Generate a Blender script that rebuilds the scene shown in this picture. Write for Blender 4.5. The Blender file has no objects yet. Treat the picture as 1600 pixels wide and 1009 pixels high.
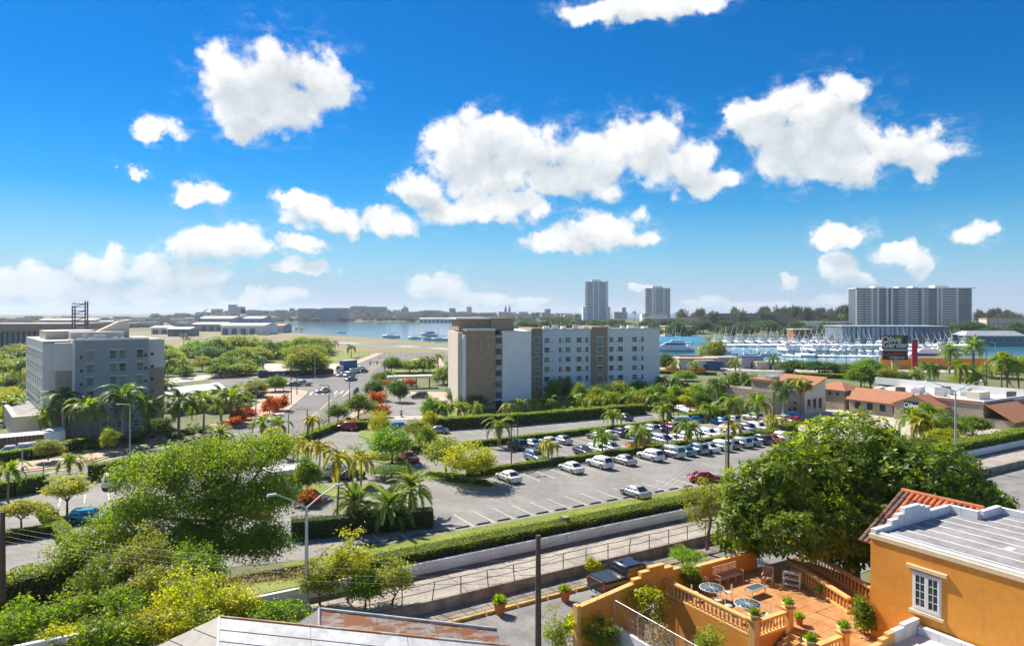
import bpy, math, random
import numpy as np
from mathutils import Vector, Matrix
R = math.radians
scene = bpy.context.scene
COL = scene.collection
F, H, V0 = 1067.0, 23.0, 487.0          # focal length in photo pixels, eye height, horizon row

# ---------------------------------------------------------------- camera
cam_data = bpy.data.cameras.new('camera')
cam = bpy.data.objects.new('camera', cam_data)
COL.objects.link(cam)
cam.location = (0, 0, H)
cam.rotation_euler = (R(90), 0, 0)
cam_data.sensor_width = 36.0
cam_data.lens = 36.0 * F / 1600.0
cam_data.shift_y = (V0 - 504.5) / 1600.0
cam_data.clip_start = 0.5
cam_data.clip_end = 80000
scene.camera = cam

# ---------------------------------------------------------------- light
SUN_AZ, SUN_EL = R(-43), R(46)          # azimuth from +Y (negative = left), elevation
sun_dir = Vector((math.sin(SUN_AZ) * math.cos(SUN_EL), math.cos(SUN_AZ) * math.cos(SUN_EL), math.sin(SUN_EL)))
ld = bpy.data.lights.new('sun', 'SUN')
ld.energy = 4.0
ld.angle = R(0.55)
ld.color = (1.0, 0.93, 0.80)
sun = bpy.data.objects.new('sun', ld)
COL.objects.link(sun)
sun.rotation_euler = (-sun_dir).to_track_quat('-Z', 'Y').to_euler()
sun.location = (0, 0, 300)

scene.view_settings.view_transform = 'Standard'
scene.view_settings.look = 'None'
scene.view_settings.exposure = 1.1
scene.view_settings.gamma = 1.0
scene.view_settings.use_curve_mapping = False
scene.render.engine = 'CYCLES'
scene.cycles.use_denoising = True
scene.cycles.max_bounces = 6
scene.cycles.diffuse_bounces = 3
scene.cycles.glossy_bounces = 3
scene.cycles.transmission_bounces = 3
scene.cycles.transparent_max_bounces = 4
scene.cycles.caustics_reflective = False
scene.cycles.caustics_refractive = False
scene.cycles.sample_clamp_indirect = 6.0

# ---------------------------------------------------------------- sky and clouds (world, by direction)
world = bpy.data.worlds.new('World')
scene.world = world
world.use_nodes = True
wt = world.node_tree
wt.nodes.clear()


SKY_STRENGTH = 0.094


class NG:
    """small helper that writes math as nodes"""
    def __init__(self, tree):
        self.t = tree

    def n(self, typ, **kw):
        nd = self.t.nodes.new(typ)
        for k, v in kw.items():
            setattr(nd, k, v)
        return nd

    def put(self, sock, val):
        if isinstance(val, bpy.types.NodeSocket):
            self.t.links.new(val, sock)
        else:
            sock.default_value = val

    def m(self, op, a, b=0.0, c=0.0, clamp=False):
        nd = self.n('ShaderNodeMath', operation=op, use_clamp=clamp)
        self.put(nd.inputs[0], a)
        self.put(nd.inputs[1], b)
        self.put(nd.inputs[2], c)
        return nd.outputs[0]

    def v(self, op, a, b=None, c=None, out=0):
        nd = self.n('ShaderNodeVectorMath', operation=op)
        self.put(nd.inputs[0], a)
        if b is not None:
            self.put(nd.inputs[1], b)
        if c is not None:
            self.put(nd.inputs[2], c)
        return nd.outputs[out]

    def ramp(self, x, lo, hi, a=0.0, b=1.0):
        nd = self.n('ShaderNodeMapRange', interpolation_type='SMOOTHSTEP')
        self.put(nd.inputs[0], x)
        for i, q in enumerate((lo, hi, a, b)):
            self.put(nd.inputs[i + 1], q)
        return nd.outputs[0]

    def mix(self, f, a, b, blend='MIX'):
        nd = self.n('ShaderNodeMix', data_type='RGBA', blend_type=blend)
        self.put(nd.inputs[0], f)
        self.put(nd.inputs[6], a)
        self.put(nd.inputs[7], b)
        return nd.outputs[2]

    def noise(self, vec, scale, detail=4, rough=0.55, dim='3D', out=0):
        nd = self.n('ShaderNodeTexNoise', noise_dimensions=dim)
        self.put(nd.inputs['Vector'], vec)
        self.put(nd.inputs['Scale'], scale)
        self.put(nd.inputs['Detail'], detail)
        self.put(nd.inputs['Roughness'], rough)
        return nd.outputs[out]


g = NG(wt)
sky = g.n('ShaderNodeTexSky')
sky.sky_type = 'NISHITA'
sky.sun_disc = False
sky.sun_elevation = SUN_EL
sky.sun_rotation = SUN_AZ
sky.altitude = 20
sky.air_density = 1.0
sky.dust_density = 0.15
sky.ozone_density = 2.2
tc = g.n('ShaderNodeTexCoord').outputs['Generated']
D = g.v('NORMALIZE', tc)
sx = g.n('ShaderNodeSeparateXYZ')
g.put(sx.inputs[0], D)
dx, dy, dz = sx.outputs
az = g.m('ARCTAN2', dx, dy)
el = g.m('ARCSINE', dz)
# a soft domain warp gives the heaps their billows
w1 = g.v('SUBTRACT', g.noise(D, 9.0, 5, 0.6, out=1), (0.5, 0.5, 0.5))
w2 = g.v('SUBTRACT', g.noise(D, 34.0, 4, 0.6, out=1), (0.5, 0.5, 0.5))
warp = g.v('ADD', g.v('MULTIPLY', w1, (0.085, 0.060, 0)), g.v('MULTIPLY', w2, (0.032, 0.026, 0)))
cmb = g.n('ShaderNodeCombineXYZ')
g.put(cmb.inputs[0], az)
g.put(cmb.inputs[1], el)
PP = g.v('ADD', cmb.outputs[0], warp)

# heaps of the clouds in this sky: (column, row, half width, half height) measured in the photograph, kept as directions
LOBES = [
    (385, 125, 78, 62), (440, 110, 95, 66), (500, 130, 66, 40), (395, 175, 85, 46), (350, 120, 48, 50), (385, 205, 45, 26), (455, 165, 60, 40),
    (245, 200, 44, 18), (213, 261, 24, 15), (312, 296, 44, 22),
    (345, 378, 78, 40), (315, 380, 62, 32), (390, 395, 60, 22), (470, 385, 48, 16), (478, 418, 50, 14), (430, 425, 30, 10),
    (465, 322, 50, 16), (520, 345, 78, 24), (600, 346, 62, 24), (665, 300, 44, 30), (690, 330, 50, 30),
    (745, 225, 74, 48), (780, 215, 78, 46), (720, 245, 56, 36), (770, 280, 78, 46), (850, 235, 92, 52), (930, 240, 92, 48), (1010, 230, 82, 58),
    (1060, 255, 82, 46), (1110, 280, 62, 24), (900, 275, 120, 36), (780, 330, 100, 30), (840, 325, 46, 22),
    (960, 355, 62, 38), (915, 365, 54, 24), (1000, 370, 36, 22), (850, 383, 46, 16), (895, 386, 40, 14),
    (1200, 185, 62, 48), (1290, 185, 100, 64), (1260, 225, 100, 56), (1310, 255, 82, 46), (1400, 225, 82, 42), (1450, 240, 56, 32), (1160, 185, 26, 24), (1330, 145, 40, 30),
    (960, 8, 90, 24), (1050, 5, 110, 22), (915, 15, 40, 20),
    (1318, 366, 52, 22), (1290, 372, 30, 16), (1530, 356, 52, 24), (1400, 395, 50, 20), (1445, 412, 34, 26), (1305, 415, 44, 26), (1330, 430, 40, 18), (1243, 440, 20, 13),
    (60, 435, 90, 26), (160, 425, 90, 34), (240, 415, 82, 36), (300, 430, 60, 24), (20, 445, 60, 26), (110, 460, 160, 22), (260, 455, 110, 18),
    (430, 465, 60, 16), (340, 470, 50, 10), (690, 445, 54, 28), (740, 462, 60, 16), (660, 430, 26, 16), (1180, 475, 80, 10), (1310, 465, 60, 12), (1110, 472, 40, 9), (1000, 450, 26, 8), (820, 470, 50, 10),
]


def lobes_field(g, pos):
    cur = None
    for (u, v, a, b) in LOBES:
        az0 = math.atan((u - 800) / F)
        el0 = math.atan((V0 - v) / F * math.cos(az0))
        ia, ib = F / (a * math.cos(az0) ** 2) * 0.97, F / b / max(0.6, math.cos(az0)) * 0.97
        q = g.v('MULTIPLY_ADD', pos, (ia, ib, 0), (-az0 * ia, -el0 * ib, 0))
        ln = g.v('LENGTH', q, out=1)
        cur = ln if cur is None else g.m('SMOOTH_MIN', cur, ln, 0.22)
    return g.m('SUBTRACT', 1.0, cur)


fine = g.noise(D, 46.0, 7, 0.62)
mid = g.noise(D, 15.0, 6, 0.6)
vo = g.n('ShaderNodeTexVoronoi', feature='SMOOTH_F1')
g.put(vo.inputs['Vector'], g.v('ADD', D, g.v('MULTIPLY', w2, (0.03, 0.03, 0.03))))
vo.inputs['Scale'].default_value = 27.0
vo.inputs['Smoothness'].default_value = 0.35
heap = g.m('SUBTRACT', 0.42, vo.outputs['Distance'])
edge = g.m('ADD', g.m('ADD', g.m('MULTIPLY', g.m('SUBTRACT', fine, 0.5), 0.75), g.m('MULTIPLY', g.m('SUBTRACT', mid, 0.5), 0.8)), g.m('MULTIPLY', heap, 0.75))
base_f = lobes_field(g, PP)
# the rest of the sky, outside the picture, has noise heaps, cover raised for fill light
off = g.m('MAXIMUM', g.ramp(g.m('ABSOLUTE', az), 0.66, 0.80), g.ramp(el, 0.44, 0.55))
plane = g.v('SCALE', D, None)
pn = wt.nodes[-1]
g.put(pn.inputs['Scale'], g.m('DIVIDE', 1.0, g.m('ADD', g.m('ABSOLUTE', dz), 0.14)))
gen = g.m('MULTIPLY', g.m('SUBTRACT', g.noise(plane, 1.9, 4, 0.5), 0.56), 5.0)
mask_a = g.ramp(gen, 0.02, 0.45)


def shade(g, dens, thick):
    relief = g.ramp(g.noise(g.v('ADD', D, (0.004, 0, -0.006)), 46.0, 5, 0.6), 0.25, 0.75)
    lum = g.m('ADD', g.m('ADD', 1.0, g.m('MULTIPLY', g.m('SUBTRACT', relief, 0.5), 0.14)), g.m('MULTIPLY', heap, 0.22))
    nd = g.n('ShaderNodeVectorMath', operation='SCALE')
    g.put(nd.inputs[0], g.mix(thick, (5.3, 5.3, 5.3, 1), (3.5, 3.85, 4.1, 1)))
    g.put(nd.inputs['Scale'], lum)
    return nd.outputs[0]


dens = g.m('ADD', base_f, g.m('MULTIPLY', edge, g.ramp(base_f, -0.75, 0.25, 0.35, 1.0)))
wisp = g.m('MULTIPLY', g.ramp(dens, -0.55, 0.2), g.ramp(g.noise(g.v('MULTIPLY', D, (1, 1, 2.2)), 30.0, 6, 0.68), 0.45, 0.75, 0.0, 0.36))
mask = g.m('MAXIMUM', g.m('POWER', g.ramp(dens, -0.04, 0.40), 0.9), wisp)
above = lobes_field(g, g.v('ADD', PP, (-0.010, 0.026, 0)))
thick = g.ramp(g.m('ADD', g.m('MULTIPLY', above, 0.8), g.m('MULTIPLY', g.m('SUBTRACT', mid, 0.5), 1.5)), 0.0, 0.75)
ccol = shade(g, dens, thick)
# clear air: deep tropical blue, paler towards the horizon
hs = g.n('ShaderNodeHueSaturation')
g.put(hs.inputs['Hue'], 0.509)
g.put(hs.inputs['Saturation'], 2.0)
g.put(hs.inputs['Value'], 0.575)
g.put(hs.inputs['Color'], sky.outputs[0])
lowair = g.m('POWER', g.ramp(el, -0.04, 0.33, 1.0, 0.0), 1.5)
SKYCOL = g.mix(g.m('MULTIPLY', lowair, 0.95), hs.outputs[0], (0.95, 2.65, 4.25, 1))
SKYCOL = g.mix(g.ramp(el, 0.0, 0.085, 0.8, 0.0), SKYCOL, (2.75, 3.4, 4.1, 1))
fade = g.ramp(el, -0.01, 0.11, 0.42, 1.0)
bg_a, bg_b = g.n('ShaderNodeBackground'), g.n('ShaderNodeBackground')
g.put(bg_a.inputs[0], g.mix(g.m('MULTIPLY', mask_a, fade), SKYCOL, (5.6, 5.7, 5.8, 1)))
g.put(bg_b.inputs[0], g.mix(g.m('MULTIPLY', mask, fade), SKYCOL, ccol))
for q in (bg_a, bg_b):
    q.inputs[1].default_value = SKY_STRENGTH
ahead = g.m('MULTIPLY', g.m('SUBTRACT', 1.0, off), g.ramp(el, -0.03, -0.02))
mxs = g.n('ShaderNodeMixShader')
g.put(mxs.inputs[0], ahead)
wt.links.new(bg_a.outputs[0], mxs.inputs[1])
wt.links.new(bg_b.outputs[0], mxs.inputs[2])
wo = g.n('ShaderNodeOutputWorld')
wt.links.new(mxs.outputs[0], wo.inputs[0])
world.cycles.sampling_method = 'MANUAL'
world.cycles.sample_map_resolution = 512

# ================================================================ coordinates
def P(u, v, z=0.0):
    """place of a point of height z seen at photo column u, row v"""
    y = (H - z) * F / (v - V0)
    return Vector(((u - 800) / F * y, y, z))


def PD(u, v, y):
    """place at distance y seen at column u, row v"""
    return Vector(((u - 800) / F * y, y, H - (v - V0) * y / F))


TH = R(31)
CA, SA = math.cos(TH), math.sin(TH)


def ST(s, t, z=0.0):
    return Vector((s * CA - t * SA, s * SA + t * CA, z))


def toST(p):
    return (p[0] * CA + p[1] * SA, -p[0] * SA + p[1] * CA)


def smooth(a, b, x):
    x = min(1, max(0, (x - a) / (b - a)))
    return x * x * (3 - 2 * x)


def ground_z(x, y):
    s, t = toST((x, y))
    if t < 46.2:
        return 3.3
    return 4.3 * (1 - smooth(47, 65, t)) if t > 46.6 else 3.3


# ================================================================ mesh building
class MB:
    def __init__(self):
        self.v, self.f, self.m, self.s = [], [], [], []

    def add(self, verts, faces, mi=0, sm=False):
        o = len(self.v)
        self.v += [tuple(p) for p in verts]
        for f in faces:
            self.f.append(tuple(i + o for i in f))
            self.m.append(mi)
            self.s.append(sm)
        return self

    def box(self, c, size, rz=0.0, mi=0, taper=1.0):
        """box centred on c in plan, standing on c.z"""
        hx, hy, hz = size[0] / 2, size[1] / 2, size[2]
        cr, sr = math.cos(rz), math.sin(rz)
        pts = []
        for (z, k) in ((0, 1.0), (hz, taper)):
            for (x, y) in ((-hx, -hy), (hx, -hy), (hx, hy), (-hx, hy)):
                x, y = x * k, y * k
                pts.append((c[0] + x * cr - y * sr, c[1] + x * sr + y * cr, c[2] + z))
        return self.add(pts, [(3, 2, 1, 0), (4, 5, 6, 7), (0, 1, 5, 4), (1, 2, 6, 5), (2, 3, 7, 6), (3, 0, 4, 7)], mi)

    def bx(self, x0, x1, y0, y1, z0, z1, mi=0):
        return self.box(((x0 + x1) / 2, (y0 + y1) / 2, z0), (x1 - x0, y1 - y0, z1 - z0), 0, mi)

    def prism(self, poly, z0, z1, mi=0, top=None):
        n = len(poly)
        ar = sum(poly[i][0] * poly[(i + 1) % n][1] - poly[(i + 1) % n][0] * poly[i][1] for i in range(n))
        if ar < 0:
            poly = poly[::-1]
        pts = [(p[0], p[1], z0) for p in poly] + [(p[0], p[1], z1) for p in poly]
        self.add(pts, [tuple(range(n))[::-1]] + [(i, (i + 1) % n, n + (i + 1) % n, n + i) for i in range(n)], mi)
        self.add(pts[n:], [tuple(range(n))], mi if top is None else top)
        return self

    def tube(self, path, rad, n=6, mi=0, cap=True, sm=True):
        path = [Vector(p) for p in path]
        if not isinstance(rad, (list, tuple)):
            rad = [rad] * len(path)
        pts, faces = [], []
        for i, p in enumerate(path):
            d = (path[min(i + 1, len(path) - 1)] - path[max(i - 1, 0)]).normalized()
            a = d.cross(Vector((0, 0, 1)) if abs(d.z) < 0.9 else Vector((1, 0, 0))).normalized()
            b = d.cross(a)
            for k in range(n):
                w = 2 * math.pi * k / n
                pts.append(p + (a * math.cos(w) + b * math.sin(w)) * rad[i])
        for i in range(len(path) - 1):
            for k in range(n):
                k2 = (k + 1) % n
                faces.append((i * n + k, i * n + k2, (i + 1) * n + k2, (i + 1) * n + k))
        self.add(pts, faces, mi, sm)
        if cap:
            self.add(pts[:n], [tuple(range(n))], mi)
            self.add(pts[-n:], [tuple(range(n))[::-1]], mi)
        return self

    def lathe(self, prof, n=10, c=(0, 0, 0), mi=0, sm=True, cap=True):
        pts, faces = [], []
        for (r, z) in prof:
            for k in range(n):
                w = 2 * math.pi * k / n
                pts.append((c[0] + r * math.cos(w), c[1] + r * math.sin(w), c[2] + z))
        for i in range(len(prof) - 1):
            for k in range(n):
                k2 = (k + 1) % n
                faces.append((i * n + k, i * n + k2, (i + 1) * n + k2, (i + 1) * n + k))
        self.add(pts, faces, mi, sm)
        if cap:
            self.add(pts[:n], [tuple(range(n))[::-1]], mi)
            self.add(pts[-n:], [tuple(range(n))], mi)
        return self

    def disc(self, c, r, axis='Y', n=14, mi=0, thick=0.02):
        pts = []
        for d in (-thick / 2, thick / 2):
            for k in range(n):
                w = 2 * math.pi * k / n
                a, b = r * math.cos(w), r * math.sin(w)
                pts.append((c[0] + a, c[1] + d, c[2] + b) if axis == 'Y' else (c[0] + d, c[1] + a, c[2] + b) if axis == 'X' else (c[0] + a, c[1] + b, c[2] + d))
        self.add(pts, [tuple(range(n)), tuple(range(n, 2 * n))[::-1]] + [(i, n + i, n + (i + 1) % n, (i + 1) % n) for i in range(n)], mi)
        return self

    def mesh(self, name, mats):
        me = bpy.data.meshes.new(name)
        me.from_pydata(self.v, [], self.f)
        for m in (mats if isinstance(mats, (list, tuple)) else [mats]):
            me.materials.append(m)
        me.polygons.foreach_set('material_index', self.m)
        me.polygons.foreach_set('use_smooth', self.s)
        me.update()
        return me

    def build(self, name, mats, parent=None, loc=(0, 0, 0), rz=0.0):
        return ob(name, self.mesh(name, mats), parent, loc, rz)


def ob(name, me, parent=None, loc=(0, 0, 0), rz=0.0, sc=1.0, kind=None):
    o = bpy.data.objects.new(name, me)
    COL.objects.link(o)
    o.parent = parent
    o.location = loc
    if isinstance(rz, (int, float)):
        o.rotation_euler = (0, 0, rz)
    else:
        o.rotation_euler = rz
    o.scale = (sc, sc, sc) if isinstance(sc, (int, float)) else sc
    if kind:
        o['kind'] = kind
    return o


def tag(o, label, cat, group=None):
    o['label'] = label
    o['category'] = cat
    if group:
        o['group'] = group
    elif 'group' in o:
        del o['group']
    return o


def thing(name, label, cat, loc=(0, 0, 0), rz=0.0, group=None, sc=1.0):
    return tag(ob(name, None, None, loc, rz, sc), label, cat, group)


def copy_tree(o, parent=None):
    c = o.copy()
    COL.objects.link(c)
    c.parent = parent
    for ch in list(KIDS.get(o.as_pointer(), ())):
        d = copy_tree(ch, c)
        KIDS.setdefault(c.as_pointer(), []).append(d)
    return c


KIDS = {}


def note_kids(o):
    for ch in o.children:
        KIDS.setdefault(o.as_pointer(), []).append(ch)
        note_kids(ch)
    return o


def struct(o):
    o['kind'] = 'structure'
    return o


ORD = ['leftmost', 'second', 'third', 'fourth', 'fifth', 'sixth', 'seventh', 'eighth', 'ninth', 'tenth', 'eleventh', 'twelfth', 'thirteenth',
       'fourteenth', 'fifteenth', 'sixteenth', 'seventeenth', 'eighteenth', 'nineteenth', 'twentieth', 'twenty-first', 'twenty-second', 'twenty-third', 'twenty-fourth', 'twenty-fifth']


def nth(i):
    return 'leftmost' if i == 0 else ORD[i] + ' from left'


def np_mesh(name, V, Q, tint, mat, smooth_=False):
    """mesh of quads from numpy arrays, one tint value per face"""
    me = bpy.data.meshes.new(name)
    V = np.asarray(V, np.float32)
    Q = np.asarray(Q, np.int32)
    nq, k = Q.shape
    me.vertices.add(len(V))
    me.vertices.foreach_set('co', V.ravel())
    me.loops.add(nq * k)
    me.loops.foreach_set('vertex_index', Q.ravel())
    me.polygons.add(nq)
    me.polygons.foreach_set('loop_start', np.arange(0, nq * k, k, dtype=np.int32))
    me.materials.append(mat)
    if smooth_:
        me.polygons.foreach_set('use_smooth', np.ones(nq, bool))
    at = me.attributes.new('tint', 'FLOAT', 'FACE')
    at.data.foreach_set('value', np.asarray(tint, np.float32))
    me.update(calc_edges=True)
    return me


# ================================================================ materials
def mat(name, col, rough=0.7, var=0.0, vscale=1.0, bump=0.0, bscale=20.0, metal=0.0, spec=0.5, coat=0.0, col2=None, trans=0.0, objspace=False, stain=0.0, streak=0.0):
    m = bpy.data.materials.new(name)
    m.use_nodes = True
    t = m.node_tree
    b = t.nodes['Principled BSDF']
    q = NG(t)
    b.inputs['Roughness'].default_value = rough
    b.inputs['Metallic'].default_value = metal
    b.inputs['Specular IOR Level'].default_value = spec
    b.inputs['Coat Weight'].default_value = coat
    b.inputs['Coat Roughness'].default_value = 0.05
    c = (col[0], col[1], col[2], 1)
    pos = q.n('ShaderNodeTexCoord').outputs['Object'] if objspace else q.n('ShaderNodeNewGeometry').outputs['Position']
    if var or col2:
        n1 = q.noise(pos, vscale, 5, 0.6)
        n2 = q.noise(pos, vscale * 7.3, 3, 0.6)
        f = q.m('ADD', q.m('MULTIPLY', n1, 0.65), q.m('MULTIPLY', n2, 0.35))
        c2 = col2 or (col[0] * (1 - var), col[1] * (1 - var), col[2] * (1 - var))
        res = q.mix(q.ramp(f, 0.36, 0.64), c, (c2[0], c2[1], c2[2], 1))
        if stain:       # oil spots and patched tar
            n3 = q.noise(pos, 0.85, 6, 0.7)
            n4 = q.noise(pos, 0.07, 3, 0.5)
            res = q.mix(q.m('MULTIPLY', q.ramp(n3, 0.58, 0.74), stain), res, (c2[0] * .45, c2[1] * .45, c2[2] * .45, 1))
            res = q.mix(q.m('MULTIPLY', q.ramp(n4, 0.40, 0.62), stain * .45), res, (c2[0] * .8, c2[1] * .8, c2[2] * .8, 1))
        if streak:      # rain marks running down a wall
            n3 = q.noise(q.v('MULTIPLY', pos, (2.6, 2.6, 0.22)), 1.0, 6, 0.65)
            n4 = q.noise(pos, 0.9, 5, 0.7)
            k = q.m('MULTIPLY', q.ramp(n3, 0.50, 0.75), q.ramp(n4, 0.42, 0.66))
            res = q.mix(q.m('MULTIPLY', k, streak), res, (c2[0] * .55, c2[1] * .5, c2[2] * .6, 1))
        q.put(b.inputs['Base Color'], res)
    else:
        b.inputs['Base Color'].default_value = c
    if bump:
        bn = q.n('ShaderNodeBump')
        bn.inputs['Strength'].default_value = bump
        bn.inputs['Distance'].default_value = 0.05
        q.put(bn.inputs['Height'], q.noise(pos, bscale, 4, 0.6))
        q.put(b.inputs['Normal'], bn.outputs[0])
    return m


def leafmat(name, c0, c1, trans=0.45, rough=0.55, c2=None):
    """leaf: colour runs over the face attribute tint; light passes through the blade"""
    m = bpy.data.materials.new(name)
    m.use_nodes = True
    t = m.node_tree
    b = t.nodes['Principled BSDF']
    q = NG(t)
    at = q.n('ShaderNodeAttribute', attribute_name='tint')
    rp = q.n('ShaderNodeValToRGB')
    e = rp.color_ramp.elements
    e[0].color = (*c0, 1)
    e[1].color = (*c1, 1)
    if c2:
        e.new(0.93).color = (*c1, 1)
        e[2].position = 1.0
        e[2].color = (*c2, 1)
    q.put(rp.inputs[0], at.outputs['Fac'])
    oi = q.n('ShaderNodeObjectInfo')
    hv = q.n('ShaderNodeHueSaturation')
    q.put(hv.inputs['Value'], q.m('ADD', 0.82, q.m('MULTIPLY', oi.outputs['Random'], 0.36)))
    q.put(hv.inputs['Hue'], q.m('ADD', 0.488, q.m('MULTIPLY', oi.outputs['Random'], 0.022)))
    q.put(hv.inputs['Color'], rp.outputs[0])
    q.put(b.inputs['Base Color'], hv.outputs[0])
    b.inputs['Roughness'].default_value = rough
    b.inputs['Specular IOR Level'].default_value = 0.35
    tr = q.n('ShaderNodeBsdfTranslucent')
    h2 = q.n('ShaderNodeHueSaturation')
    q.put(h2.inputs['Saturation'], 1.1)
    q.put(h2.inputs['Hue'], 0.486)
    q.put(h2.inputs['Value'], 2.1)
    q.put(h2.inputs['Color'], hv.outputs[0])
    q.put(tr.inputs[0], h2.outputs[0])
    mx = q.n('ShaderNodeMixShader')
    mx.inputs[0].default_value = trans
    t.links.new(b.outputs[0], mx.inputs[1])
    t.links.new(tr.outputs[0], mx.inputs[2])
    t.links.new(mx.outputs[0], t.nodes['Material Output'].inputs[0])
    return m


def brickmat(name, c1, c2, mortar, sx, sy, rough=0.8, bump=0.3, mw=0.03, freq=2, warp=0.0):
    """courses drawn on walls too far away to tell the stones apart"""
    m = bpy.data.materials.new(name)
    m.use_nodes = True
    t = m.node_tree
    b = t.nodes['Principled BSDF']
    q = NG(t)
    pos = q.n('ShaderNodeTexCoord').outputs['Object']
    sp = q.n('ShaderNodeSeparateXYZ')
    q.put(sp.inputs[0], pos)
    cb = q.n('ShaderNodeCombineXYZ')
    q.put(cb.inputs[0], q.m('ADD', sp.outputs[0], sp.outputs[1]))
    q.put(cb.inputs[1], sp.outputs[2])
    vec = cb.outputs[0]
    br = q.n('ShaderNodeTexBrick', offset=0.5, offset_frequency=freq)
    q.put(br.inputs['Vector'], vec)
    br.inputs['Color1'].default_value = (*c1, 1)
    br.inputs['Color2'].default_value = (*c2, 1)
    br.inputs['Mortar'].default_value = (*mortar, 1)
    br.inputs['Scale'].default_value = 1.0
    br.inputs['Mortar Size'].default_value = mw
    br.inputs['Brick Width'].default_value = sx
    br.inputs['Row Height'].default_value = sy
    n1 = q.noise(pos, 2.3, 4, 0.6)
    col = q.mix(q.ramp(n1, 0.3, 0.7, 0.0, 0.5), br.outputs[0], (c2[0] * .8, c2[1] * .8, c2[2] * .8, 1))
    q.put(b.inputs['Base Color'], col)
    b.inputs['Roughness'].default_value = rough
    bn = q.n('ShaderNodeBump')
    bn.inputs['Strength'].default_value = bump
    bn.inputs['Distance'].default_value = 0.05
    q.put(bn.inputs['Height'], br.outputs[0])
    q.put(b.inputs['Normal'], bn.outputs[0])
    return m


M = {}
M['ground'] = mat('ground', (0.10, 0.14, 0.045), 0.95, col2=(0.19, 0.17, 0.085), vscale=0.09, bump=0.4, bscale=3)
M['asphalt'] = mat('asphalt', (0.29, 0.275, 0.25), 0.9, col2=(0.20, 0.19, 0.175), vscale=0.16, bump=0.25, bscale=9, stain=0.75)
M['road'] = mat('road', (0.20, 0.195, 0.185), 0.88, col2=(0.145, 0.14, 0.135), vscale=0.12, bump=0.2, bscale=8, stain=0.6)
M['old_concrete'] = mat('old_concrete', (0.44, 0.39, 0.33), 0.9, col2=(0.27, 0.24, 0.205), vscale=0.45, bump=0.3, bscale=9, stain=0.6)
M['gravel'] = mat('gravel', (0.27, 0.26, 0.245), 0.95, col2=(0.17, 0.165, 0.16), vscale=0.7, bump=0.6, bscale=22)
M['slab'] = mat('slab', (0.34, 0.29, 0.24), 0.9, col2=(0.16, 0.135, 0.11), vscale=0.8, bump=0.4, bscale=12)
M['kerb'] = mat('kerb', (0.50, 0.47, 0.42), 0.85, var=0.3, vscale=0.9)
M['yellow_kerb'] = mat('yellow_kerb', (0.62, 0.38, 0.07), 0.8, col2=(0.30, 0.20, 0.08), vscale=2.2)
M['pink_paving'] = mat('pink_paving', (0.55, 0.37, 0.27), 0.85, col2=(0.46, 0.33, 0.25), vscale=0.35)
M['pale_paving'] = mat('pale_paving', (0.55, 0.50, 0.43), 0.85, var=0.25, vscale=0.3)
M['paint'] = mat('paint', (0.72, 0.71, 0.67), 0.7, var=0.35, vscale=1.7)
M['paint_yellow'] = mat('paint_yellow', (0.66, 0.46, 0.10), 0.7, var=0.3, vscale=1.7)
M['soil'] = mat('soil', (0.27, 0.19, 0.12), 0.95, col2=(0.14, 0.10, 0.06), vscale=0.8, bump=0.6, bscale=8)
M['dry_grass'] = mat('dry_grass', (0.30, 0.22, 0.09), 0.95, col2=(0.21, 0.20, 0.07), vscale=0.02)
M['lawn'] = mat('lawn', (0.15, 0.20, 0.025), 0.9, col2=(0.24, 0.25, 0.05), vscale=0.35, bump=0.7, bscale=14)
M['runway'] = mat('runway', (0.25, 0.235, 0.22), 0.9, var=0.35, vscale=0.02)
M['white_wall'] = mat('white_wall', (0.80, 0.80, 0.80), 0.8, col2=(0.66, 0.65, 0.64), vscale=0.6, streak=0.7)
M['stucco_white'] = mat('stucco_white', (0.83, 0.82, 0.81), 0.85, var=0.08, vscale=0.3, streak=0.3)
M['stucco_cream'] = mat('stucco_cream', (0.68, 0.60, 0.48), 0.85, var=0.1, vscale=0.3)
M['stucco_grey'] = mat('stucco_grey', (0.34, 0.35, 0.38), 0.85, var=0.07, vscale=0.3, streak=0.3)
M['stucco_pale'] = mat('stucco_pale', (0.70, 0.68, 0.66), 0.85, var=0.06, vscale=0.3)
M['stone_tan'] = brickmat('stone_tan', (0.54, 0.40, 0.26), (0.36, 0.245, 0.15), (0.28, 0.22, 0.16), 0.55, 0.22)
M['stone_beige'] = brickmat('stone_beige', (0.56, 0.46, 0.37), (0.38, 0.30, 0.23), (0.30, 0.25, 0.2), 0.5, 0.2)
M['orange_wall'] = mat('orange_wall', (0.80, 0.335, 0.04), 0.8, col2=(0.71, 0.27, 0.035), vscale=0.5, bump=0.15, bscale=30, streak=0.6)
M['orange_trim'] = mat('orange_trim', (0.82, 0.45, 0.14), 0.8, var=0.2, vscale=2.5)
M['cream_trim'] = mat('cream_trim', (0.78, 0.62, 0.40), 0.75, var=0.12, vscale=2.5)
M['terracotta'] = mat('terracotta', (0.50, 0.14, 0.045), 0.8, col2=(0.36, 0.10, 0.035), vscale=2.2)
M['tile_dark'] = mat('tile_dark', (0.20, 0.10, 0.07), 0.85, col2=(0.10, 0.07, 0.06), vscale=2)
M['terrace_floor'] = mat('terrace_floor', (0.56, 0.27, 0.095), 0.75, col2=(0.38, 0.165, 0.055), vscale=0.9, bump=0.1)
M['roof_grey'] = mat('roof_grey', (0.34, 0.325, 0.315), 0.85, col2=(0.20, 0.19, 0.185), vscale=0.55)
M['roof_white'] = mat('roof_white', (0.74, 0.74, 0.76), 0.7, var=0.14, vscale=1.2)
M['roof_light'] = mat('roof_light', (0.66, 0.62, 0.57), 0.8, var=0.2, vscale=0.5)
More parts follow.
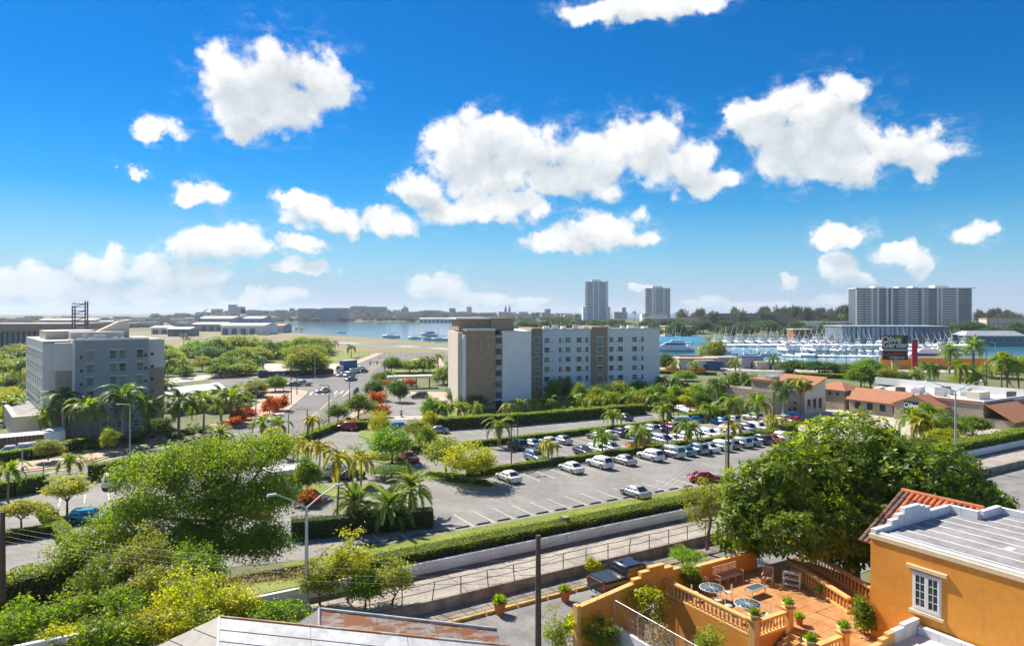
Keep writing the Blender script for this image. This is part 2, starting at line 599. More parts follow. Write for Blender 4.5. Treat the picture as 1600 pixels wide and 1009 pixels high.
M['tile_roof'] = brickmat('tile_roof', (0.56, 0.25, 0.12), (0.42, 0.17, 0.08), (0.25, 0.10, 0.05), 0.3, 0.22, bump=0.6)
M['glass'] = mat('glass', (0.030, 0.055, 0.055), 0.06, spec=0.8)
M['glass_green'] = mat('glass_green', (0.10, 0.20, 0.17), 0.10, spec=0.8)
M['glass_blue'] = mat('glass_blue', (0.07, 0.13, 0.16), 0.08, spec=0.8)
M['car_glass'] = mat('car_glass', (0.018, 0.022, 0.026), 0.04, spec=0.9)
M['black'] = mat('black', (0.018, 0.018, 0.02), 0.5)
M['dark_metal'] = mat('dark_metal', (0.06, 0.055, 0.05), 0.55)
M['rust_metal'] = mat('rust_metal', (0.16, 0.10, 0.065), 0.75, var=0.4, vscale=4)
M['galv'] = mat('galv', (0.52, 0.53, 0.54), 0.45, metal=0.4, var=0.15, vscale=2)
M['chrome'] = mat('chrome', (0.62, 0.63, 0.65), 0.18, metal=1.0)
M['tyre'] = mat('tyre', (0.022, 0.022, 0.022), 0.85)
M['rim'] = mat('rim', (0.42, 0.42, 0.44), 0.35, metal=0.7)
M['red_lamp'] = mat('red_lamp', (0.42, 0.02, 0.015), 0.2)
M['clear_lamp'] = mat('clear_lamp', (0.72, 0.73, 0.74), 0.12)
M['plate'] = mat('plate', (0.70, 0.70, 0.68), 0.5)
M['bark'] = mat('bark', (0.17, 0.125, 0.09), 0.9, col2=(0.09, 0.065, 0.05), vscale=2.5, bump=0.5, bscale=9)
M['palm_bark'] = mat('palm_bark', (0.30, 0.255, 0.21), 0.9, col2=(0.19, 0.16, 0.13), vscale=2.5, bump=0.4, bscale=8)
M['royal_bark'] = mat('royal_bark', (0.42, 0.39, 0.36), 0.85, var=0.3, vscale=2)
M['pole_wood'] = mat('pole_wood', (0.135, 0.095, 0.07), 0.9, col2=(0.08, 0.058, 0.045), vscale=3)
M['bench_wood'] = mat('bench_wood', (0.50, 0.30, 0.18), 0.7, var=0.3, vscale=5)
M['wrought'] = mat('wrought', (0.72, 0.66, 0.56), 0.5, var=0.15, vscale=8)
M['pot'] = mat('pot', (0.52, 0.17, 0.055), 0.8, var=0.25, vscale=4)
M['water'] = mat('water', (0.03, 0.12, 0.18), 0.16, bump=0.35, bscale=0.55, col2=(0.045, 0.18, 0.25), vscale=0.01)
M['water_bay'] = mat('water_bay', (0.04, 0.13, 0.19), 0.12, bump=0.07, bscale=0.4)
M['sea'] = mat('sea', (0.02, 0.10, 0.22), 0.3, bump=0.3, bscale=0.2)
M['boat_white'] = mat('boat_white', (0.78, 0.78, 0.77), 0.3, coat=0.3)
M['blue_canvas'] = mat('blue_canvas', (0.05, 0.34, 0.55), 0.8)
M['boat_blue'] = mat('boat_blue', (0.04, 0.10, 0.28), 0.35)
M['white_paint'] = mat('white_paint', (0.78, 0.78, 0.77), 0.5)
M['steel_blue'] = mat('steel_blue', (0.16, 0.19, 0.24), 0.6, var=0.15, vscale=0.05)
M['steel_shed'] = mat('steel_shed', (0.42, 0.44, 0.48), 0.6, var=0.2, vscale=0.08)

M['leaf_green'] = leafmat('leaf_green', (0.050, 0.125, 0.012), (0.215, 0.305, 0.025), 0.46)
M['leaf_big'] = leafmat('leaf_big', (0.040, 0.115, 0.014), (0.225, 0.340, 0.022), 0.46, 0.42, c2=(0.40, 0.46, 0.05))
M['leaf_fresh'] = leafmat('leaf_fresh', (0.080, 0.185, 0.015), (0.26, 0.38, 0.030), 0.48)
M['leaf_yellow'] = leafmat('leaf_yellow', (0.15, 0.215, 0.016), (0.47, 0.47, 0.03), 0.48)
M['leaf_olive'] = leafmat('leaf_olive', (0.11, 0.16, 0.020), (0.31, 0.34, 0.045), 0.46)
M['leaf_dark'] = leafmat('leaf_dark', (0.030, 0.080, 0.014), (0.10, 0.19, 0.026), 0.40)
M['leaf_far'] = leafmat('leaf_far', (0.035, 0.075, 0.022), (0.085, 0.135, 0.035), 0.3)
M['leaf_pine'] = leafmat('leaf_pine', (0.040, 0.065, 0.035), (0.085, 0.115, 0.055), 0.25)
M['leaf_red'] = leafmat('leaf_red', (0.14, 0.03, 0.012), (0.56, 0.20, 0.03), 0.38)
M['leaf_feather'] = leafmat('leaf_feather', (0.075, 0.13, 0.016), (0.25, 0.315, 0.032), 0.45)
M['leaf_dry'] = leafmat('leaf_dry', (0.22, 0.15, 0.07), (0.36, 0.26, 0.12), 0.35)
M['hedge_leaf'] = leafmat('hedge_leaf', (0.075, 0.165, 0.010), (0.33, 0.40, 0.020), 0.48)
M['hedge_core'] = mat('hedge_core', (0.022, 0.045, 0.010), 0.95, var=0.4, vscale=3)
M['frond_royal'] = leafmat('frond_royal', (0.040, 0.105, 0.018), (0.165, 0.250, 0.032), 0.42, 0.45)
M['frond_green'] = leafmat('frond_green', (0.075, 0.165, 0.018), (0.28, 0.35, 0.032), 0.46, 0.45)
M['frond_yellow'] = leafmat('frond_yellow', (0.20, 0.24, 0.020), (0.52, 0.44, 0.03), 0.42, 0.45)
M['frond_date'] = leafmat('frond_date', (0.10, 0.17, 0.030), (0.28, 0.36, 0.06), 0.44, 0.42)
M['crownshaft'] = mat('crownshaft', (0.13, 0.22, 0.05), 0.5)


def facet(m):
    return M[m]


# ================================================================ foliage
RNG = np.random.default_rng(11)


def leaf_quads(C, size, up=0.4, aspect=2.2, rng=RNG, aim=None, aim_w=0.0):
    """kite-shaped leaves at the points C"""
    n = len(C)
    d = rng.normal(size=(n, 3))
    d[:, 2] *= 0.7
    if aim is not None:
        d += aim * aim_w
    d /= np.linalg.norm(d, axis=1, keepdims=True) + 1e-9
    nn = rng.normal(size=(n, 3))
    nn[:, 2] += up * 3
    w = np.cross(d, nn)
    w /= np.linalg.norm(w, axis=1, keepdims=True) + 1e-9
    s = size * rng.uniform(0.65, 1.3, size=(n, 1))
    L = d * s
    W = w * s / aspect
    V = np.empty((n, 4, 3))
    V[:, 0] = C - L * 0.5
    V[:, 1] = C - L * 0.02 + W * 0.5
    V[:, 2] = C + L * 0.5
    V[:, 3] = C - L * 0.02 - W * 0.5
    Q = np.arange(n * 4).reshape(n, 4)
    return V.reshape(-1, 3), Q


def crown_points(rad, n_clump, per, clump_r, rng, hollow=0.55, flat=0.25, lumps=7):
    """leaf centres: clumps spread through the outer part of a lumpy ellipsoid"""
    d = rng.normal(size=(n_clump, 3))
    d /= np.linalg.norm(d, axis=1, keepdims=True)
    d[:, 2] = np.where(d[:, 2] < -flat, -flat * rng.uniform(0.2, 1.0, n_clump), d[:, 2])
    ax = rng.normal(size=(lumps, 3))
    ax /= np.linalg.norm(ax, axis=1, keepdims=True)
    amp = rng.uniform(0.15, 0.52, lumps)
    bulge = 0.66 + (np.clip(d @ ax.T, 0, 1) ** 4 * amp).sum(1)
    r = (hollow + (1 - hollow) * rng.uniform(0, 1, n_clump) ** 0.6) * bulge
    c = d * r[:, None] * np.array(rad)
    pts = np.repeat(c, per, axis=0) + rng.normal(size=(n_clump * per, 3)) * clump_r * np.array([1, 1, 0.75])
    tin = np.repeat(rng.uniform(0, 0.65, n_clump), per) + rng.uniform(0, 0.4, n_clump * per)
    return pts, np.clip(tin, 0, 1), c


def make_crown(name, rad, n_clump, per, clump_r, leaf, matl, seed, up=0.4, aspect=2.2, hollow=0.55, flat=0.25, lumps=7, droop=0.0):
    rng = np.random.default_rng(seed)
    pts, tin, c = crown_points(rad, n_clump, per, clump_r, rng, hollow, flat, lumps)
    aim = np.tile(np.array([[0, 0, -1.0]]), (len(pts), 1))
    V, Q = leaf_quads(pts, leaf, up, aspect, rng, aim, droop)
    return np_mesh(name, V, Q, tin, matl), c


def make_trunk(name, h, r, rad, seed, matl, limbs=6, crown_z=None, lean=0.0):
    rng = random.Random(seed)
    mb = MB()
    cz = crown_z if crown_z else h
    fork = h
    top = Vector((lean * fork, rng.uniform(-.1, .1) * fork * 0.3, fork))
    mb.tube([(0, 0, -0.3), (lean * fork * 0.4, 0.02 * h, fork * 0.5), top], [r * 1.25, r, r * 0.85], 7)
    for i in range(limbs):
        w = 2 * math.pi * (i + rng.uniform(-.3, .3)) / limbs
        e = Vector((math.cos(w) * rad[0] * rng.uniform(.5, .8), math.sin(w) * rad[1] * rng.uniform(.5, .8), cz + rad[2] * rng.uniform(-0.1, 0.6)))
        mid = top.lerp(e, 0.5) + Vector((0, 0, rad[2] * 0.12))
        mb.tube([top, mid, e], [r * 0.55, r * 0.36, r * 0.10], 5)
        for j in range(2):
            w2 = w + rng.uniform(-.9, .9)
            e2 = mid + Vector((math.cos(w2) * rad[0] * .42, math.sin(w2) * rad[1] * .42, rad[2] * rng.uniform(0.1, .6)))
            mb.tube([mid, mid.lerp(e2, .5) + Vector((0, 0, .1)), e2], [r * .30, r * .2, r * .06], 4)
    return mb.mesh(name, matl)


def frond_mesh(name, L, droop, nleaf, leaf_len, width, matl, seed, vee=0.35, rise=0.35, sag=0.0, ang=58, petiole=0.14):
    """one palm frond along +X from the origin: arched rachis with leaflets on both sides"""
    rng = np.random.default_rng(seed)
    V, Q, T = [], [], []

    def pt(u):
        return np.array([L * (u - 0.22 * droop * u ** 3), 0, L * (rise * u - droop * u ** 2.3)])
    N = 9
    for i in range(N):      # rachis
        a, b = pt(i / N), pt((i + 1) / N)
        wd = width * 0.8 * (1.15 - i / N)
        k = len(V)
        V += [a + [0, wd, 0], a - [0, wd, 0], b - [0, wd * .8, 0], b + [0, wd * .8, 0]]
        Q.append((k, k + 1, k + 2, k + 3))
        T.append(0.75)
    for i in range(nleaf):
        u = petiole + (1 - petiole) * (i + rng.uniform(-.25, .25)) / (nleaf - 1)
        u = min(max(u, 0.05), 1)
        p = pt(u)
        tg = pt(min(u + .03, 1.02)) - pt(u - .03)
        tg /= np.linalg.norm(tg)
        nrm = np.array([-tg[2], 0, tg[0]])
        ll = leaf_len * (0.45 + 0.55 * math.sin(math.pi * min(1, (u * 0.85 + 0.18)))) * rng.uniform(.85, 1.1)
        for sd in (-1, 1):
            a = R(ang * (1 - 0.45 * u)) + rng.uniform(-.1, .1)
            vz = vee + rng.uniform(-.18, .18)
            d = tg * math.cos(a) + np.array([0, sd, 0]) * math.sin(a) * math.cos(vz) + nrm * math.sin(vz) * math.sin(a)
            tip = p + d * ll + np.array([0, 0, -sag * ll * rng.uniform(.6, 1.2)])
            midp = p + d * ll * .5 + np.array([0, 0, -sag * ll * .16])
            wv = tg * width * 1.1
            k = len(V)
            V += [p - wv * .5, p + wv * .5, midp + wv * .55, midp - wv * .55, tip + wv * .06, tip - wv * .06]
            Q += [(k, k + 1, k + 2, k + 3), (k + 3, k + 2, k + 4, k + 5)]
            tv = rng.uniform(.0, .8)
            T += [tv, tv + .1]
    return np_mesh(name, V, Q, np.clip(T, 0, 1), matl)


DRY = [frond_mesh('dry_frond', 2.3, 1.2, 20, 0.5, 0.09, M['leaf_dry'], 31, vee=.1, rise=.2, sag=.5)]
FROND = {
    'royal': [frond_mesh('frond', 3.5, dr, 30, 1.05, 0.125, M['frond_royal'], i, vee=v, rise=.55, sag=.55) for i, (dr, v) in enumerate(((.95, .1), (.75, .3), (1.15, 0.0)))],
    'green': [frond_mesh('frond', 2.3, dr, 26, 0.68, 0.11, M['frond_green'], 5 + i, vee=v, rise=.62, sag=.35) for i, (dr, v) in enumerate(((1.0, .3), (.75, .4), (1.3, .15)))],
    'yellow': [frond_mesh('frond', 2.0, dr, 26, 0.62, 0.115, M['frond_yellow'], 9 + i, vee=v, rise=.75, sag=.35) for i, (dr, v) in enumerate(((1.3, .35), (1.05, .45), (1.6, .2)))],
    'date': [frond_mesh('frond', 2.7, dr, 36, 0.60, 0.075, M['frond_date'], 13 + i, vee=v, rise=.35, sag=.05, ang=52) for i, (dr, v) in enumerate(((.55, .5), (.35, .6), (.75, .4)))],
}


def merged_crown(name, kind, fronds, matl, seed):
    """small, far palm head as one mesh of the same fronds"""
    rng = random.Random(seed)
    mb_v, mb_q, mb_t = [], [], []
    for (i, az_, tilt, sc) in fronds:
        me = FROND[kind][i % 3]
        mtx = Matrix.Rotation(az_, 3, 'Z') @ Matrix.Rotation(tilt, 3, 'Y') * sc
        k = len(mb_v)
        mb_v += [tuple(mtx @ v.co) for v in me.vertices]
        mb_q += [tuple(j + k for j in p.vertices) for p in me.polygons]
        mb_t += [d.value for d in me.attributes['tint'].data]
    return np_mesh(name, mb_v, mb_q, mb_t, matl)


def frond_set(n, seed, spread=(-0.9, 0.55)):
    rng = random.Random(seed)
    out = []
    for i in range(n):
        az_ = i * 2.39996 + rng.uniform(-.25, .25)
        k = i / (n - 1)
        out.append((i, az_, spread[0] + (spread[1] - spread[0]) * k + rng.uniform(-.12, .12), rng.uniform(.85, 1.1)))
    return out


PALM_COUNT = [0]
SMALL_HEAD = {}


def palm(p, height, kind, label, group=None, sc=1.0, lean=0.0, small=False, name='palm_tree', dense=None):
    """palm > trunk, crownshaft, fronds (or one head when far away)"""
    PALM_COUNT[0] += 1
    seed = PALM_COUNT[0]
    rng = random.Random(seed * 7 + 1)
    o = thing(name, label, 'palm', p, rng.uniform(0, 6.28), group)
    r0 = {'royal': 0.21, 'green': 0.11, 'yellow': 0.10, 'date': 0.23}[kind] * sc
    lx, ly = (lean or rng.uniform(-.07, .07)) * height, rng.uniform(-.05, .05) * height
    n = 5 if small else 8
    prof = [(0, 1.35), (.08, 1.05), (.5, 0.95), (1.0, 0.72)]
    path = [(lx * k ** 1.5, ly * k, -0.25 + (height + .25) * k) for k, _ in prof]
    mb = MB().tube(path, [r0 * w for _, w in prof], n)
    mb.build('trunk', M['royal_bark'] if kind == 'royal' else M['palm_bark'], o)
    top = Vector((lx, ly, height))
    if kind != 'date' and not small:
        MB().tube([top - Vector((0, 0, .05)), top + Vector((0, 0, .75 * sc))], [r0 * .85, r0 * .42], 7).build('crownshaft', M['crownshaft'], o)
        top = top + Vector((0, 0, .65 * sc))
    cnt = dense or {'royal': 16, 'green': 14, 'yellow': 13, 'date': 40}[kind]
    spread = {'royal': (-.85, .50), 'green': (-.8, .42), 'yellow': (-.75, .35), 'date': (-1.15, .75)}[kind]
    if small:
        key = (kind, seed % 3)
        if key not in SMALL_HEAD:
            SMALL_HEAD[key] = merged_crown('frond_head', kind, frond_set(max(9, cnt - 2), seed, spread), FROND[kind][0].materials[0], seed)
        ob('frond_head', SMALL_HEAD[key], o, top, 0, sc, kind='stuff')
    else:
        for (i, az_, tilt, s) in frond_set(cnt, seed, spread):
            q = Matrix.Rotation(az_, 3, 'Z') @ Matrix.Rotation(tilt, 3, 'Y')
            f = ob('frond', FROND[kind][i % 3], o, top, 0, s * sc)
            f.rotation_euler = q.to_euler()
        for k in range(rng.choice([0, 1, 2])):
            f = ob('dry_frond', DRY[0], o, top, 0, sc * rng.uniform(.8, 1.1))
            f.rotation_euler = (Matrix.Rotation(rng.uniform(0, 6.28), 3, 'Z') @ Matrix.Rotation(rng.uniform(.7, 1.0), 3, 'Y')).to_euler()
    return o


TREE_KIT = {}


def tree(p, h, rx, rz, style, label, group=None, name='broadleaf_tree', seed=1, ry=None, cat='tree', crown_low=0.45):
    """tree > trunk, crown; kits of a style are shared and scaled"""
    key = (style, seed % 3)
    if key not in TREE_KIT:
        spec = {
            # leaf material, clumps, leaves per clump, clump radius, leaf size, droop, hollow
            'green': ('leaf_green', 150, 40, .16, .14, 0, .5),
            'fresh': ('leaf_fresh', 150, 40, .16, .14, 0, .5),
            'yellow': ('leaf_yellow', 140, 38, .15, .13, 0, .5),
            'olive': ('leaf_olive', 140, 38, .16, .13, 0, .5),
            'dark': ('leaf_dark', 140, 36, .17, .15, 0, .5),
            'far': ('leaf_far', 110, 18, .20, .20, 0, .6),
            'pine': ('leaf_pine', 90, 12, .16, .24, -.8, .25),
            'red': ('leaf_red', 60, 22, .16, .26, -1.2, .4),
            'sparse': ('leaf_green', 46, 14, .10, .10, 0, .55),
        }[style]
        matl, nc, per, cr, lf, dr, hol = spec
        cm, _ = make_crown('crown', (1, 1, 1), nc, per, cr, lf, M[matl], 100 + seed % 3 + len(style) * 7, droop=dr, hollow=hol, flat=.55 if style not in ('pine',) else .9)
        tm = make_trunk('trunk', 0.62, 0.045, (1, 1, 0.5), 40 + seed % 3, M['bark'], 6, crown_z=1.15)
        TREE_KIT[key] = (cm, tm)
    cm, tm = TREE_KIT[key]
    rng = random.Random(seed * 13 + 5)
    if name == 'broadleaf_tree':
        name = {'yellow': 'golden_tree', 'olive': 'olive_green_tree', 'dark': 'evergreen_tree', 'far': 'distant_tree', 'sparse': 'young_tree'}.get(style, name)
    o = thing(name, label, cat, p, rng.uniform(0, 6.28), group)
    cz = h - rz
    ob('trunk', tm, o, (0, 0, 0), 0, (rx, ry or rx, max(cz, .3) / 1.15 * 1.0))
    ob('crown', cm, o, (0, 0, cz), rng.uniform(0, 6.28), (rx, ry or rx, rz), kind='stuff')
    return o


def hedge(pts, width, height, label, leaf=0.16, dens=60, group=None, name='clipped_hedge', matl='hedge_leaf', z=None, cat='hedge'):
    """clipped hedge along a line: dark inner twigs, leaves over top and sides"""
    pts = [Vector(p) for p in pts]
    o = thing(name, label, cat, pts[0], 0, group)
    org = pts[0]
    core = MB()
    Cs, Ns = [], []
    rng = RNG
    for a, b in zip(pts[:-1], pts[1:]):
        d = b - a
        L = math.hypot(d.x, d.y)
        d2 = Vector((d.x / L, d.y / L, 0))
        nrm = Vector((-d2.y, d2.x, 0))
        mid = (a + b) / 2 - org
        hw, k = width / 2 * .86, height * .93
        A, B = a - org, b - org
        e = d2 * 0.06
        core.add([A - nrm * hw + e, B - nrm * hw - e, B + nrm * hw - e, A + nrm * hw + e] + [q + Vector((0, 0, k)) for q in (A - nrm * hw + e, B - nrm * hw - e, B + nrm * hw - e, A + nrm * hw + e)],
                 [(4, 5, 6, 7), (0, 1, 5, 4), (1, 2, 6, 5), (2, 3, 7, 6), (3, 0, 4, 7)])
        for (face, area) in (('top', L * width), ('n', L * height), ('p', L * height), ('e0', width * height), ('e1', width * height)):
            n = int(area * dens)
            if n < 1:
                continue
            u = rng.uniform(0, 1, n)
            w = rng.uniform(-1, 1, n)
            zz = rng.uniform(0.03, 1, n)
            if face == 'top':
                zz[:] = 1
            elif face == 'n':
                w[:] = -1
            elif face == 'p':
                w[:] = 1
            elif face == 'e0':
                u[:] = 0
            else:
                u[:] = 1
            bul = 1 + 0.06 * np.sin(u * L * 1.9 + zz * 4) + 0.04 * np.sin(u * L * .63 + 1) + rng.normal(0, .035, n)
            base = np.outer(1 - u, np.array(A)) + np.outer(u, np.array(B))
            c = base + np.outer(w * width / 2 * bul, np.array(nrm)) + np.outer(zz * height * (1 + .03 * np.sin(u * L * 1.3) + .035 * np.sin(u * L * .47 + 2)) + rng.normal(0, .03, n), (0, 0, 1.0))
            Cs.append(c)
    core.build('twigs', M['hedge_core'], o)
    Cs = np.concatenate(Cs)
    V, Q = leaf_quads(Cs, leaf, .5, 1.7)
    ob('foliage', np_mesh('foliage', V, Q, RNG.uniform(0, 1, len(Cs)), M[matl]), o, kind='stuff')
    return o


def sheet(name, pts, m, z, parent=None):
    """flat piece of the setting from plan points"""
    pts = [(p[0], p[1]) for p in pts]
    n = len(pts)
    ar = sum(pts[i][0] * pts[(i + 1) % n][1] - pts[(i + 1) % n][0] * pts[i][1] for i in range(n))
    if ar < 0:
        pts = pts[::-1]
    mb = MB().add([(p[0], p[1], z) for p in pts], [tuple(range(n))])
    return struct(mb.build(name, m, parent))


def raised(name, pts, m, z, m2=None):
    mb = MB().prism([(p[0], p[1]) for p in pts], -0.05, z, 0, 1 if m2 else 0)
    return struct(mb.build(name, [M[m], M[m2]] if m2 else M[m]))


def stripe(a, b, w, z, m, name='road_line', parent=None):
    a, b = Vector(a), Vector(b)
    d = (b - a)
    d.z = 0
    d.normalize()
    n = Vector((-d.y, d.x, 0)) * w / 2
    mb = MB().add([(p.x, p.y, z) for p in (a - n, b - n, b + n, a + n)], [(0, 1, 2, 3)])
    o = mb.build(name, M[m], parent)
    if not parent:
        struct(o)
    return o

# ================================================================ ground, water, roads
ss = [-8000, -2500, -800, -300, -120] + list(range(-60, 141, 10)) + [180, 300, 800, 2500, 8000]
ts = [-200, -60, 0, 30, 41, 46.15, 46.2, 46.7, 48, 50, 52, 54, 56, 58, 60, 62, 64, 66, 75, 100, 140, 200, 320, 600, 1200, 2500, 8000]
gv = []
for t in ts:
    for s in ss:
        z = 3.3 if t <= 46.15 else (4.3 if t < 47 else 4.3 * (1 - smooth(47, 63.5, t)))
        q = ST(s, t)
        if 46.6 < t < 64:
            z += 0.12 * math.sin(s * .7 + t) * (1 if t > 47 else 0)
        gv.append((q.x, q.y, z - 0.02))
n = len(ss)
gf = [(i * n + j, i * n + j + 1, (i + 1) * n + j + 1, (i + 1) * n + j) for i in range(len(ts) - 1) for j in range(n - 1)]
struct(MB().add(gv, gf).build('ground', M['ground']))

sheet('sea', [(300, 2400), (12000, 2400), (12000, 12500), (-12000, 12500), (-12000, 5200), (300, 5200)], M['sea'], 0.05)
sheet('bay_water', [P(*q) for q in ((415, 503.5), (930, 503), (930, 541), (720, 538), (640, 532), (560, 526), (480, 521.5), (432, 516), (420, 509))], M['water_bay'], 0.04)
sheet('marina_water', [P(*q) for q in ((985, 527), (1760, 524), (1760, 571), (1250, 571), (1200, 566.5), (985, 563))], M['water'], 0.04)
sheet('airfield_grass', [P(*q) for q in ((-80, 518), (430, 517.5), (480, 521.8), (560, 526.3), (640, 532.3), (720, 538.3), (860, 548), (860, 553), (700, 552), (600, 551), (450, 549), (300, 545), (-80, 544))], M['dry_grass'], 0.005)
sheet('runway', [P(*q) for q in ((180, 527), (430, 528.5), (560, 534), (640, 538), (800, 547), (800, 551), (640, 545), (560, 541), (430, 536), (180, 532))], M['runway'], 0.03)
for (a, b) in (((440, 531.5), (500, 533.8)), ((520, 535), (560, 537)), ((620, 540.3), (650, 542)), ((675, 543.8), (710, 546))):
    stripe(P(*a), P(*b), 9, 0.06, 'pale_paving', 'runway_marking')
sheet('taxiway', [P(*q) for q in ((-80, 521), (430, 519.6), (560, 527.5), (560, 529), (430, 521.4), (-80, 523.5))], M['runway'], 0.028)
sheet('airfield_verge', [P(*q) for q in ((-80, 545), (300, 546), (600, 552), (560, 556), (300, 551), (-80, 551))], M['lawn'], 0.02)

AVE = [(-60, 772), (100, 748), (240, 715), (340, 694), (455, 689), (518, 665), (558, 640), (588, 606), (622, 566), (652, 557), (735, 556), (735, 551.5),
       (640, 551), (600, 553), (548, 574), (522, 587), (440, 590), (330, 592), (330, 604), (410, 607), (482, 611), (433, 655), (350, 672), (240, 692), (130, 722), (-60, 747)]
road = sheet('avenue', [P(*q) for q in AVE], M['road'], 0.012)
raised('pavement_west', [P(*q) for q in ((330, 604.5), (410, 607.5), (470, 609.6), (482, 612), (476, 619), (433, 656), (350, 673), (240, 693), (130, 723), (-60, 748), (-60, 733), (130, 712), (240, 681), (300, 672), (372, 652), (408, 628), (330, 612))], 'kerb', 0.13, 'pink_paving')
raised('pavement_north', [P(*q) for q in ((330, 591.5), (440, 589.5), (521, 586.5), (547, 573.5), (599, 552.6), (588, 551.5), (540, 570), (514, 580), (430, 583), (330, 586))], 'kerb', 0.13, 'pink_paving')
raised('pavement_east', [P(*q) for q in ((456, 689.5), (519, 665.5), (559, 640.5), (589, 606.5), (623, 566.5), (650, 559.5), (690, 560), (700, 585), (640, 590), (606, 604), (574, 642), (532, 664), (470, 689))], 'kerb', 0.13, 'pink_paving')
raised('pavement_hotel', [P(*q) for q in ((610, 612), (700, 613), (716, 626), (700, 630), (680, 622), (612, 618))], 'kerb', 0.12, 'pink_paving')
for k in range(7):      # zebra bars of the crossing
    a = P(488 + k * 9.6, 612.4 - k * .4)
    stripe(a, a + (P(484 + k * 9.6, 617) - P(488 + k * 9.6, 612.4)), 0.55, 0.03, 'paint', 'crossing_bar', road)
for (a, b, c) in (((500, 640), (518, 624), 'paint_yellow'), ((522, 620), (530, 613), 'paint_yellow'), ((568, 583), (600, 560), 'paint_yellow'), ((575, 583), (606, 560), 'paint_yellow'),
                  ((470, 662), (497, 643), 'paint_yellow'), ((536, 619), (548, 608), 'paint'), ((445, 602), (505, 601), 'paint'), ((545, 590), (566, 576), 'paint'), ((596, 585), (614, 567), 'paint'),
                  ((20, 751), (235, 703), 'paint'), ((250, 700), (420, 668), 'paint')):
    stripe(P(*a), P(*b), 0.3, 0.028, c, 'lane_line', road)
raised('drive_kerb', [P(*q) for q in ((130, 724), (240, 694), (240, 695.5), (130, 726), (-60, 751), (-60, 749))], 'yellow_kerb', 0.1)

LOT = [ST(*q) for q in ((-30, 66.3), (8, 66.3), (16, 64.3), (118, 64.3), (124, 98), (108, 117.5), (82, 120), (58, 123.4), (46, 131), (41.2, 135.2), (29.5, 122), (8, 110), (-30, 98))]
lot = sheet('parking_lot', LOT, M['asphalt'], 0.008)
sheet('hotel_drive', [P(*q) for q in ((602, 618), (684, 620), (694, 642), (662, 654), (652, 689), (596, 690), (612, 656), (594, 648))], M['asphalt'], 0.018)
raised('drive_crossing', [P(*q) for q in ((600, 650.5), (690, 649), (690, 654.5), (600, 656))], 'kerb', 0.05, 'pale_paving')
sheet('restaurant_forecourt', [P(*q) for q in ((1190, 662), (1290, 640), (1480, 640), (1640, 640), (1640, 690), (1450, 700), (1330, 700), (1230, 690))], M['pale_paving'], 0.015)
sheet('restaurant_road', [P(*q) for q in ((1380, 690), (1480, 681), (1480, 693), (1390, 703))], M['road'], 0.022)
raised('hotel_walk', [P(*q) for q in ((680, 668), (700, 655), (780, 648), (785, 640), (800, 640), (800, 647), (1010, 640), (1010, 644), (800, 656), (690, 664))], 'kerb', 0.08, 'pale_paving')
sheet('marina_road', [P(*q) for q in ((1020, 578), (1180, 581), (1300, 583), (1300, 588), (1180, 588), (1020, 584))], M['road'], 0.02)
sheet('marina_yard', [P(*q) for q in ((1020, 566), (1250, 571.5), (1700, 572), (1700, 582), (1250, 581), (1020, 576))], M['pale_paving'], 0.016)
sheet('park_path', [P(*q) for q in ((255, 590), (330, 585), (330, 592), (255, 600))], M['pale_paving'], 0.016)
sheet('far_car_park', [P(*q) for q in ((405, 568), (540, 568), (520, 580), (420, 581))], M['pale_paving'], 0.016)
sheet('park_lawn', [P(*q) for q in ((420, 553), (560, 556), (540, 568), (410, 566))], M['lawn'], 0.012)
sheet('corner_lawn', [P(*q) for q in ((612, 575), (690, 572), (700, 586), (640, 589), (608, 584))], M['lawn'], 0.16)
sheet('hotel_lawn', [P(*q) for q in ((690, 638), (1035, 600), (1035, 640), (800, 636), (790, 641), (700, 650))], M['lawn'], 0.01)

# painted bays: (t at closed end, t at open end, first s, last s, skip)
BAY = 2.55
rows = [(64.9, 69.8, 21.5, 96), (82.6, 77.6, 46, 101), (86.0, 90.8, 46, 101), (100.6, 95.6, 55, 108), (105.0, 109.5, 57, 100), (117.6, 112.8, 60, 100), (101.5, 97.0, -12, 6), (68.2, 72.5, -12, 2)]
for (t0, t1, s0, s1) in rows:
    k = int((s1 - s0) / BAY)
    for i in range(k + 1):
        s = s0 + i * BAY
        skew = 0.0
        stripe(ST(s, t0), ST(s + skew, t1), 0.12, 0.014, 'paint', 'parking_line', lot)
for i in range(5):
    stripe(P(462 + i * 11, 689 - i * 5.3), P(497 + i * 10, 690 - i * 5.4), 0.14, 0.014, 'paint_yellow', 'parking_line', lot)
stop_me = MB().box((0, 0, 0), (1.75, 0.16, 0.13), 0, 0, 0.86).mesh('wheel_stop', M['dark_metal'])
stop_pale = MB().box((0, 0, 0), (1.75, 0.16, 0.13), 0, 0, 0.86).mesh('wheel_stop', M['kerb'])
for i in range(27):
    tag(ob('wheel_stop', stop_me, None, ST(21.5 + (i + .5) * BAY, 65.15, .012), TH), 'dark low wheel stop at the head of a front row bay beside the long hedge', 'wheel stop', 'wheel stops of the front row')
for i in range(20):
    tag(ob('wheel_stop', stop_pale, None, ST(46 + (i + .5) * BAY, 82.4, .008), TH), 'pale wheel stop at the head of a bay below the middle hedge', 'wheel stop', 'wheel stops below the middle hedge')
for i in range(3):
    tag(ob('wheel_stop', stop_pale, None, ST(-9.7 + i * BAY, 68.4, .008), TH), 'pale wheel stop in the small bays at the far left', 'wheel stop', 'wheel stops of the left corner bays')

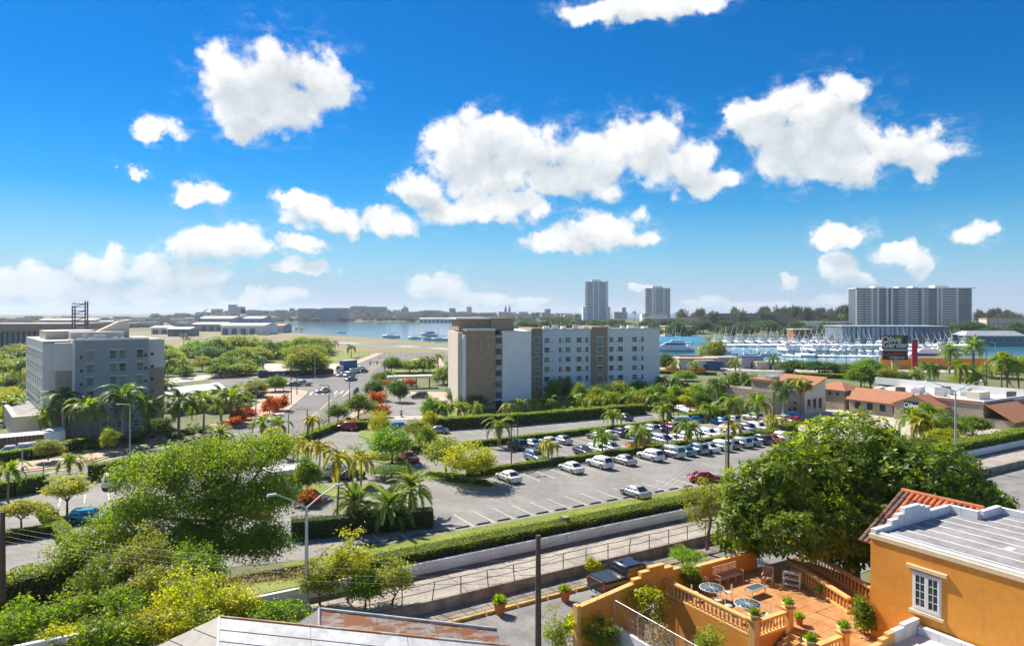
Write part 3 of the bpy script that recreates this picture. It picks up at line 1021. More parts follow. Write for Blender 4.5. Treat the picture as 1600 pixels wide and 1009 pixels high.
# planted islands in the lot
ISL = {
    'island_beside_palms': [(660, 741), (676, 735), (700, 736), (735, 742), (768, 755), (774, 761), (764, 764.5), (735, 763.5), (700, 754), (672, 748)],
    'island_by_red_car': [(548, 710), (575, 702), (640, 712), (642, 719), (620, 729), (592, 723), (560, 716)],
    'island_by_booth': [(455, 758), (470, 750), (520, 762), (560, 762), (585, 755), (590, 760), (570, 770), (530, 778), (490, 772)],
    'island_tall_palm': [(470, 785), (490, 778), (508, 783), (500, 790), (480, 792)],
    'island_left': [(74, 813), (120, 803), (138, 812), (100, 824)],
    'island_north': [(560, 672), (600, 668), (612, 684), (590, 690), (560, 682)],
    'island_mid': [(640, 682), (665, 672), (690, 676), (700, 690), (680, 700), (650, 694)],
}
for k, poly in ISL.items():
    raised(k, [P(*q) for q in poly], 'kerb', 0.14, 'lawn')
raised('hedge_bank', [ST(*q) for q in ((14, 64.2), (110, 64.2), (110, 62.0), (14, 62.0))], 'kerb', 0.10, 'lawn')
raised('planting_strip_middle', [ST(*q) for q in ((43, 83.3), (102, 83.3), (102, 85.2), (43, 85.2))], 'kerb', 0.12, 'lawn')
raised('planting_strip_upper', [ST(*q) for q in ((52, 101.3), (116, 101.3), (116, 104.4), (52, 104.4))], 'kerb', 0.12, 'lawn')

# grass bank between lot and white wall (draped on the slope)
bank = []
bs = [s for s in np.linspace(8, 125, 40)]
btv = np.linspace(47.2, 63.0, 9)
for t in btv:
    for s in bs:
        q = ST(s, t)
        bank.append((q.x, q.y, 4.3 * (1 - smooth(47, 63.5, t)) + 0.10))
nb = len(bs)
struct(MB().add(bank, [(i * nb + j, i * nb + j + 1, (i + 1) * nb + j + 1, (i + 1) * nb + j) for i in range(8) for j in range(nb - 1)], 0, True).build('grass_bank', M['lawn']))

# ================================================================ white boundary wall, alley, lane
wall = thing('boundary_wall', 'long low white boundary wall between alley and clipped hedge', 'wall', ST(0, 45.7, 3.3), TH)
for i in range(28):
    s = -24 + i * 5.5
    MB().bx(s, s + 5.48, -.10, .10, 0, 1.06).build('wall_panel', M['white_wall'], wall)
    MB().bx(s, s + 5.48, -.085, .085, 1.06, 1.09).build('joint', M['galv'], wall)
    MB().bx(s, s + 5.48, -.10, .10, 1.09, 1.50).build('wall_panel', M['white_wall'], wall)
MB().bx(-24, 130, -.14, .14, 1.50, 1.57).build('coping', M['white_wall'], wall)

alley = MB().prism([tuple(ST(*q)[:2]) for q in ((-26, 41.25), (130, 41.25), (130, 45.6), (-26, 45.6))], 3.0, 4.0).build('alley', M['old_concrete'])
struct(alley)
for i in range(30):
    stripe(ST(-20 + i * 4.6, 41.4), ST(-20 + i * 4.6, 45.4), 0.05, 4.004, 'dark_metal', 'joint', alley)
struct(MB().prism([tuple(ST(*q)[:2]) for q in ((-26, 44.9), (130, 44.9), (130, 45.6), (-26, 45.6))], 3.9, 4.06).build('alley_verge', M['soil']))
struct(MB().prism([tuple(ST(*q)[:2]) for q in ((-26, 41.0), (130, 41.0), (130, 41.25), (-26, 41.25))], 3.0, 4.12).build('retaining_kerb', M['slab']))
lane = sheet('lane', [ST(*q) for q in ((-26, 30.6), (130, 30.6), (130, 41.0), (-26, 41.0))], M['gravel'], 3.31)
rs = random.Random(3)
for j in range(2):
    for i in range(40):
        a = -12 + i * 1.9
        q = ST(a + .93, 39.62 + j * .92, 3.30 + rs.uniform(0, .02))
        MB().box((0, 0, 0), (1.85, .89, .09)).build('paving_slab', M['slab'], lane, q, TH + rs.uniform(-.006, .006))
for i in range(18):
    MB().box((0, 0, 0), (2.36, .26, .2), 0, 0, .96).build('kerb_stone', M['yellow_kerb'], lane, ST(-11 + i * 2.4, 38.98, 3.3), TH)
sheet('yard', [ST(*q) for q in ((-26, 0), (29, 0), (29, 30.55), (-26, 30.55))], M['gravel'], 3.305)

# ================================================================ orange house with flat roof
hz = 5.9
HX, HT = 34.7, 21.1
house = thing('orange_house', 'orange stucco house with flat grey roof and white stepped parapet', 'house', ST(HX, HT, 3.3), TH)
hb = hz - 3.3                                      # terrace level inside the house frame
RT = 11.3 - 3.3                                    # roof level
out = [(0, 0), (0, -16), (10.1, -16), (10.1, -1.6), (7.7, -1.6), (7.7, 0)]
MB().prism(out, 0, RT).build('wall', M['orange_wall'], house)
roof = MB().prism([(.28, -.28), (.28, -15.8), (9.8, -15.8), (9.8, -1.9), (7.4, -1.9), (7.4, -.28)], RT + .002, RT + .05).build('roof', M['roof_grey'], house)
for k in range(8):      # white lap seams of the roofing felt
    x = .9 + k * 1.15
    MB().bx(x, x + .10, -15.6, -.4 if x < 7.2 else -2.0, RT + .05, RT + .062).build('seam', M['roof_white'], roof)
MB().bx(3.2, 3.9, -5.1, -4.75, RT + .05, RT + .066).build('patch', M['roof_white'], roof)
MB().bx(.06, .36, -16, -.3, RT + .05, RT + .17).build('coping', M['roof_white'], house)
MB().bx(-.07, .055, -16.05, .06, RT - .16, RT + .06).build('cornice', M['cream_trim'], house)


def coping_row(a, b, heights, depth=.28):
    a, b = Vector((*a, 0)), Vector((*b, 0))
    L = (b - a).length
    d = (b - a) / L
    rz = math.atan2(d.y, d.x)
    for (u0, u1, h) in heights:
        c = a + d * ((u0 + u1) / 2)
        MB().box((0, 0, 0), (u1 - u0 - .025, depth, h)).build('coping_block', M['roof_white'], house, (c.x, c.y, RT + .055), rz)


coping_row((0, -.14), (7.7, -.14), [(.0, .75, .26), (.75, 1.5, .26), (1.5, 2.1, .50), (2.1, 2.7, .70), (2.7, 3.5, .98), (3.5, 4.3, .98), (4.3, 4.8, .86), (4.8, 5.3, .72), (5.3, 6.1, .45), (6.1, 6.9, .45), (6.9, 7.55, .45)])
coping_row((7.55, 0), (7.55, -1.75), [(0, .85, .45), (.85, 1.72, .45)])
coping_row((7.72, -1.74), (10.1, -1.74), [(0, .8, .45), (.8, 1.6, .45), (1.6, 2.1, .45)])
coping_row((9.95, -1.6), (9.95, -15.8), [(k * 1.4, k * 1.4 + 1.4, .34) for k in range(10)])
# casement window: frame, two sashes of eight panes, lintel, sill
win = MB()
wy0, wy1, wz0, wz1 = -3.55, -2.2, 2.35 + hb - hb, 0
wz0, wz1 = 8.25 - 3.3, 10.12 - 3.3
win.bx(-.05, .02, wy0, wy0 + .07, wz0, wz1).bx(-.05, .02, wy1 - .07, wy1, wz0, wz1).bx(-.05, .02, wy0 + .07, wy1 - .07, wz0, wz0 + .08).bx(-.05, .02, wy0 + .07, wy1 - .07, wz1 - .07, wz1)
wo_ = win.build('window', M['white_paint'], house)
ym = (wy0 + wy1) / 2
for (a, b) in ((wy0 + .072, ym - .006), (ym + .006, wy1 - .072)):
    sash = MB()
    st = .085
    sash.bx(-.075, -.03, a, a + st, wz0 + .085, wz1 - .075).bx(-.075, -.03, b - st, b, wz0 + .085, wz1 - .075)
    sash.bx(-.075, -.03, a + st, b - st, wz0 + .085, wz0 + .23).bx(-.075, -.03, a + st, b - st, wz1 - .15, wz1 - .075)
    zb, zt = wz0 + .23, wz1 - .15
    sash.bx(-.07, -.035, (a + b) / 2 - .014, (a + b) / 2 + .014, zb, zt)
    for k in range(1, 4):
        zz = zb + (zt - zb) * k / 4
        sash.bx(-.068, -.036, a + st, b - st, zz - .013, zz + .013)
    sash.build('sash', M['white_paint'], wo_)
    for k in range(4):
        for (p0, p1) in ((a + st, (a + b) / 2 - .014), ((a + b) / 2 + .014, b - st)):
            z0_, z1_ = zb + (zt - zb) * k / 4 + .013, zb + (zt - zb) * (k + 1) / 4 - .013
            MB().bx(-.056, -.05, p0, p1, z0_, z1_).build('pane', M['glass'], wo_)
MB().bx(-.14, .0, wy0 - .28, wy1 + .28, wz1 + .13, wz1 + .30).build('lintel', M['cream_trim'], house)
MB().bx(-.15, .0, wy0 - .14, wy1 + .14, wz0 - .16, wz0 - .02).build('sill', M['cream_trim'], house)

# tiled annex roof behind the parapet
annex = thing('tiled_annex', 'small annex with red clay tile roof behind the stepped parapet', 'house', ST(HX, HT, 3.3), TH)
MB().bx(4.9, 9.4, .12, 2.9, 0, 6.6).build('wall', M['orange_wall'], annex)


def rz_at(x):
    return 8.45 - (8.5 - x) * 0.52


slab = MB()
slab.add([(4.3, .10, rz_at(4.3) - .12), (8.5, .10, rz_at(8.5) - .12), (8.5, 3.2, rz_at(8.5) - .12), (4.3, 3.2, rz_at(4.3) - .12),
          (7.95, -1.45, rz_at(7.95) - .12), (8.5, -1.45, rz_at(8.5) - .12), (8.5, .10, rz_at(8.5) - .12), (7.95, .10, rz_at(7.95) - .12),
          (12, 3.2, rz_at(8.5) - 1.9), (12, -1.45, rz_at(8.5) - 1.9)], [(0, 1, 2, 3), (4, 5, 6, 7), (1, 8, 2), (5, 9, 8, 2)])
slab.build('roof_deck', M['tile_dark'], annex)
tile = MB()
pr = [(math.cos(w) * .145, math.sin(w) * .12) for w in np.linspace(0, math.pi, 7)]
tv = []
for (x, k) in ((0, 1.0), (-.62, 1.12)):
    tv += [(x, c * k, s_ * k + (0 if x == 0 else .02)) for (c, s_) in pr]
tile.add(tv, [(i, i + 1, 8 + i, 7 + i) for i in range(6)], 0, True)
tile.add([tv[7 + i] for i in range(7)], [tuple(range(7))])
tile_r = tile.mesh('roof_tile', M['terracotta'])
tile_d = tile.mesh('roof_tile', M['tile_dark'])
ang = -math.atan(.52)
rs = random.Random(5)
col_i = 0
y = 3.05
while y > -1.4:
    x_low = 4.5 if y > .25 else 8.0
    x = 8.45
    while x > x_low:
        dark = col_i in (0, 1) or rs.random() < .10
        o = ob('roof_tile', tile_d if dark else tile_r, annex, (x, y + rs.uniform(-.01, .01), rz_at(x) - .05))
        o.rotation_euler = (0, ang, rs.uniform(-.02, .02))
        x -= .56
    y -= .335
    col_i += 1
for k in range(9):
    MB().tube([(8.55, 3.15 - k * .52, 8.47), (8.55, 2.62 - k * .52, 8.45)], [.15, .17], 8).build('ridge_tile', M['terracotta'], annex)

# porch roof below the window
porch = thing('porch', 'low porch roof with pale parapet below the orange house window', 'porch', ST(HX, HT, 3.3), TH)
MB().bx(-4.1, -.1, -14, -2.35, 0, 3.85).build('wall', M['orange_wall'], porch)
MB().bx(-3.8, -.12, -13.8, -2.6, 3.852, 3.9).build('roof', M['roof_light'], porch)
for (x0, x1, h, m) in ((-4.1, -3.3, .30, 'orange_trim'), (-3.3, -2.8, .45, 'orange_trim'), (-2.8, -2.3, .60, 'orange_trim'), (-2.3, -1.5, .62, 'roof_white'), (-1.5, -.75, .74, 'roof_white'), (-.75, -.12, .74, 'roof_white')):
    MB().bx(x0 + .012, x1 - .012, -2.6, -2.34, 3.86, 3.86 + h).build('coping_block', M[m], porch)
for k in range(8):
    MB().bx(-.40, -.11, -2.62 - (k + 1) * 1.0, -2.62 - k * 1.0 - .02, 3.91, 4.3).build('coping_block', M['roof_white'], porch)
MB().box((-1.6, -4.2, 3.9), (.9, .5, .35)).build('roof_vent', M['roof_white'], porch)

# ================================================================ terrace
terrace = thing('terrace', 'raised terrace with orange retaining walls and clay tile floor', 'terrace', ST(29, 24, 3.3), TH)
TZ = 2.7
for (x0, x1, y0, y1) in ((0, 12.4, 0.06, 6.55), (2.85, 5.68, -3.22, .06), (.15, 5.68, -5.2, -3.22)):
    MB().bx(x0, x1, y0, y1, 0, TZ - .05).build('retaining_wall', M['orange_wall'], terrace)
MB().bx(5.70, 12.4, -2.86, .058, 0, TZ - .05).build('retaining_wall', M['orange_wall'], terrace)
rs = random.Random(8)
pieces = []
for (x0, x1, y0, y1) in ((.28, 12.3, .3, 6.5), (2.9, 5.66, -3.15, .3), (.35, 5.66, -5.1, -3.15), (5.72, 12.3, -2.8, .28)):
    nx, ny = max(1, round((x1 - x0) / .8)), max(1, round((y1 - y0) / .8))
    tx, ty = (x1 - x0) / nx, (y1 - y0) / ny
    me = MB().box((0, 0, 0), (tx - .02, ty - .02, .05)).mesh('floor_tile', M['terrace_floor'])
    for i in range(nx):
        for j in range(ny):
            ob('floor_tile', me, terrace, (x0 + (i + .5) * tx, y0 + (j + .5) * ty, TZ - .05 + rs.uniform(0, .006)))
for k in range(8):      # steps going down towards the yard
    MB().bx(2.84 - (k + 1) * .34, 2.84 - k * .34, -3.0, -.12, 0, TZ - .05 - (k + 1) * .17).build('step', M['orange_trim'], terrace)

bal_me = MB().lathe([(.052, 0), (.052, .05), (.03, .08), (.062, .20), (.058, .27), (.028, .42), (.038, .50), (.05, .53), (.05, .60)], 8).mesh('baluster', M['orange_trim'])


def balustrade(p, q, label, z=6.0, name='balustrade', n=None, h=.92):
    a, b = ST(*p, z), ST(*q, z)
    d = b - a
    L = d.length
    o = thing(name, label, 'balustrade', a, math.atan2(d.y, d.x), 'terrace balustrades')
    MB().bx(0, L, -.13, .13, 0, .14).build('plinth', M['orange_trim'], o)
    MB().bx(0, L, -.12, .12, .76, .82).bx(0, L, -.15, .15, .82, h).build('rail', M['orange_trim'], o)
    n = n or int(L / .27)
    for i in range(n):
        ob('baluster', bal_me, o, ((i + .5) * L / n, 0, .14), 0, (1.15, 1.15, 1.034))
    return o


balustrade((29.14, 24.35), (29.14, 30.55), 'long orange balustrade on the retaining wall edge of the terrace', n=21)
balustrade((29.4, 23.95), (31.55, 23.95), 'short orange balustrade above the terrace steps, on their far side', n=8)
balustrade((29.4, 20.72), (31.55, 20.72), 'short orange balustrade beside the terrace steps, cut by the bottom edge', n=8)
balustrade((38.2, 28.6), (36.1, 23.2), 'shaded balustrade across the terrace behind the white shelf', n=19)
balustrade((40.9, 29.2), (38.6, 23.4), 'rearmost shaded balustrade under the big tree', n=19)

pier_me = MB().bx(-.2, .2, -.2, .2, -.4, .92).bx(-.25, .25, -.25, .25, .92, 1.0).bx(-.3, .3, -.3, .3, 1.0, 1.07)
pier_mesh = pier_me.mesh('stone_pier', M['orange_trim'])
bowl_mesh = MB().lathe([(.14, 0), (.18, .05), (.30, .16), (.36, .22), (.34, .23), (.27, .18)], 12).mesh('bowl', M['cream_trim'])


def small_plant(name, rad, nleaf, leaf, matl, seed, up=.2):
    rng = np.random.default_rng(seed)
    d = rng.normal(size=(nleaf, 3))
    d[:, 2] = np.abs(d[:, 2]) + .2
    d /= np.linalg.norm(d, axis=1, keepdims=True)
    c = d * rad * rng.uniform(.35, 1, (nleaf, 1))
    V, Q = leaf_quads(c, leaf, up, 3.0, rng, d, 2.5)
    return np_mesh(name, V, Q, rng.uniform(0, 1, nleaf), M[matl])


tuft = small_plant('leaves', .36, 130, .26, 'leaf_fresh', 3)
for (s, t, where) in ((29.12, 24.0, 'balustrade corner'), (31.8, 23.95, 'steps head, far side'), (29.14, 20.72, 'steps foot, near side'), (31.8, 20.72, 'steps head, near side')):
    tag(ob('stone_pier', pier_mesh, None, ST(s, t, 6.0), TH), 'square orange pier with moulded cap at ' + where, 'pier', 'terrace piers')
    pl = thing('planter_bowl', 'cream planter bowl with green plant on pier at ' + where, 'planter', ST(s, t, 7.075), TH, 'planters on the piers')
    ob('bowl', bowl_mesh, pl)
    ob('leaves', tuft, pl, (0, 0, .2), s, .95, kind='stuff')

# rear wall of the terrace with the stepped gate gable
gate = thing('gate_wall', 'orange garden wall with stepped gable over a gateway beside the black pickup', 'wall', ST(22.8, 30.7, 3.3), TH)
MB().add([(0, -.14, 0), (3.858, -.14, 0), (3.858, -.14, 3.74), (0, -.14, 3.25), (0, .14, 0), (3.858, .14, 0), (3.858, .14, 3.74), (0, .14, 3.25)], [(0, 1, 2, 3), (7, 6, 5, 4), (3, 2, 6, 7), (0, 3, 7, 4), (1, 5, 6, 2)]).build('wall_block', M['orange_wall'], gate)
MB().add([(-.02, -.17, 3.255), (3.856, -.17, 3.745), (3.856, .17, 3.745), (-.02, .17, 3.255), (-.02, -.17, 3.325), (3.856, -.17, 3.815), (3.856, .17, 3.815), (-.02, .17, 3.325)], [(3, 2, 1, 0), (4, 5, 6, 7), (0, 1, 5, 4), (2, 3, 7, 6), (0, 4, 7, 3), (1, 2, 6, 5)]).build('coping', M['orange_trim'], gate)
seg = [(3.86, 4.45, 3.97), (4.45, 4.62, 4.27)]
for (x0, x1, h) in seg:
    MB().bx(x0, x1 - .002, -.14, .14, 0, h).build('wall_block', M['orange_wall'], gate)
MB().bx(4.62, 6.05, -.14, .14, 3.1, 4.27).build('gate_lintel', M['orange_wall'], gate)
MB().bx(5.1, 6.28, -.138, .138, 4.272, 4.45).build('gable_step', M['orange_wall'], gate)
for (x0, x1, h) in ((6.052, 6.3, 4.268), (6.302, 7.0, 4.18), (7.002, 7.65, 3.97), (7.652, 14.6, 3.76)):
    MB().bx(x0, x1, -.14, .14, 0, h).build('wall_block', M['orange_wall'], gate)
for (x0, x1, h) in ((3.86, 4.45, 3.97), (4.45, 5.1, 4.27), (5.1, 6.28, 4.45), (6.3, 7.0, 4.18), (7.0, 7.65, 3.97), (7.65, 14.6, 3.76)):
    MB().bx(x0, x1 - .004, -.17, .17, h + .002, h + .07).build('coping', M['orange_trim'], gate)
MB().bx(4.64, 4.70, -.10, .10, 0, 3.09).bx(5.97, 6.03, -.10, .10, 0, 3.09).build('gate_frame', M['dark_metal'], gate)
for k in range(9):
    MB().bx(4.78 + k * .14, 4.80 + k * .14, -.012, .012, .1, 2.9).build('gate_bar', M['dark_metal'], gate)
MB().bx(-.28, -.01, -.2, .2, 0, 3.42).build('end_post', M['orange_trim'], gate)

# chain link fence on a low whitewashed wall, overgrown with dry vines
fn = thing('chain_link_fence', 'chain link fence with grey top rail on low whitewashed wall beside the garden path', 'fence', ST(25.05, 30.4, 3.3), TH - R(90))
MB().bx(0, 16, -.1, .1, 0, 1.9).build('low_wall', M['white_wall'], fn)
for i in range(9):
    MB().tube([(i * 2.0 + .05, 0, 1.9), (i * 2.0 + .05, 0, 3.3)], .03, 6).build('post', M['galv'], fn)
MB().tube([(0, 0, 3.3), (16, 0, 3.3)], .028, 6).build('top_rail', M['galv'], fn)
net = MB()
for k in range(-14, 160):
    for sg in (1, -1):
        x0 = k * .1
        a, b = (x0, 1.92), (x0 + 1.36, 3.28)
        if sg < 0:
            a, b = (x0 + 1.36, 1.92), (x0, 3.28)
        if min(a[0], b[0]) < 0 or max(a[0], b[0]) > 16:
            continue
        net.add([(a[0] - .004, 0, a[1]), (a[0] + .004, 0, a[1]), (b[0] + .004, 0, b[1]), (b[0] - .004, 0, b[1])], [(0, 1, 2, 3)])
net.build('wire_mesh', M['galv'], fn)['kind'] = 'stuff'
vn = thing('dry_vine', 'tangle of dry grey and green vine over the chain link fence', 'vine', ST(25.05, 30.4, 3.3), TH - R(90))
rng = np.random.default_rng(5)
tw = MB()
for k in range(46):
    x, z0 = rng.uniform(2.5, 13), rng.uniform(1.9, 2.3)
    p0 = Vector((x, rng.uniform(-.2, .3), z0))
    pts_ = [p0]
    for j in range(5):
        pts_.append(pts_[-1] + Vector((rng.uniform(-.45, .45), rng.uniform(-.12, .12), rng.uniform(-.05, .38))))
    tw.tube(pts_, [.018, .016, .014, .012, .01, .006], 4)
tw.build('stems', M['bark'], vn)
c = np.stack([rng.uniform(2, 14, 5200), rng.normal(.05, .22, 5200), 1.8 + rng.beta(2, 2, 5200) * 1.7], 1)
c = c[(np.sin(c[:, 0] * 2.1) + np.sin(c[:, 0] * .9 + 1) > -.75)]
V, Q = leaf_quads(c, .13, .3, 1.8, rng)
ob('leaves', np_mesh('leaves', V, Q, rng.uniform(0, 1, len(c)), M['leaf_dry']), vn, kind='stuff')

# ================================================================ terrace furniture
FZ = 6.004


def chair_mesh_parts(o):
    MB().lathe([(.02, .42), (.22, .42), (.23, .44), (.22, .46), (.02, .46)], 12).build('seat', M['wrought'], o)
    for (x, y) in ((-.17, -.17), (.17, -.17), (.17, .17), (-.17, .17)):
        MB().tube([(x * .8, y * .8, .43), (x * 1.15, y * 1.15, 0)], .014, 5).build('leg', M['wrought'], o)
    b = MB()
    pts_ = [(math.cos(w) * .21, .19, .46 + math.sin(w) * .46) for w in np.linspace(0, math.pi, 9)]
    b.tube(pts_, .014, 5)
    b.tube([(math.cos(w) * .11, .19, .56 + math.sin(w) * .22) for w in np.linspace(0, math.pi, 7)], .01, 4)
    b.tube([(0, .19, .46), (0, .19, .9)], .01, 4)
    b.build('backrest', M['wrought'], o)
    return o


cproto = None


def garden_chair(s, t, rz, label):
    global cproto
    if cproto is None:
        o = cproto = note_kids(chair_mesh_parts(ob('garden_chair', None)))
    else:
        o = copy_tree(cproto)
    o.location = ST(s, t, FZ)
    o.rotation_euler = (0, 0, rz)
    return tag(o, label, 'chair', 'wrought iron terrace chairs')


def garden_table(s, t, r, label):
    o = thing('garden_table', label, 'table', ST(s, t, FZ), TH, 'round terrace tables')
    MB().lathe([(r - .04, .70), (r, .70), (r, .745), (r - .04, .745)], 24, cap=False).build('rim', M['wrought'], o)
    MB().lathe([(.01, .722), (r - .045, .722), (r - .045, .732), (.01, .732)], 24).build('glass_top', M['glass_blue'], o)
    lat = MB()
    for k in range(6):
        w = k * math.pi / 6
        lat.tube([(math.cos(w) * (r - .03), math.sin(w) * (r - .03), .742), (-math.cos(w) * (r - .03), -math.sin(w) * (r - .03), .742)], .012, 4)
    lat.build('lattice', M['wrought'], o)
    for k in range(4):
        w = k * math.pi / 2 + .4
        MB().tube([(math.cos(w) * r * .6, math.sin(w) * r * .6, .70), (math.cos(w) * .14, math.sin(w) * .14, .35), (math.cos(w) * r * .55, math.sin(w) * r * .55, 0)], .016, 5).build('leg', M['wrought'], o)
    return o


pt1, pt2 = toST(P(1112, 917, 6.75)), toST(P(1168, 942, 6.75))
garden_table(*pt1, .72, 'round wrought iron table with blue glass top near the long bench')
garden_table(*pt2, .74, 'round wrought iron table with blue glass top nearer the balustrade corner')
for i, (w, where) in enumerate(((150, 'gate side'), (60, 'bench side'), (245, 'balustrade side'), (330, 'open side'))):
    ww = R(w)
    garden_chair(pt1[0] + math.cos(ww) * 1.0, pt1[1] + math.sin(ww) * 1.0, TH + ww - R(90), 'pale wrought iron chair on the %s of the table near the bench' % where)
for i, (w, where) in enumerate(((40, 'shaded side'), (125, 'bench side'), (195, 'balustrade side'), (290, 'steps side'))):
    ww = R(w)
    garden_chair(pt2[0] + math.cos(ww) * 1.02, pt2[1] + math.sin(ww) * 1.02, TH + ww - R(90), 'pale wrought iron chair on the %s of the nearer round table' % where)
q = toST(P(1180, 913, 6.6))
o = thing('coffee_table', 'low pale table with glass top in front of the bench', 'table', ST(*q, FZ), TH)
MB().bx(-.6, .6, -.28, .28, .42, .46).build('top', M['glass_blue'], o)
MB().bx(-.64, .64, -.32, -.285, .40, .48).bx(-.64, .64, .285, .32, .40, .48).bx(-.64, -.605, -.285, .285, .40, .48).bx(.605, .64, -.285, .285, .40, .48).build('rim', M['wrought'], o)
for (x, y) in ((-.58, -.26), (.58, -.26), (.58, .26), (-.58, .26)):
    MB().bx(x - .025, x + .025, y - .025, y + .025, 0, .40).build('leg', M['wrought'], o)

o = thing('garden_bench', 'long wooden slatted garden bench against the orange wall', 'bench', ST(33.7, 29.75, FZ), TH)
for k in range(5):
    MB().bx(-1.05, 1.05, -.28 + k * .115, -.19 + k * .115, .42, .45).build('seat_slat', M['bench_wood'], o)
for k in range(4):
    MB().bx(-1.05 + k * .69, -1.0 + k * .69, .28, .33, 0, 1.02).build('back_post', M['bench_wood'], o)
    MB().bx(-1.05 + k * .69, -1.0 + k * .69, -.30, -.25, 0, .415).build('leg', M['bench_wood'], o)
for k in range(5):
    MB().bx(-1.0, 1.02, .285, .315, .55 + k * .09, .60 + k * .09).build('back_slat', M['bench_wood'], o)
MB().bx(-1.06, 1.07, .27, .335, 1.02, 1.08).build('top_rail', M['bench_wood'], o)
for x in (-1.05, 1.02):
    MB().bx(x, x + .05, -.32, .28, .66, .70).bx(x, x + .05, -.30, -.25, .45, .66).build('armrest', M['bench_wood'], o)

o = thing('garden_armchair', 'slatted wooden armchair standing in the tree shade', 'chair', ST(35.6, 28.3, FZ), TH + R(-60))
for k in range(4):
    MB().bx(-.3, .3, -.28 + k * .14, -.17 + k * .14, .40, .43).build('seat_slat', M['bench_wood'], o)
for k in range(6):
    MB().bx(-.29 + k * .1, -.24 + k * .1, .28, .31, .45, 1.0).build('back_slat', M['bench_wood'], o)
MB().bx(-.33, .33, .27, .32, 1.0, 1.06).build('top_rail', M['bench_wood'], o)
for x in (-.33, .28):
    MB().bx(x, x + .05, -.30, -.25, 0, .62).bx(x, x + .05, .265, .315, 0, .998).build('leg', M['bench_wood'], o)
    MB().bx(x - .005, x + .055, -.33, .262, .622, .66).build('armrest', M['bench_wood'], o)

o = thing('plant_shelf', 'white two tier plant stand on wheels before the shaded balustrade', 'shelf', ST(36.6, 27.3, FZ), TH + R(-63))
for z in (.12, .48, .84):
    MB().bx(-.5, .5, -.22, .22, z, z + .05).build('shelf_board', M['wrought'], o)
for (x, y) in ((-.48, -.2), (.48, -.2), (.48, .2), (-.48, .2)):
    MB().bx(x - .03, x + .03, y - .024, y + .024, .0, .90).build('post', M['wrought'], o)

pot_me = MB().lathe([(.19, 0), (.26, .42), (.31, .44), (.31, .52), (.27, .52), (.25, .46), (.02, .46)], 14).mesh('pot', M['pot'])
pot_tuft = small_plant('leaves', .42, 260, .20, 'leaf_fresh', 9)


def potted(p, sc, label, leaf_scale=1.0, name='potted_plant'):
    o = thing(name, label, 'potted plant', p, 0, None, sc)
    ob('pot', pot_me, o)
    ob('leaves', pot_tuft, o, (0, 0, .46), 1.0, leaf_scale, kind='stuff')
    return o


potted(P(781, 958, 3.32), 1.5, 'round clay pot of light green plant standing by itself on the grey yard', .9)
potted(P(883, 938, 3.32), 1.35, 'round clay pot of light green plant close behind the black pickup', .9)
potted(P(1249, 975, 6.0), .75, 'small clay pot with leafy plant beside the head of the terrace steps', 1.1)
potted(P(1283, 930, 6.0), .6, 'small dark potted plant at the foot of the shaded balustrade', 1.6)
potted(ST(25.75, 25.6, 3.3), .8, 'potted plant on the garden path beside the overgrown fence', 1.3)

# ================================================================ corrugated roofs at the bottom edge
rust = bpy.data.materials.new('rusty_sheet')
rust.use_nodes = True
qn = NG(rust.node_tree)
bs_ = rust.node_tree.nodes['Principled BSDF']
pos = qn.n('ShaderNodeNewGeometry').outputs['Position']
st_ = qn.v('MULTIPLY', pos, (.5, 2.6, 2.6))
nz = qn.noise(st_, 1.3, 8, .72)
nz2 = qn.noise(pos, 3.1, 5, .6)
base = qn.mix(qn.ramp(nz2, .3, .7), (.50, .46, .42, 1), (.34, .29, .25, 1))
qn.put(bs_.inputs['Base Color'], qn.mix(qn.ramp(nz, .47, .53), base, (.38, .13, .035, 1)))
bs_.inputs['Roughness'].default_value = .65
M['rusty_sheet'] = rust
M['roof_sheet'] = mat('roof_sheet', (0.47, 0.475, 0.50), 0.6, col2=(0.27, 0.265, 0.28), vscale=1.3)
M['roof_beige'] = mat('roof_beige', (0.48, 0.44, 0.37), 0.7, var=.25, vscale=1.3)


def slope_sheets(o, a, b, c, d, rows, cols, m, name='roof_sheet', th=.03):
    """sheets laid in courses on the slope a-b (top edge) to d-c (bottom edge)"""
    a, b, c, d = map(Vector, (a, b, c, d))
    nrm = (b - a).cross(d - a).normalized()
    if nrm.z < 0:
        nrm = -nrm
    for i in range(rows):
        for j in range(cols):
            def pt(u, v):
                return a.lerp(b, u).lerp(d.lerp(c, u), v)
            u0, u1, v0, v1 = j / cols + .001, (j + 1) / cols - .001, i / rows, (i + 1) / rows + .02
            q4 = [pt(u0, v0) + nrm * .005, pt(u1, v0) + nrm * .005, pt(u1, v1) + nrm * th, pt(u0, v1) + nrm * th]
            lo = [p - nrm * .02 for p in q4]
            MB().add(q4 + lo, [(0, 1, 2, 3), (3, 2, 6, 7), (1, 0, 4, 5), (0, 3, 7, 4), (2, 1, 5, 6)]).build(name, m, o)


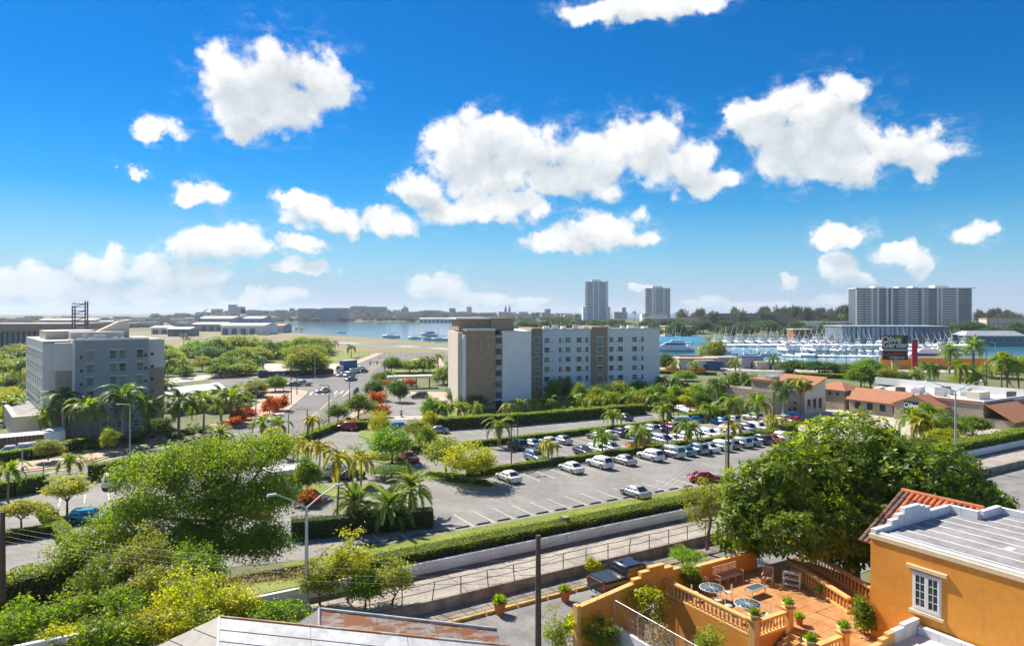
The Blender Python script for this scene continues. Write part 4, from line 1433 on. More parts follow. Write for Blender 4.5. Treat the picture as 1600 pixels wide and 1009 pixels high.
A, B_ = Vector((-10.56, 24.66, 12.0)), Vector((-.08, 22.5, 12.0))
sh = thing('metal_roof_house', 'house with weathered white sheet metal hip roof at the bottom edge', 'house', (A.x, A.y, 3.3))
loc = Vector((A.x, A.y, 3.3))
E0, E1 = Vector((-8.9, 20.4, 10.4)), Vector((.9, 18.4, 10.4))
slope_sheets(sh, A - loc, B_ - loc, E1 - loc, E0 - loc, 9, 3, M['roof_sheet'])
Cc = Vector((-14.5, 24.0, 10.3))
slope_sheets(sh, A - loc, A + Vector((.02, -.02, 0)) - loc, E0 - loc, Cc - loc, 5, 1, M['roof_beige'])
Bk0, Bk1 = Vector((-11.5, 26.2, 11.2)), Vector((.3, 24.0, 11.2))
slope_sheets(sh, B_ - loc, A - loc, Bk0 - loc, Bk1 - loc, 2, 2, M['roof_sheet'])
MB().tube([A - loc + Vector((0, 0, -.02)), E0 - loc + Vector((0, 0, -.02))], .07, 6).build('hip_cap', M['roof_white'], sh)
MB().tube([A - loc + Vector((0, 0, .0)), B_ - loc + Vector((0, 0, .0))], .05, 6).build('ridge_cap', M['rusty_sheet'], sh)
MB().prism([(-13.5 - loc.x, 23.8 - loc.y), (-8.9 - loc.x, 20.9 - loc.y), (.7 - loc.x, 18.9 - loc.y), (.1 - loc.x, 23.6 - loc.y), (-11 - loc.x, 25.8 - loc.y)], 0, 7.0).build('wall', M['stucco_pale'], sh)
A2, B2 = Vector((-7.8, 27.65, 11.0)), Vector((-.58, 25.9, 11.0))
s2 = thing('rusty_roof_house', 'house with rust streaked sheet metal gable roof behind the white roof', 'house', (A2.x, A2.y, 3.3))
l2 = Vector((A2.x, A2.y, 3.3))
slope_sheets(s2, A2 - l2, B2 - l2, Vector((.3, 23.9, 9.3)) - l2, Vector((-7.2, 25.6, 9.3)) - l2, 4, 3, M['rusty_sheet'])
slope_sheets(s2, B2 - l2, A2 - l2, Vector((-8.6, 30.0, 9.3)) - l2, Vector((-.9, 28.2, 9.3)) - l2, 3, 2, M['rusty_sheet'])
slope_sheets(s2, A2 - l2, A2 + Vector((.02, 0, 0)) - l2, Vector((-7.2, 25.6, 9.3)) - l2, Vector((-10.2, 28.4, 9.2)) - l2, 4, 1, M['roof_beige'])
MB().tube([A2 - l2 + Vector((0, 0, .03)), Vector((-7.2, 25.6, 9.30)) - l2], .06, 6).build('hip_cap', M['roof_white'], s2)
MB().tube([A2 - l2, B2 - l2], .05, 6).build('ridge_cap', M['roof_sheet'], s2)
MB().prism([(-8.4 - l2.x, 28.2 - l2.y), (-6.9 - l2.x, 26.2 - l2.y), (0 - l2.x, 24.6 - l2.y), (-.8 - l2.x, 27.6 - l2.y)], 0, 5.9).build('wall', M['stucco_pale'], s2)

# ================================================================ railing along the alley
rl = thing('alley_railing', 'rusty pipe railing with posts along the edge of the alley', 'railing', ST(6, 41.12, 4.12), TH)
rs = random.Random(12)
for i in range(23):
    x = i * 2.1
    lean = rs.choice([0, 0, 0, .18, -.1])
    MB().tube([(x, 0, 0), (x + lean, 0, 1.15)], .035, 6).build('post', M['rust_metal'], rl)
    if i < 22:
        for z in (1.13, .62):
            MB().tube([(x, 0, z), (x + 1.05, rs.uniform(-.03, .03), z - rs.uniform(.0, .07)), (x + 2.1, 0, z)], .024, 5).build('rail', M['rust_metal'], rl)

# ================================================================ windows
WIN = {}


def window(parent, x, y, z, w, h, face='front', pane='glass', frame='white_paint', depth=.06, mull=True, ledge=None):
    """window frame with a pane; x,y,z is the middle of its sill in the parent's frame"""
    key = (round(w, 2), round(h, 2), frame, mull)
    if key not in WIN:
        t = min(.09, w * .09)
        mb = MB().bx(-w / 2, -w / 2 + t, -depth, .03, 0, h).bx(w / 2 - t, w / 2, -depth, .03, 0, h).bx(-w / 2 + t, w / 2 - t, -depth, .03, 0, t).bx(-w / 2 + t, w / 2 - t, -depth, .03, h - t, h)
        if mull:
            mb.bx(-w / 2 + t, w / 2 - t, -depth * .8, .03, h * .42, h * .42 + t * .7)
        WIN[key] = (mb.mesh('window', M[frame]), {})
    fr, panes = WIN[key]
    if pane not in panes:
        t = min(.09, w * .09)
        panes[pane] = MB().bx(-w / 2 + t, w / 2 - t, -.025, -.018, t, h - t).mesh('pane', M[pane])
    rz = {'front': 0, 'left': R(-90), 'right': R(90)}[face]
    o = ob('window', fr, parent, (x, y, z), rz)
    ob('pane', panes[pane], o)
    return o


def text_mesh(txt, size, depth=.02, shear=0.0, align='CENTER'):
    cu = bpy.data.curves.new('t', 'FONT')
    cu.body = txt
    cu.size = size
    cu.extrude = depth
    cu.shear = shear
    cu.align_x = align
    cu.offset = size * .022
    o = bpy.data.objects.new('t', cu)
    COL.objects.link(o)
    dg = bpy.context.evaluated_depsgraph_get()
    me = bpy.data.meshes.new_from_object(o.evaluated_get(dg))
    bpy.data.objects.remove(o)
    return me


def lettering(parent, txt, size, loc, rz, m, shear=0.0, name='lettering', bold=1.0):
    me = text_mesh(txt, size, .03, shear)
    me.materials.clear()
    me.materials.append(M[m])
    o = ob(name, me, parent, loc)
    o.rotation_euler = (R(90), 0, rz)
    return o


PR = random.Random(77)


def any_pane():
    return PR.choice(['glass', 'glass', 'glass_blue', 'glass_green', 'glass_green'])


# ================================================================ white and tan hotel
HA = R(14)
hot = thing('hotel', 'white and tan stone hotel with rows of windows facing the parking lot', 'hotel', (-10.7, 158, 0), HA)
MB().bx(.05, 7.0, 0, 16.4, 2.6, 18.6).build('stone_wall', M['stone_tan'], hot)
MB().bx(.6, 6.6, .5, 16.4, .2, 2.6).build('recess', M['stucco_pale'], hot)
MB().bx(-.1, 7.05, -.25, 16.4, 18.6, 19.05).build('cornice', M['stucco_pale'], hot)
MB().bx(-1.6, -.02, 1.5, 16.4, 0, 18.2).build('side_wall', M['stucco_cream'], hot)
MB().bx(-.65, .03, -.15, 1.45, 0, 17.6).build('corner_fin', M['stucco_white'], hot)
MB().bx(.4, 7.0, -.3, .49, .2, 1.7).build('base_wall', M['stone_tan'], hot)
MB().bx(7.02, 8.75, .5, 16.4, 0, 17.5).build('stair_wall', M['steel_shed'], hot)
for k in range(6):
    window(hot, 7.88, .5, 1.9 + k * 2.55 + .9, 1.35, 1.35, pane=any_pane(), frame='dark_metal')
MB().bx(7.2, 8.55, .42, .497, .15, 2.3).build('entrance_door', M['glass'], hot)
MB().bx(6.7, 9.1, -.9, .49, 2.35, 2.5).build('entrance_canopy', M['stucco_white'], hot)
wb = MB().bx(8.77, 15.7, 0, 16.4, 0, 18.2).build('white_wall', M['stucco_white'], hot)
for k in range(1, 7):
    MB().bx(8.78, 15.69, -.012, -.002, k * 2.62, k * 2.62 + .04).build('panel_joint', M['stucco_pale'], wb)
for k in range(1, 3):
    MB().bx(8.77 + k * 2.3, 8.8 + k * 2.3, -.012, -.002, 0, 18.1).build('panel_joint', M['stucco_pale'], wb)
MB().bx(8.7, 15.8, -.08, 16.4, 18.2, 18.4).build('coping', M['stucco_pale'], hot)
MB().bx(-1.0, 7.6, 4.0, 15, 18.5, 21.2).build('penthouse', M['stone_tan'], hot)
MB().bx(-1.8, 6.6, 2.8, 15.4, 21.2, 21.6).build('penthouse_roof', M['stucco_pale'], hot)
MB().bx(6.7, 12.3, 3.2, 14.5, 18.5, 21.55).build('penthouse', M['stone_tan'], hot)
WY = 16.5
for (x0, x1, dy, h, m) in ((15.5, 20.6, .6, 17.8, 'stucco_white'), (20.6, 23.4, .3, 18.7, 'stone_tan'), (23.4, 37.0, 0, 18.2, 'stucco_white'), (37.0, 41.5, -.5, 19.0, 'stone_tan'), (41.5, 57.0, 0, 18.2, 'stucco_white')):
    MB().bx(x0, x1, WY + dy, WY + 15, 0, h).build('wing_wall', M[m], hot)
    if m == 'stucco_white':
        MB().bx(x0 + .02, x1 - .02, WY + dy - .1, WY + dy + .25, h + .002, h + .3).build('coping', M['roof_light'], hot)
MB().bx(15.6, 56.8, WY + .8, WY + 14.8, 17.0, 18.22).build('roof', M['roof_light'], hot)
rowz = [14.75, 12.2, 9.65, 7.1, 4.55, 1.9]
cols = [(20.6 + 1.3, 1.6, .3), (24.6, 1.55, 0), (28.25, .8, 0), (30.45, 1.55, 0), (33.55, 1.55, 0), (35.75, .8, 0), (39.3, 1.7, -.5), (42.75, 1.4, 0), (45.4, 1.55, 0), (49.55, 1.55, 0), (51.85, .8, 0)]
for z in rowz:
    for (x, w, dy) in cols:
        window(hot, x, WY + dy, z, w, 1.45, pane=any_pane(), frame='white_paint')
        if dy:
            MB().bx(x - w / 2 - .1, x + w / 2 + .1, WY + dy - .3, WY + dy - .002, z + 1.5, z + 1.62).build('sunshade', M['stucco_white'], hot)
    for x in (26.1, 29.05, 34.9, 44.3, 50.95):
        MB().bx(x - .16, x + .16, WY - .03, WY - .002, z + .1, z + .55).build('air_vent', M['steel_shed'], hot)
rs = random.Random(4)
for i in range(16):
    x = 24 + i * 2.0 + rs.uniform(-.4, .4)
    MB().box((x, WY + rs.uniform(3, 11), 18.225), (rs.uniform(.8, 1.8), rs.uniform(.8, 1.6), rs.uniform(.5, 1.3))).build('roof_unit', M[rs.choice(['roof_light', 'stucco_white', 'galv'])], hot)

# ================================================================ grey hotel on the left
lh = thing('grey_hotel', 'grey hotel with stone corners and angled cream roof tower behind tall palms', 'hotel', (-86.8, 126.3, 0), R(40), None, (1.07, 1.07, 1.0))
MB().bx(0, 6, 0, 29.6, 0, 17.5).build('wing_wall', M['stucco_pale'], lh)
MB().bx(1.76, 6, -2, 2, 0, 12.1).build('stone_wall', M['stone_beige'], lh)
MB().bx(1.70, 6, -2.04, 2.04, 12.1, 17.0).build('upper_wall', M['stucco_pale'], lh)
MB().bx(1.60, 4.2, -2.1, 2.06, 17.0, 17.2).build('coping', M['stucco_cream'], lh)
MB().bx(4.25, 15.7, -4, 18, 3.1, 17.7).build('grey_wall', M['stucco_grey'], lh)
MB().bx(4.05, 4.248, -4.02, 2, 3.1, 17.75).build('corner_fin', M['stucco_pale'], lh)
MB().bx(4.0, 15.8, -4.1, -3.6, 17.75, 17.98).build('coping', M['stucco_pale'], lh)
MB().bx(3.9, 16.0, -4.35, 18, 0, 3.1).build('stone_base', M['stone_beige'], lh)
MB().bx(15.72, 18.9, -1.2, 18, 0, 11.8).build('stone_wall', M['stone_beige'], lh)
MB().bx(15.72, 18.95, -1.24, 18, 11.8, 17.2).build('upper_wall', M['stucco_pale'], lh)
MB().bx(15.75, 19.05, -1.34, -.9, 17.2, 17.4).build('coping', M['stucco_cream'], lh)
MB().bx(.1, 18.8, 0, 17.8, 17.0, 17.55).build('roof', M['roof_light'], lh)
for z in (14.1, 11.6, 9.1, 6.6, 4.1):
    for (x, w) in ((6.45, 1.15), (9.95, 1.1), (11.45, 1.1), (14.25, 1.1)):
        window(lh, x, -4, z, w, 1.65, pane=PR.choice(['glass_green', 'glass_green', 'glass', 'glass_blue']), frame='steel_shed')
        if x != 11.45:
            MB().bx(x - w / 2 - .1, x + w / 2 + (.1 if x != 9.95 else 1.6), -4.22, -4.002, z + 1.68, z + 1.84).build('sunshade', M['stucco_pale'], lh)
    for x in (5.15, 15.2):
        MB().bx(x - .24, x + .24, -4.03, -4.002, z + .15, z + .7).build('air_vent', M['dark_metal'], lh)
    MB().bx(16.6, 17.1, -1.28, -1.245 if z > 11.7 else -1.202, z + .2, z + .75).build('air_vent', M['dark_metal'], lh)
for z in (13.7, 11.2, 8.7, 6.2, 3.9):       # window wall on the left flank
    for k in range(9):
        window(lh, 0, 1.6 + k * 3.1, z, 1.9, 2.0, face='left', pane='glass_blue', frame='white_paint')
for x in (8.5, 11.0, 13.6):
    window(lh, x, -4.35, .9, 1.2, 1.5, pane='glass_green', frame='white_paint')
MB().bx(-4.2, -.02, -1.5, 26, 0, 3.9).build('low_wing', M['stucco_cream'], lh)
MB().bx(-4.35, -3.6, -1.65, 26, 3.9, 4.2).bx(-3.6, -.03, -1.65, -1.0, 3.9, 4.2).build('low_parapet', M['stucco_cream'], lh)
MB().bx(-3.58, -.04, -.98, 25.8, 3.9, 3.98).build('low_roof', M['roof_grey'], lh)
MB().bx(1.2, 9.0, 8, 18, 17.55, 19.2).build('plant_room', M['stucco_cream'], lh)
MB().bx(4.6, 13.2, 4, 9, 17.55, 19.0).build('plant_room', M['stucco_cream'], lh)
for i in range(9):
    MB().box((5.5 + i * .8, rs.uniform(-1.5, 2.5), 17.55), (rs.uniform(.4, 1.0), rs.uniform(.4, .9), rs.uniform(.4, 1.1))).build('roof_unit', M[rs.choice(['galv', 'dark_metal', 'roof_light'])], lh)
tw = MB()
tw.add([(9.6, 9, 17.55), (14.6, 7.0, 17.55), (14.6, 9.4, 17.55), (9.6, 11, 17.55), (9.6, 9, 19.0), (13.0, 7.6, 21.0), (13.0, 10.0, 21.0), (9.6, 11, 19.0), (14.6, 7.0, 21.3), (14.6, 9.4, 21.3)],
       [(0, 1, 8, 5, 4), (1, 2, 9, 8), (2, 3, 7, 6, 9), (3, 0, 4, 7), (4, 5, 6, 7), (5, 8, 9, 6)])
tw.build('roof_tower', M['stucco_cream'], lh)

cp_ = thing('green_canopy', 'pale green flat canopy roof over the hotel driveway', 'canopy', P(305, 621, 0), R(25))
loc = cp_.location.copy()
im = cp_.matrix_basis.copy()
im = Matrix.Translation(loc) @ Matrix.Rotation(R(25), 4, 'Z')
inv = im.inverted()
quad = [inv @ P(u, v, 4.6) for (u, v) in ((252, 607), (342, 597.5), (354, 606), (262, 617))]
M['canopy_green'] = mat('canopy_green', (0.50, 0.64, 0.58), .6, var=.12, vscale=.4)
MB().prism([(p.x, p.y) for p in quad], 4.2, 4.6).build('roof', M['canopy_green'], cp_)
for k in range(4):
    a = quad[3].lerp(quad[2], .12 + k * .25)
    MB().bx(a.x - .3, a.x + .3, a.y + .6, a.y + 1.2, 0, 4.2).build('column', M['stone_beige'], cp_)
    a = quad[0].lerp(quad[1], .12 + k * .25)
    MB().bx(a.x - .3, a.x + .3, a.y - 1.4, a.y - .8, 0, 4.2).build('column', M['stone_beige'], cp_)

c2 = thing('entrance_awning', 'grey flat awning over the white hotel entrance drive', 'canopy', P(640, 606, 0), R(14))
MB().bx(-6.6, 6.8, -1.6, 2.2, 3.0, 3.7).build('roof', M['roof_light'], c2)
for x in (-6, -2, 2, 6):
    MB().bx(x - .2, x + .2, -.2, .2, 0, 3.0).build('column', M['stone_tan'], c2)

# ================================================================ restaurants
r1 = thing('restaurant', 'stone restaurant with clay tile roofs and brown gable sign', 'restaurant', ST(150, 68, 0), TH)
MB().bx(0, 20, 0, 28, 0, 4.6).build('wall', M['stone_beige'], r1)
MB().bx(.3, 19.7, .3, 27.7, 4.602, 4.66).build('roof', M['roof_light'], r1)
for (x0, x1, y0, y1, h) in ((19.7, 20, 0, 34, 6.3), (0.32, 19.68, .0, .28, 5.3), (0, .3, 0, 12, 5.1)):
    MB().bx(x0, x1, y0, y1, 4.602, h).build('parapet', M['stucco_white'], r1)
MB().bx(-.25, .0, .2, 12, 4.75, 5.15).build('tile_trim', M['tile_roof'], r1)
MB().bx(-2.2, 0, 14.5, 27, 0, 3.4).build('front_bay', M['stone_beige'], r1)
sl = MB().add([(-2.9, 14.2, 3.0), (-2.9, 27.5, 3.0), (1.5, 27.5, 5.4), (1.5, 14.2, 5.4), (-2.9, 14.2, 2.8), (-2.9, 27.5, 2.8), (1.5, 27.5, 4.7), (1.5, 14.2, 4.7)], [(3, 2, 1, 0), (0, 1, 5, 4), (0, 4, 7, 3), (1, 2, 6, 5), (2, 3, 7, 6)])
sl.build('tile_roof', M['tile_roof'], r1)
gb = MB().add([(-4, 6.5, 0), (-4, 15.5, 0), (-4, 15.5, 3.6), (-4, 11, 5.4), (-4, 6.5, 3.6), (.0, 6.5, 0), (.0, 15.5, 0), (.0, 15.5, 3.6), (.0, 11, 5.4), (.0, 6.5, 3.6)],
             [(0, 1, 2, 3, 4)[::-1], (5, 6, 7, 8, 9), (0, 5, 9, 4), (1, 2, 7, 6)])
gb.build('gable', M['stone_beige'], r1)
for sg, y in ((1, 15.9), (-1, 6.1)):
    a = [(-4.4, y, 3.4), (-4.4, 11, 5.6), (1.2, 11, 5.6), (1.2, y, 3.4)]
    lo = [(p[0], p[1], p[2] - .2) for p in a]
    MB().add(a + lo, [(0, 1, 2, 3) if sg < 0 else (3, 2, 1, 0), (0, 4, 5, 1), (0, 3, 7, 4)]).build('tile_roof', M['tile_roof'], r1)
M['sign_brown'] = mat('sign_brown', (0.060, 0.030, 0.022), .5)
M['sign_dark'] = mat('sign_dark', (0.028, 0.026, 0.030), .5)
M['sign_white'] = mat('sign_white', (0.85, 0.84, 0.80), .5)
M['sign_green'] = mat('sign_green', (0.22, 0.36, 0.04), .5)
M['sign_red'] = mat('sign_red', (0.65, 0.08, 0.03), .5)
sg_ = MB().bx(-4.14, -4.02, 8.9, 13.3, 1.55, 4.1).build('sign_board', M['sign_brown'], r1)
me_l = lettering(sg_, 'Olive', 1.45, (-4.17, 11.9, 2.85), R(-90), 'sign_white', .18)
lettering(sg_, 'Garden', 1.35, (-4.17, 11.0, 1.9), R(-90), 'sign_white', .18)
gr = MB()
rg = random.Random(2)
for k in range(22):
    y0, z0 = 9.9 + rg.uniform(-.55, .35), 3.45 + rg.uniform(-.5, .6)
    gr.disc((-4.16, y0, z0), .14, 'X', 8)
gr.build('grape_emblem', M['sign_green'], r1)
tws = MB().bx(-1.5, 5.2, 28.6, 36, 0, 4.7)
tws.build('corner_tower', M['stone_beige'], r1)
MB().add([(-2.1, 28.0, 4.6), (5.8, 28.0, 4.6), (5.8, 36.6, 4.6), (-2.1, 36.6, 4.6), (1.85, 31.4, 6.2), (1.85, 33.2, 6.2)], [(0, 3, 2, 1), (0, 1, 4), (1, 2, 5, 4), (2, 3, 5), (3, 0, 4, 5)]).build('tower_roof', M['tile_roof'], r1)
for k in range(3):
    window(r1, -1.5, 30.3 + k * 2.0, 3.3, .7, .7, face='left', frame='dark_metal', mull=False)
for k in range(4):
    window(r1, -2.2, 16.2 + k * 2.9, 1.0, 1.3, 1.5, face='left', frame='dark_metal')
MB().add([(0, -.02, 4.9), (12, -.02, 4.9), (13, -6, 1.9), (-1, -6, 1.9), (0, -.02, 4.7), (12, -.02, 4.7), (13, -6, 1.7), (-1, -6, 1.7)], [(0, 3, 2, 1), (3, 7, 6, 2), (0, 4, 7, 3), (1, 2, 6, 5)]).build('tile_roof', M['tile_roof'], r1)
MB().bx(.4, 11, -5.2, -.05, 0, 1.9).build('side_wall', M['stone_beige'], r1)
MB().bx(14.0, 18.6, -6.5, -.4, 0, 3.6).build('store_room', M['stone_beige'], r1)
for i in range(12):
    MB().box((rs.uniform(6, 18), rs.uniform(2, 26), 4.66), (rs.uniform(.9, 2.2), rs.uniform(.9, 2.0), rs.uniform(.6, 1.4))).build('roof_unit', M[rs.choice(['galv', 'dark_metal', 'roof_white'])], r1)
MB().box((9, 5, 4.66), (4.5, 2.4, 1.5)).build('air_handler', M['stucco_cream'], r1)
MB().box((11, 12, 4.66), (1.6, 1.6, 1.1)).build('air_handler', M['galv'], r1)
MB().box((13.5, 15, 4.66), (1.6, 1.6, 1.1)).build('air_handler', M['galv'], r1)

r2 = thing('far_restaurant', 'beige restaurant with tile edged roof behind the palms', 'restaurant', ST(125, 98, 0), TH)
MB().bx(0, 16, 0, 14, 0, 5.6).build('wall', M['stone_beige'], r2)
MB().bx(.4, 4.2, -.8, 6, 0, 7.6).build('tower', M['stone_beige'], r2)
MB().bx(.1, 4.5, -1.1, 6.3, 7.6, 8.1).build('tile_trim', M['tile_roof'], r2)
MB().bx(1.2, 3.6, 1, 3, 8.1, 8.8).build('air_handler', M['galv'], r2)
MB().add([(9.5, -1, 0), (17, -1, 0), (17, -1, 7.8), (9.5, -1, 5.2), (9.5, 10, 0), (17, 10, 0), (17, 10, 7.8), (9.5, 10, 5.2)], [(0, 1, 2, 3), (4, 7, 6, 5), (0, 3, 7, 4), (1, 5, 6, 2), (3, 2, 6, 7)]).build('shed_gable', M['stucco_cream'], r2)
MB().add([(9.2, -1.3, 5.25), (17.3, -1.3, 8.05), (17.3, 10, 8.05), (9.2, 10, 5.25), (9.2, -1.3, 5.05), (17.3, -1.3, 7.85), (17.3, 10, 7.85), (9.2, 10, 5.05)], [(0, 1, 2, 3), (0, 4, 5, 1), (1, 5, 6, 2), (0, 3, 7, 4)]).build('tile_roof', M['tile_roof'], r2)
for x in (11, 13, 15):
    window(r2, x, -1, 1.2, 1.1, 2.2, frame='dark_metal')
for x in (5.4, 7.4):
    window(r2, x, 0, 1.0, 1.3, 2.0, frame='dark_metal')
for i in range(7):
    MB().box((rs.uniform(5, 9), rs.uniform(2, 12), 5.6), (rs.uniform(.9, 1.6), rs.uniform(.8, 1.4), rs.uniform(.5, 1.2))).build('roof_unit', M[rs.choice(['galv', 'roof_white'])], r2)

# pylon sign by the road
sgn = thing('pylon_sign', 'tall cream pole with brown and black double sign board', 'sign', P(1398, 601, 0), R(-12))
MB().bx(-.75, .75, -.6, .6, 0, 9.2).build('pole', M['cream_trim'], sgn)
ub = MB().bx(-3.6, 3.6, -.6, .6, 11.3, 15.6).build('upper_board', M['sign_brown'], sgn)
MB().bx(-3.62, 3.62, -.62, .62, 10.75, 11.28).build('light_bar', M['stucco_pale'], sgn)
lb = MB().bx(-3.6, 3.6, -.6, .6, 7.9, 10.72).build('lower_board', M['sign_dark'], sgn)
lettering(ub, 'Olive', 2.6, (-1.3, -.64, 13.4), 0, 'sign_white', .2)
lettering(ub, 'Garden', 2.5, (.0, -.64, 11.8), 0, 'sign_white', .2)
gr = MB()
for k in range(34):
    x0, z0 = 1.0 + rg.uniform(-1.0, 1.0), 14.9 + rg.uniform(-1.0, .8)
    gr.disc((x0, -.64, z0), .27, 'Y', 8)
gr.build('grape_emblem', M['sign_green'], sgn)
lettering(lb, 'LongHorn', 1.75, (0, -.64, 9.2), 0, 'sign_red', .1)
lettering(lb, 'STEAKHOUSE', .72, (.5, -.64, 8.35), 0, 'sign_white', 0)
rp = thing('red_banner', 'tall narrow red banner sign beside the marina', 'sign', P(1429, 592, 0), 0)
MB().bx(-.9, .9, -.25, .25, 3.6, 12.6).build('banner', mat('banner_red', (.50, .02, .05), .6), rp)
MB().bx(-.2, .2, -.2, .2, 0, 3.6).build('post', M['galv'], rp)
MB().bx(-.9, .9, -.26, .26, 12.6, 13.4).build('cap', M['tile_dark'], rp)

# ================================================================ towers and blocks in the distance
M['far_glass'] = mat('far_glass', (0.12, 0.16, 0.20), .3)
M['far_white'] = mat('far_white', (0.80, 0.78, 0.76), .8)
M['far_teal'] = mat('far_teal', (0.10, 0.22, 0.25), .25)


def tower(name, label, u0, u1, vtop, y, floors, fins, depth=20, crown=True):
    x0, x1 = (u0 - 800) / F * y, (u1 - 800) / F * y
    zt = H - (vtop - V0) * y / F
    w = x1 - x0
    o = thing(name, label, 'tower', ((x0 + x1) / 2, y, 0), 0)
    MB().bx(-w / 2, w / 2, 0, depth, 0, zt).build('core', M['far_glass'], o)
    fh = zt / floors
    me = MB().bx(-w / 2 - .8, w / 2 + .8, -1.2, depth, 0, fh * .34).mesh('floor_slab', M['far_white'])
    for k in range(1, floors + 1):
        ob('floor_slab', me, o, (0, 0, k * fh - fh * .34))
    for (f0, f1) in fins:
        MB().bx(-w / 2 + w * f0, -w / 2 + w * f1, -2.2, depth + .5, 0, zt + 1).build('pier', M['far_white'], o)
    if crown:
        MB().bx(-w * .22, w * .2, 3, depth - 3, zt, zt + 4.5).build('roof_block', M['far_white'], o)
    return o


t1 = tower('slim_tower', 'tall slim bluish apartment tower, taller of the two towers', 915, 950, 440, 1500, 27, [(0, .07), (.32, .38), (.55, .6), (.9, 1)])
MB().bx(-30, -22, 2, 26, 0, 34).bx(24, 30, 2, 26, 0, 34).build('podium', M['far_white'], t1)
t2 = tower('twin_tower', 'white and brown apartment tower, right hand one of the two towers', 1009, 1047, 450, 1500, 22, [(.24, .34), (.38, .41), (.72, .76)])
MB().bx(-36, 20, -6, 22, 0, 18).build('podium', M['far_white'], t2)

cy = 800.0
cx0, cx1 = (1341 - 800) / F * cy, (1516 - 800) / F * cy
cw = cx1 - cx0
condo = thing('condominium', 'long white balconied condominium slab above the grey shed', 'apartment building', ((cx0 + cx1) / 2, cy, 0), R(-4))
MB().bx(-cw / 2, cw / 2, 2, 22, 0, 50).build('core', M['far_glass'], condo)
bays = [(-.5, -.44, 1), (-.43, -.37, 1), (-.35, -.32, 1), (-.31, -.25, 2), (-.19, -.13, 2), (-.13, -.08, 1), (-.06, .03, 1), (.035, .065, 2), (.07, .12, 1), (.125, .19, 2), (.24, .30, 1), (.30, .36, 1), (.37, .44, 2), (.45, .5, 2)]
for (f0, f1, kind) in bays:
    me = MB().bx(f0 * cw, f1 * cw, -1.0, 2, 0, 1.25).mesh('balcony', M['far_white'] if kind == 1 else M['far_teal'])
    me2 = MB().bx(f0 * cw, f1 * cw, -1.0, 2, 0, .45).mesh('balcony', M['far_white'])
    for k in range(17):
        ob('balcony', me if kind == 1 else me2, condo, (0, 0, 1 + k * 2.88))
for f in (-.37, -.32, -.24, -.2, -.075, .065, .195, .225, .36):
    MB().bx(f * cw, (f + .016) * cw, -.6, 22, 0, 50.5).build('pier', M['far_white'], condo)
MB().bx(-cw / 2 - 1, cw / 2 + 1.5, -1.6, 23, 50, 51).build('roof', M['far_white'], condo)
for (f0, f1, h) in ((-.33, -.24, 2.2), (.0, .05, 2.0), (.19, .31, 3.0), (-.12, -.07, 1.8)):
    MB().bx(f0 * cw, f1 * cw, 4, 16, 51, 51 + h).build('roof_block', M['far_white'], condo)

shy = 470.0
sx0, sx1 = (1318 - 800) / F * shy, (1479 - 800) / F * shy
shed = thing('marina_shed', 'huge grey blue dry stack boat shed behind the marina', 'shed', ((sx0 + sx1) / 2, shy, 0), R(-3))
swd = sx1 - sx0
MB().bx(-swd / 2, swd / 2, .3, 30, 0, 12.6).build('body', M['steel_blue'], shed)
MB().bx(-swd / 2 - .6, swd / 2 + .6, -.8, 31, 12.6, 13.2).build('roof', M['steel_shed'], shed)
for k in range(22):
    x = -swd / 2 + k * swd / 22
    m = 'steel_shed' if k < 15 else 'steel_blue'
    MB().bx(x + .5, x + swd / 22 - (.9 if k % 3 else .2), 0, .29, .5, 12.4).build('wall_panel', M[m], shed)
    MB().bx(x, x + .35, -.3, .28, 0, 12.5).build('column', M['steel_blue'], shed)
tb = thing('yacht_club', 'low teal building with pale grey roof right of the boat shed', 'building', PD(1555, 541, 455) * Vector((1, 1, 0)) if False else Vector(((1555 - 800) / F * 455, 455, 0)), R(-3))
MB().bx(-19, 19, 0, 16, 0, 7).build('body', mat('teal_wall', (.10, .25, .26), .6), tb)
MB().add([(-20, -1, 7), (20, -1, 7), (20, 17, 7), (-20, 17, 7), (-15, 5, 10), (16, 5, 10), (16, 11, 10), (-15, 11, 10)], [(0, 1, 5, 4), (1, 2, 6, 5), (2, 3, 7, 6), (3, 0, 4, 7), (4, 5, 6, 7), (3, 2, 1, 0)]).build('roof', M['steel_shed'], tb)
for k in range(9):
    window(tb, -16.5 + k * 4.1, 0, 3.6, 2.6, 1.8, frame='dark_metal')

# entertainment district on the left
ed = thing('district_hall', 'long pinkish hall with overhanging roof beyond the grey hotel', 'building', Vector(((40 - 800) / F * 430, 430, 0)), R(6))
M['pink_roof'] = mat('pink_roof', (.42, .28, .25), .8, var=.15, vscale=.1)
MB().bx(-75, 28, 0, 40, 0, 11).build('wall', M['steel_shed'], ed)
MB().bx(-80, 32, -4, 42, 11, 15.5).build('roof', M['pink_roof'], ed)
MB().bx(-80, -12, -6, 0, 10.2, 12.6).build('roof_edge', M['stucco_cream'], ed)
for k in range(14):
    MB().bx(-30 + k * 3.2, -29.3 + k * 3.2, -1.2, -.1, 0, 10.5).build('column', M['dark_metal'], ed)
MB().bx(-20, 8, -40, -38, 2.5, 6.0).build('screen', mat('screen_blue', (.10, .10, .30), .4), ed)
MB().bx(-20, 8, -40, -38, .3, 2.45).build('screen_base', mat('screen_teal', (.03, .28, .26), .5), ed)
ls = thing('screen_tower', 'dark steel lattice tower rising behind the grey hotel roof', 'tower', Vector(((123 - 800) / F * 350, 350, 0)), R(10))
for (x, y) in ((-3, 0), (3, 0), (3, 3), (-3, 3)):
    MB().tube([(x, y, 0), (x, y, 26 if x < 0 else 28.5)], .32, 6).build('leg', M['steel_blue'], ls)
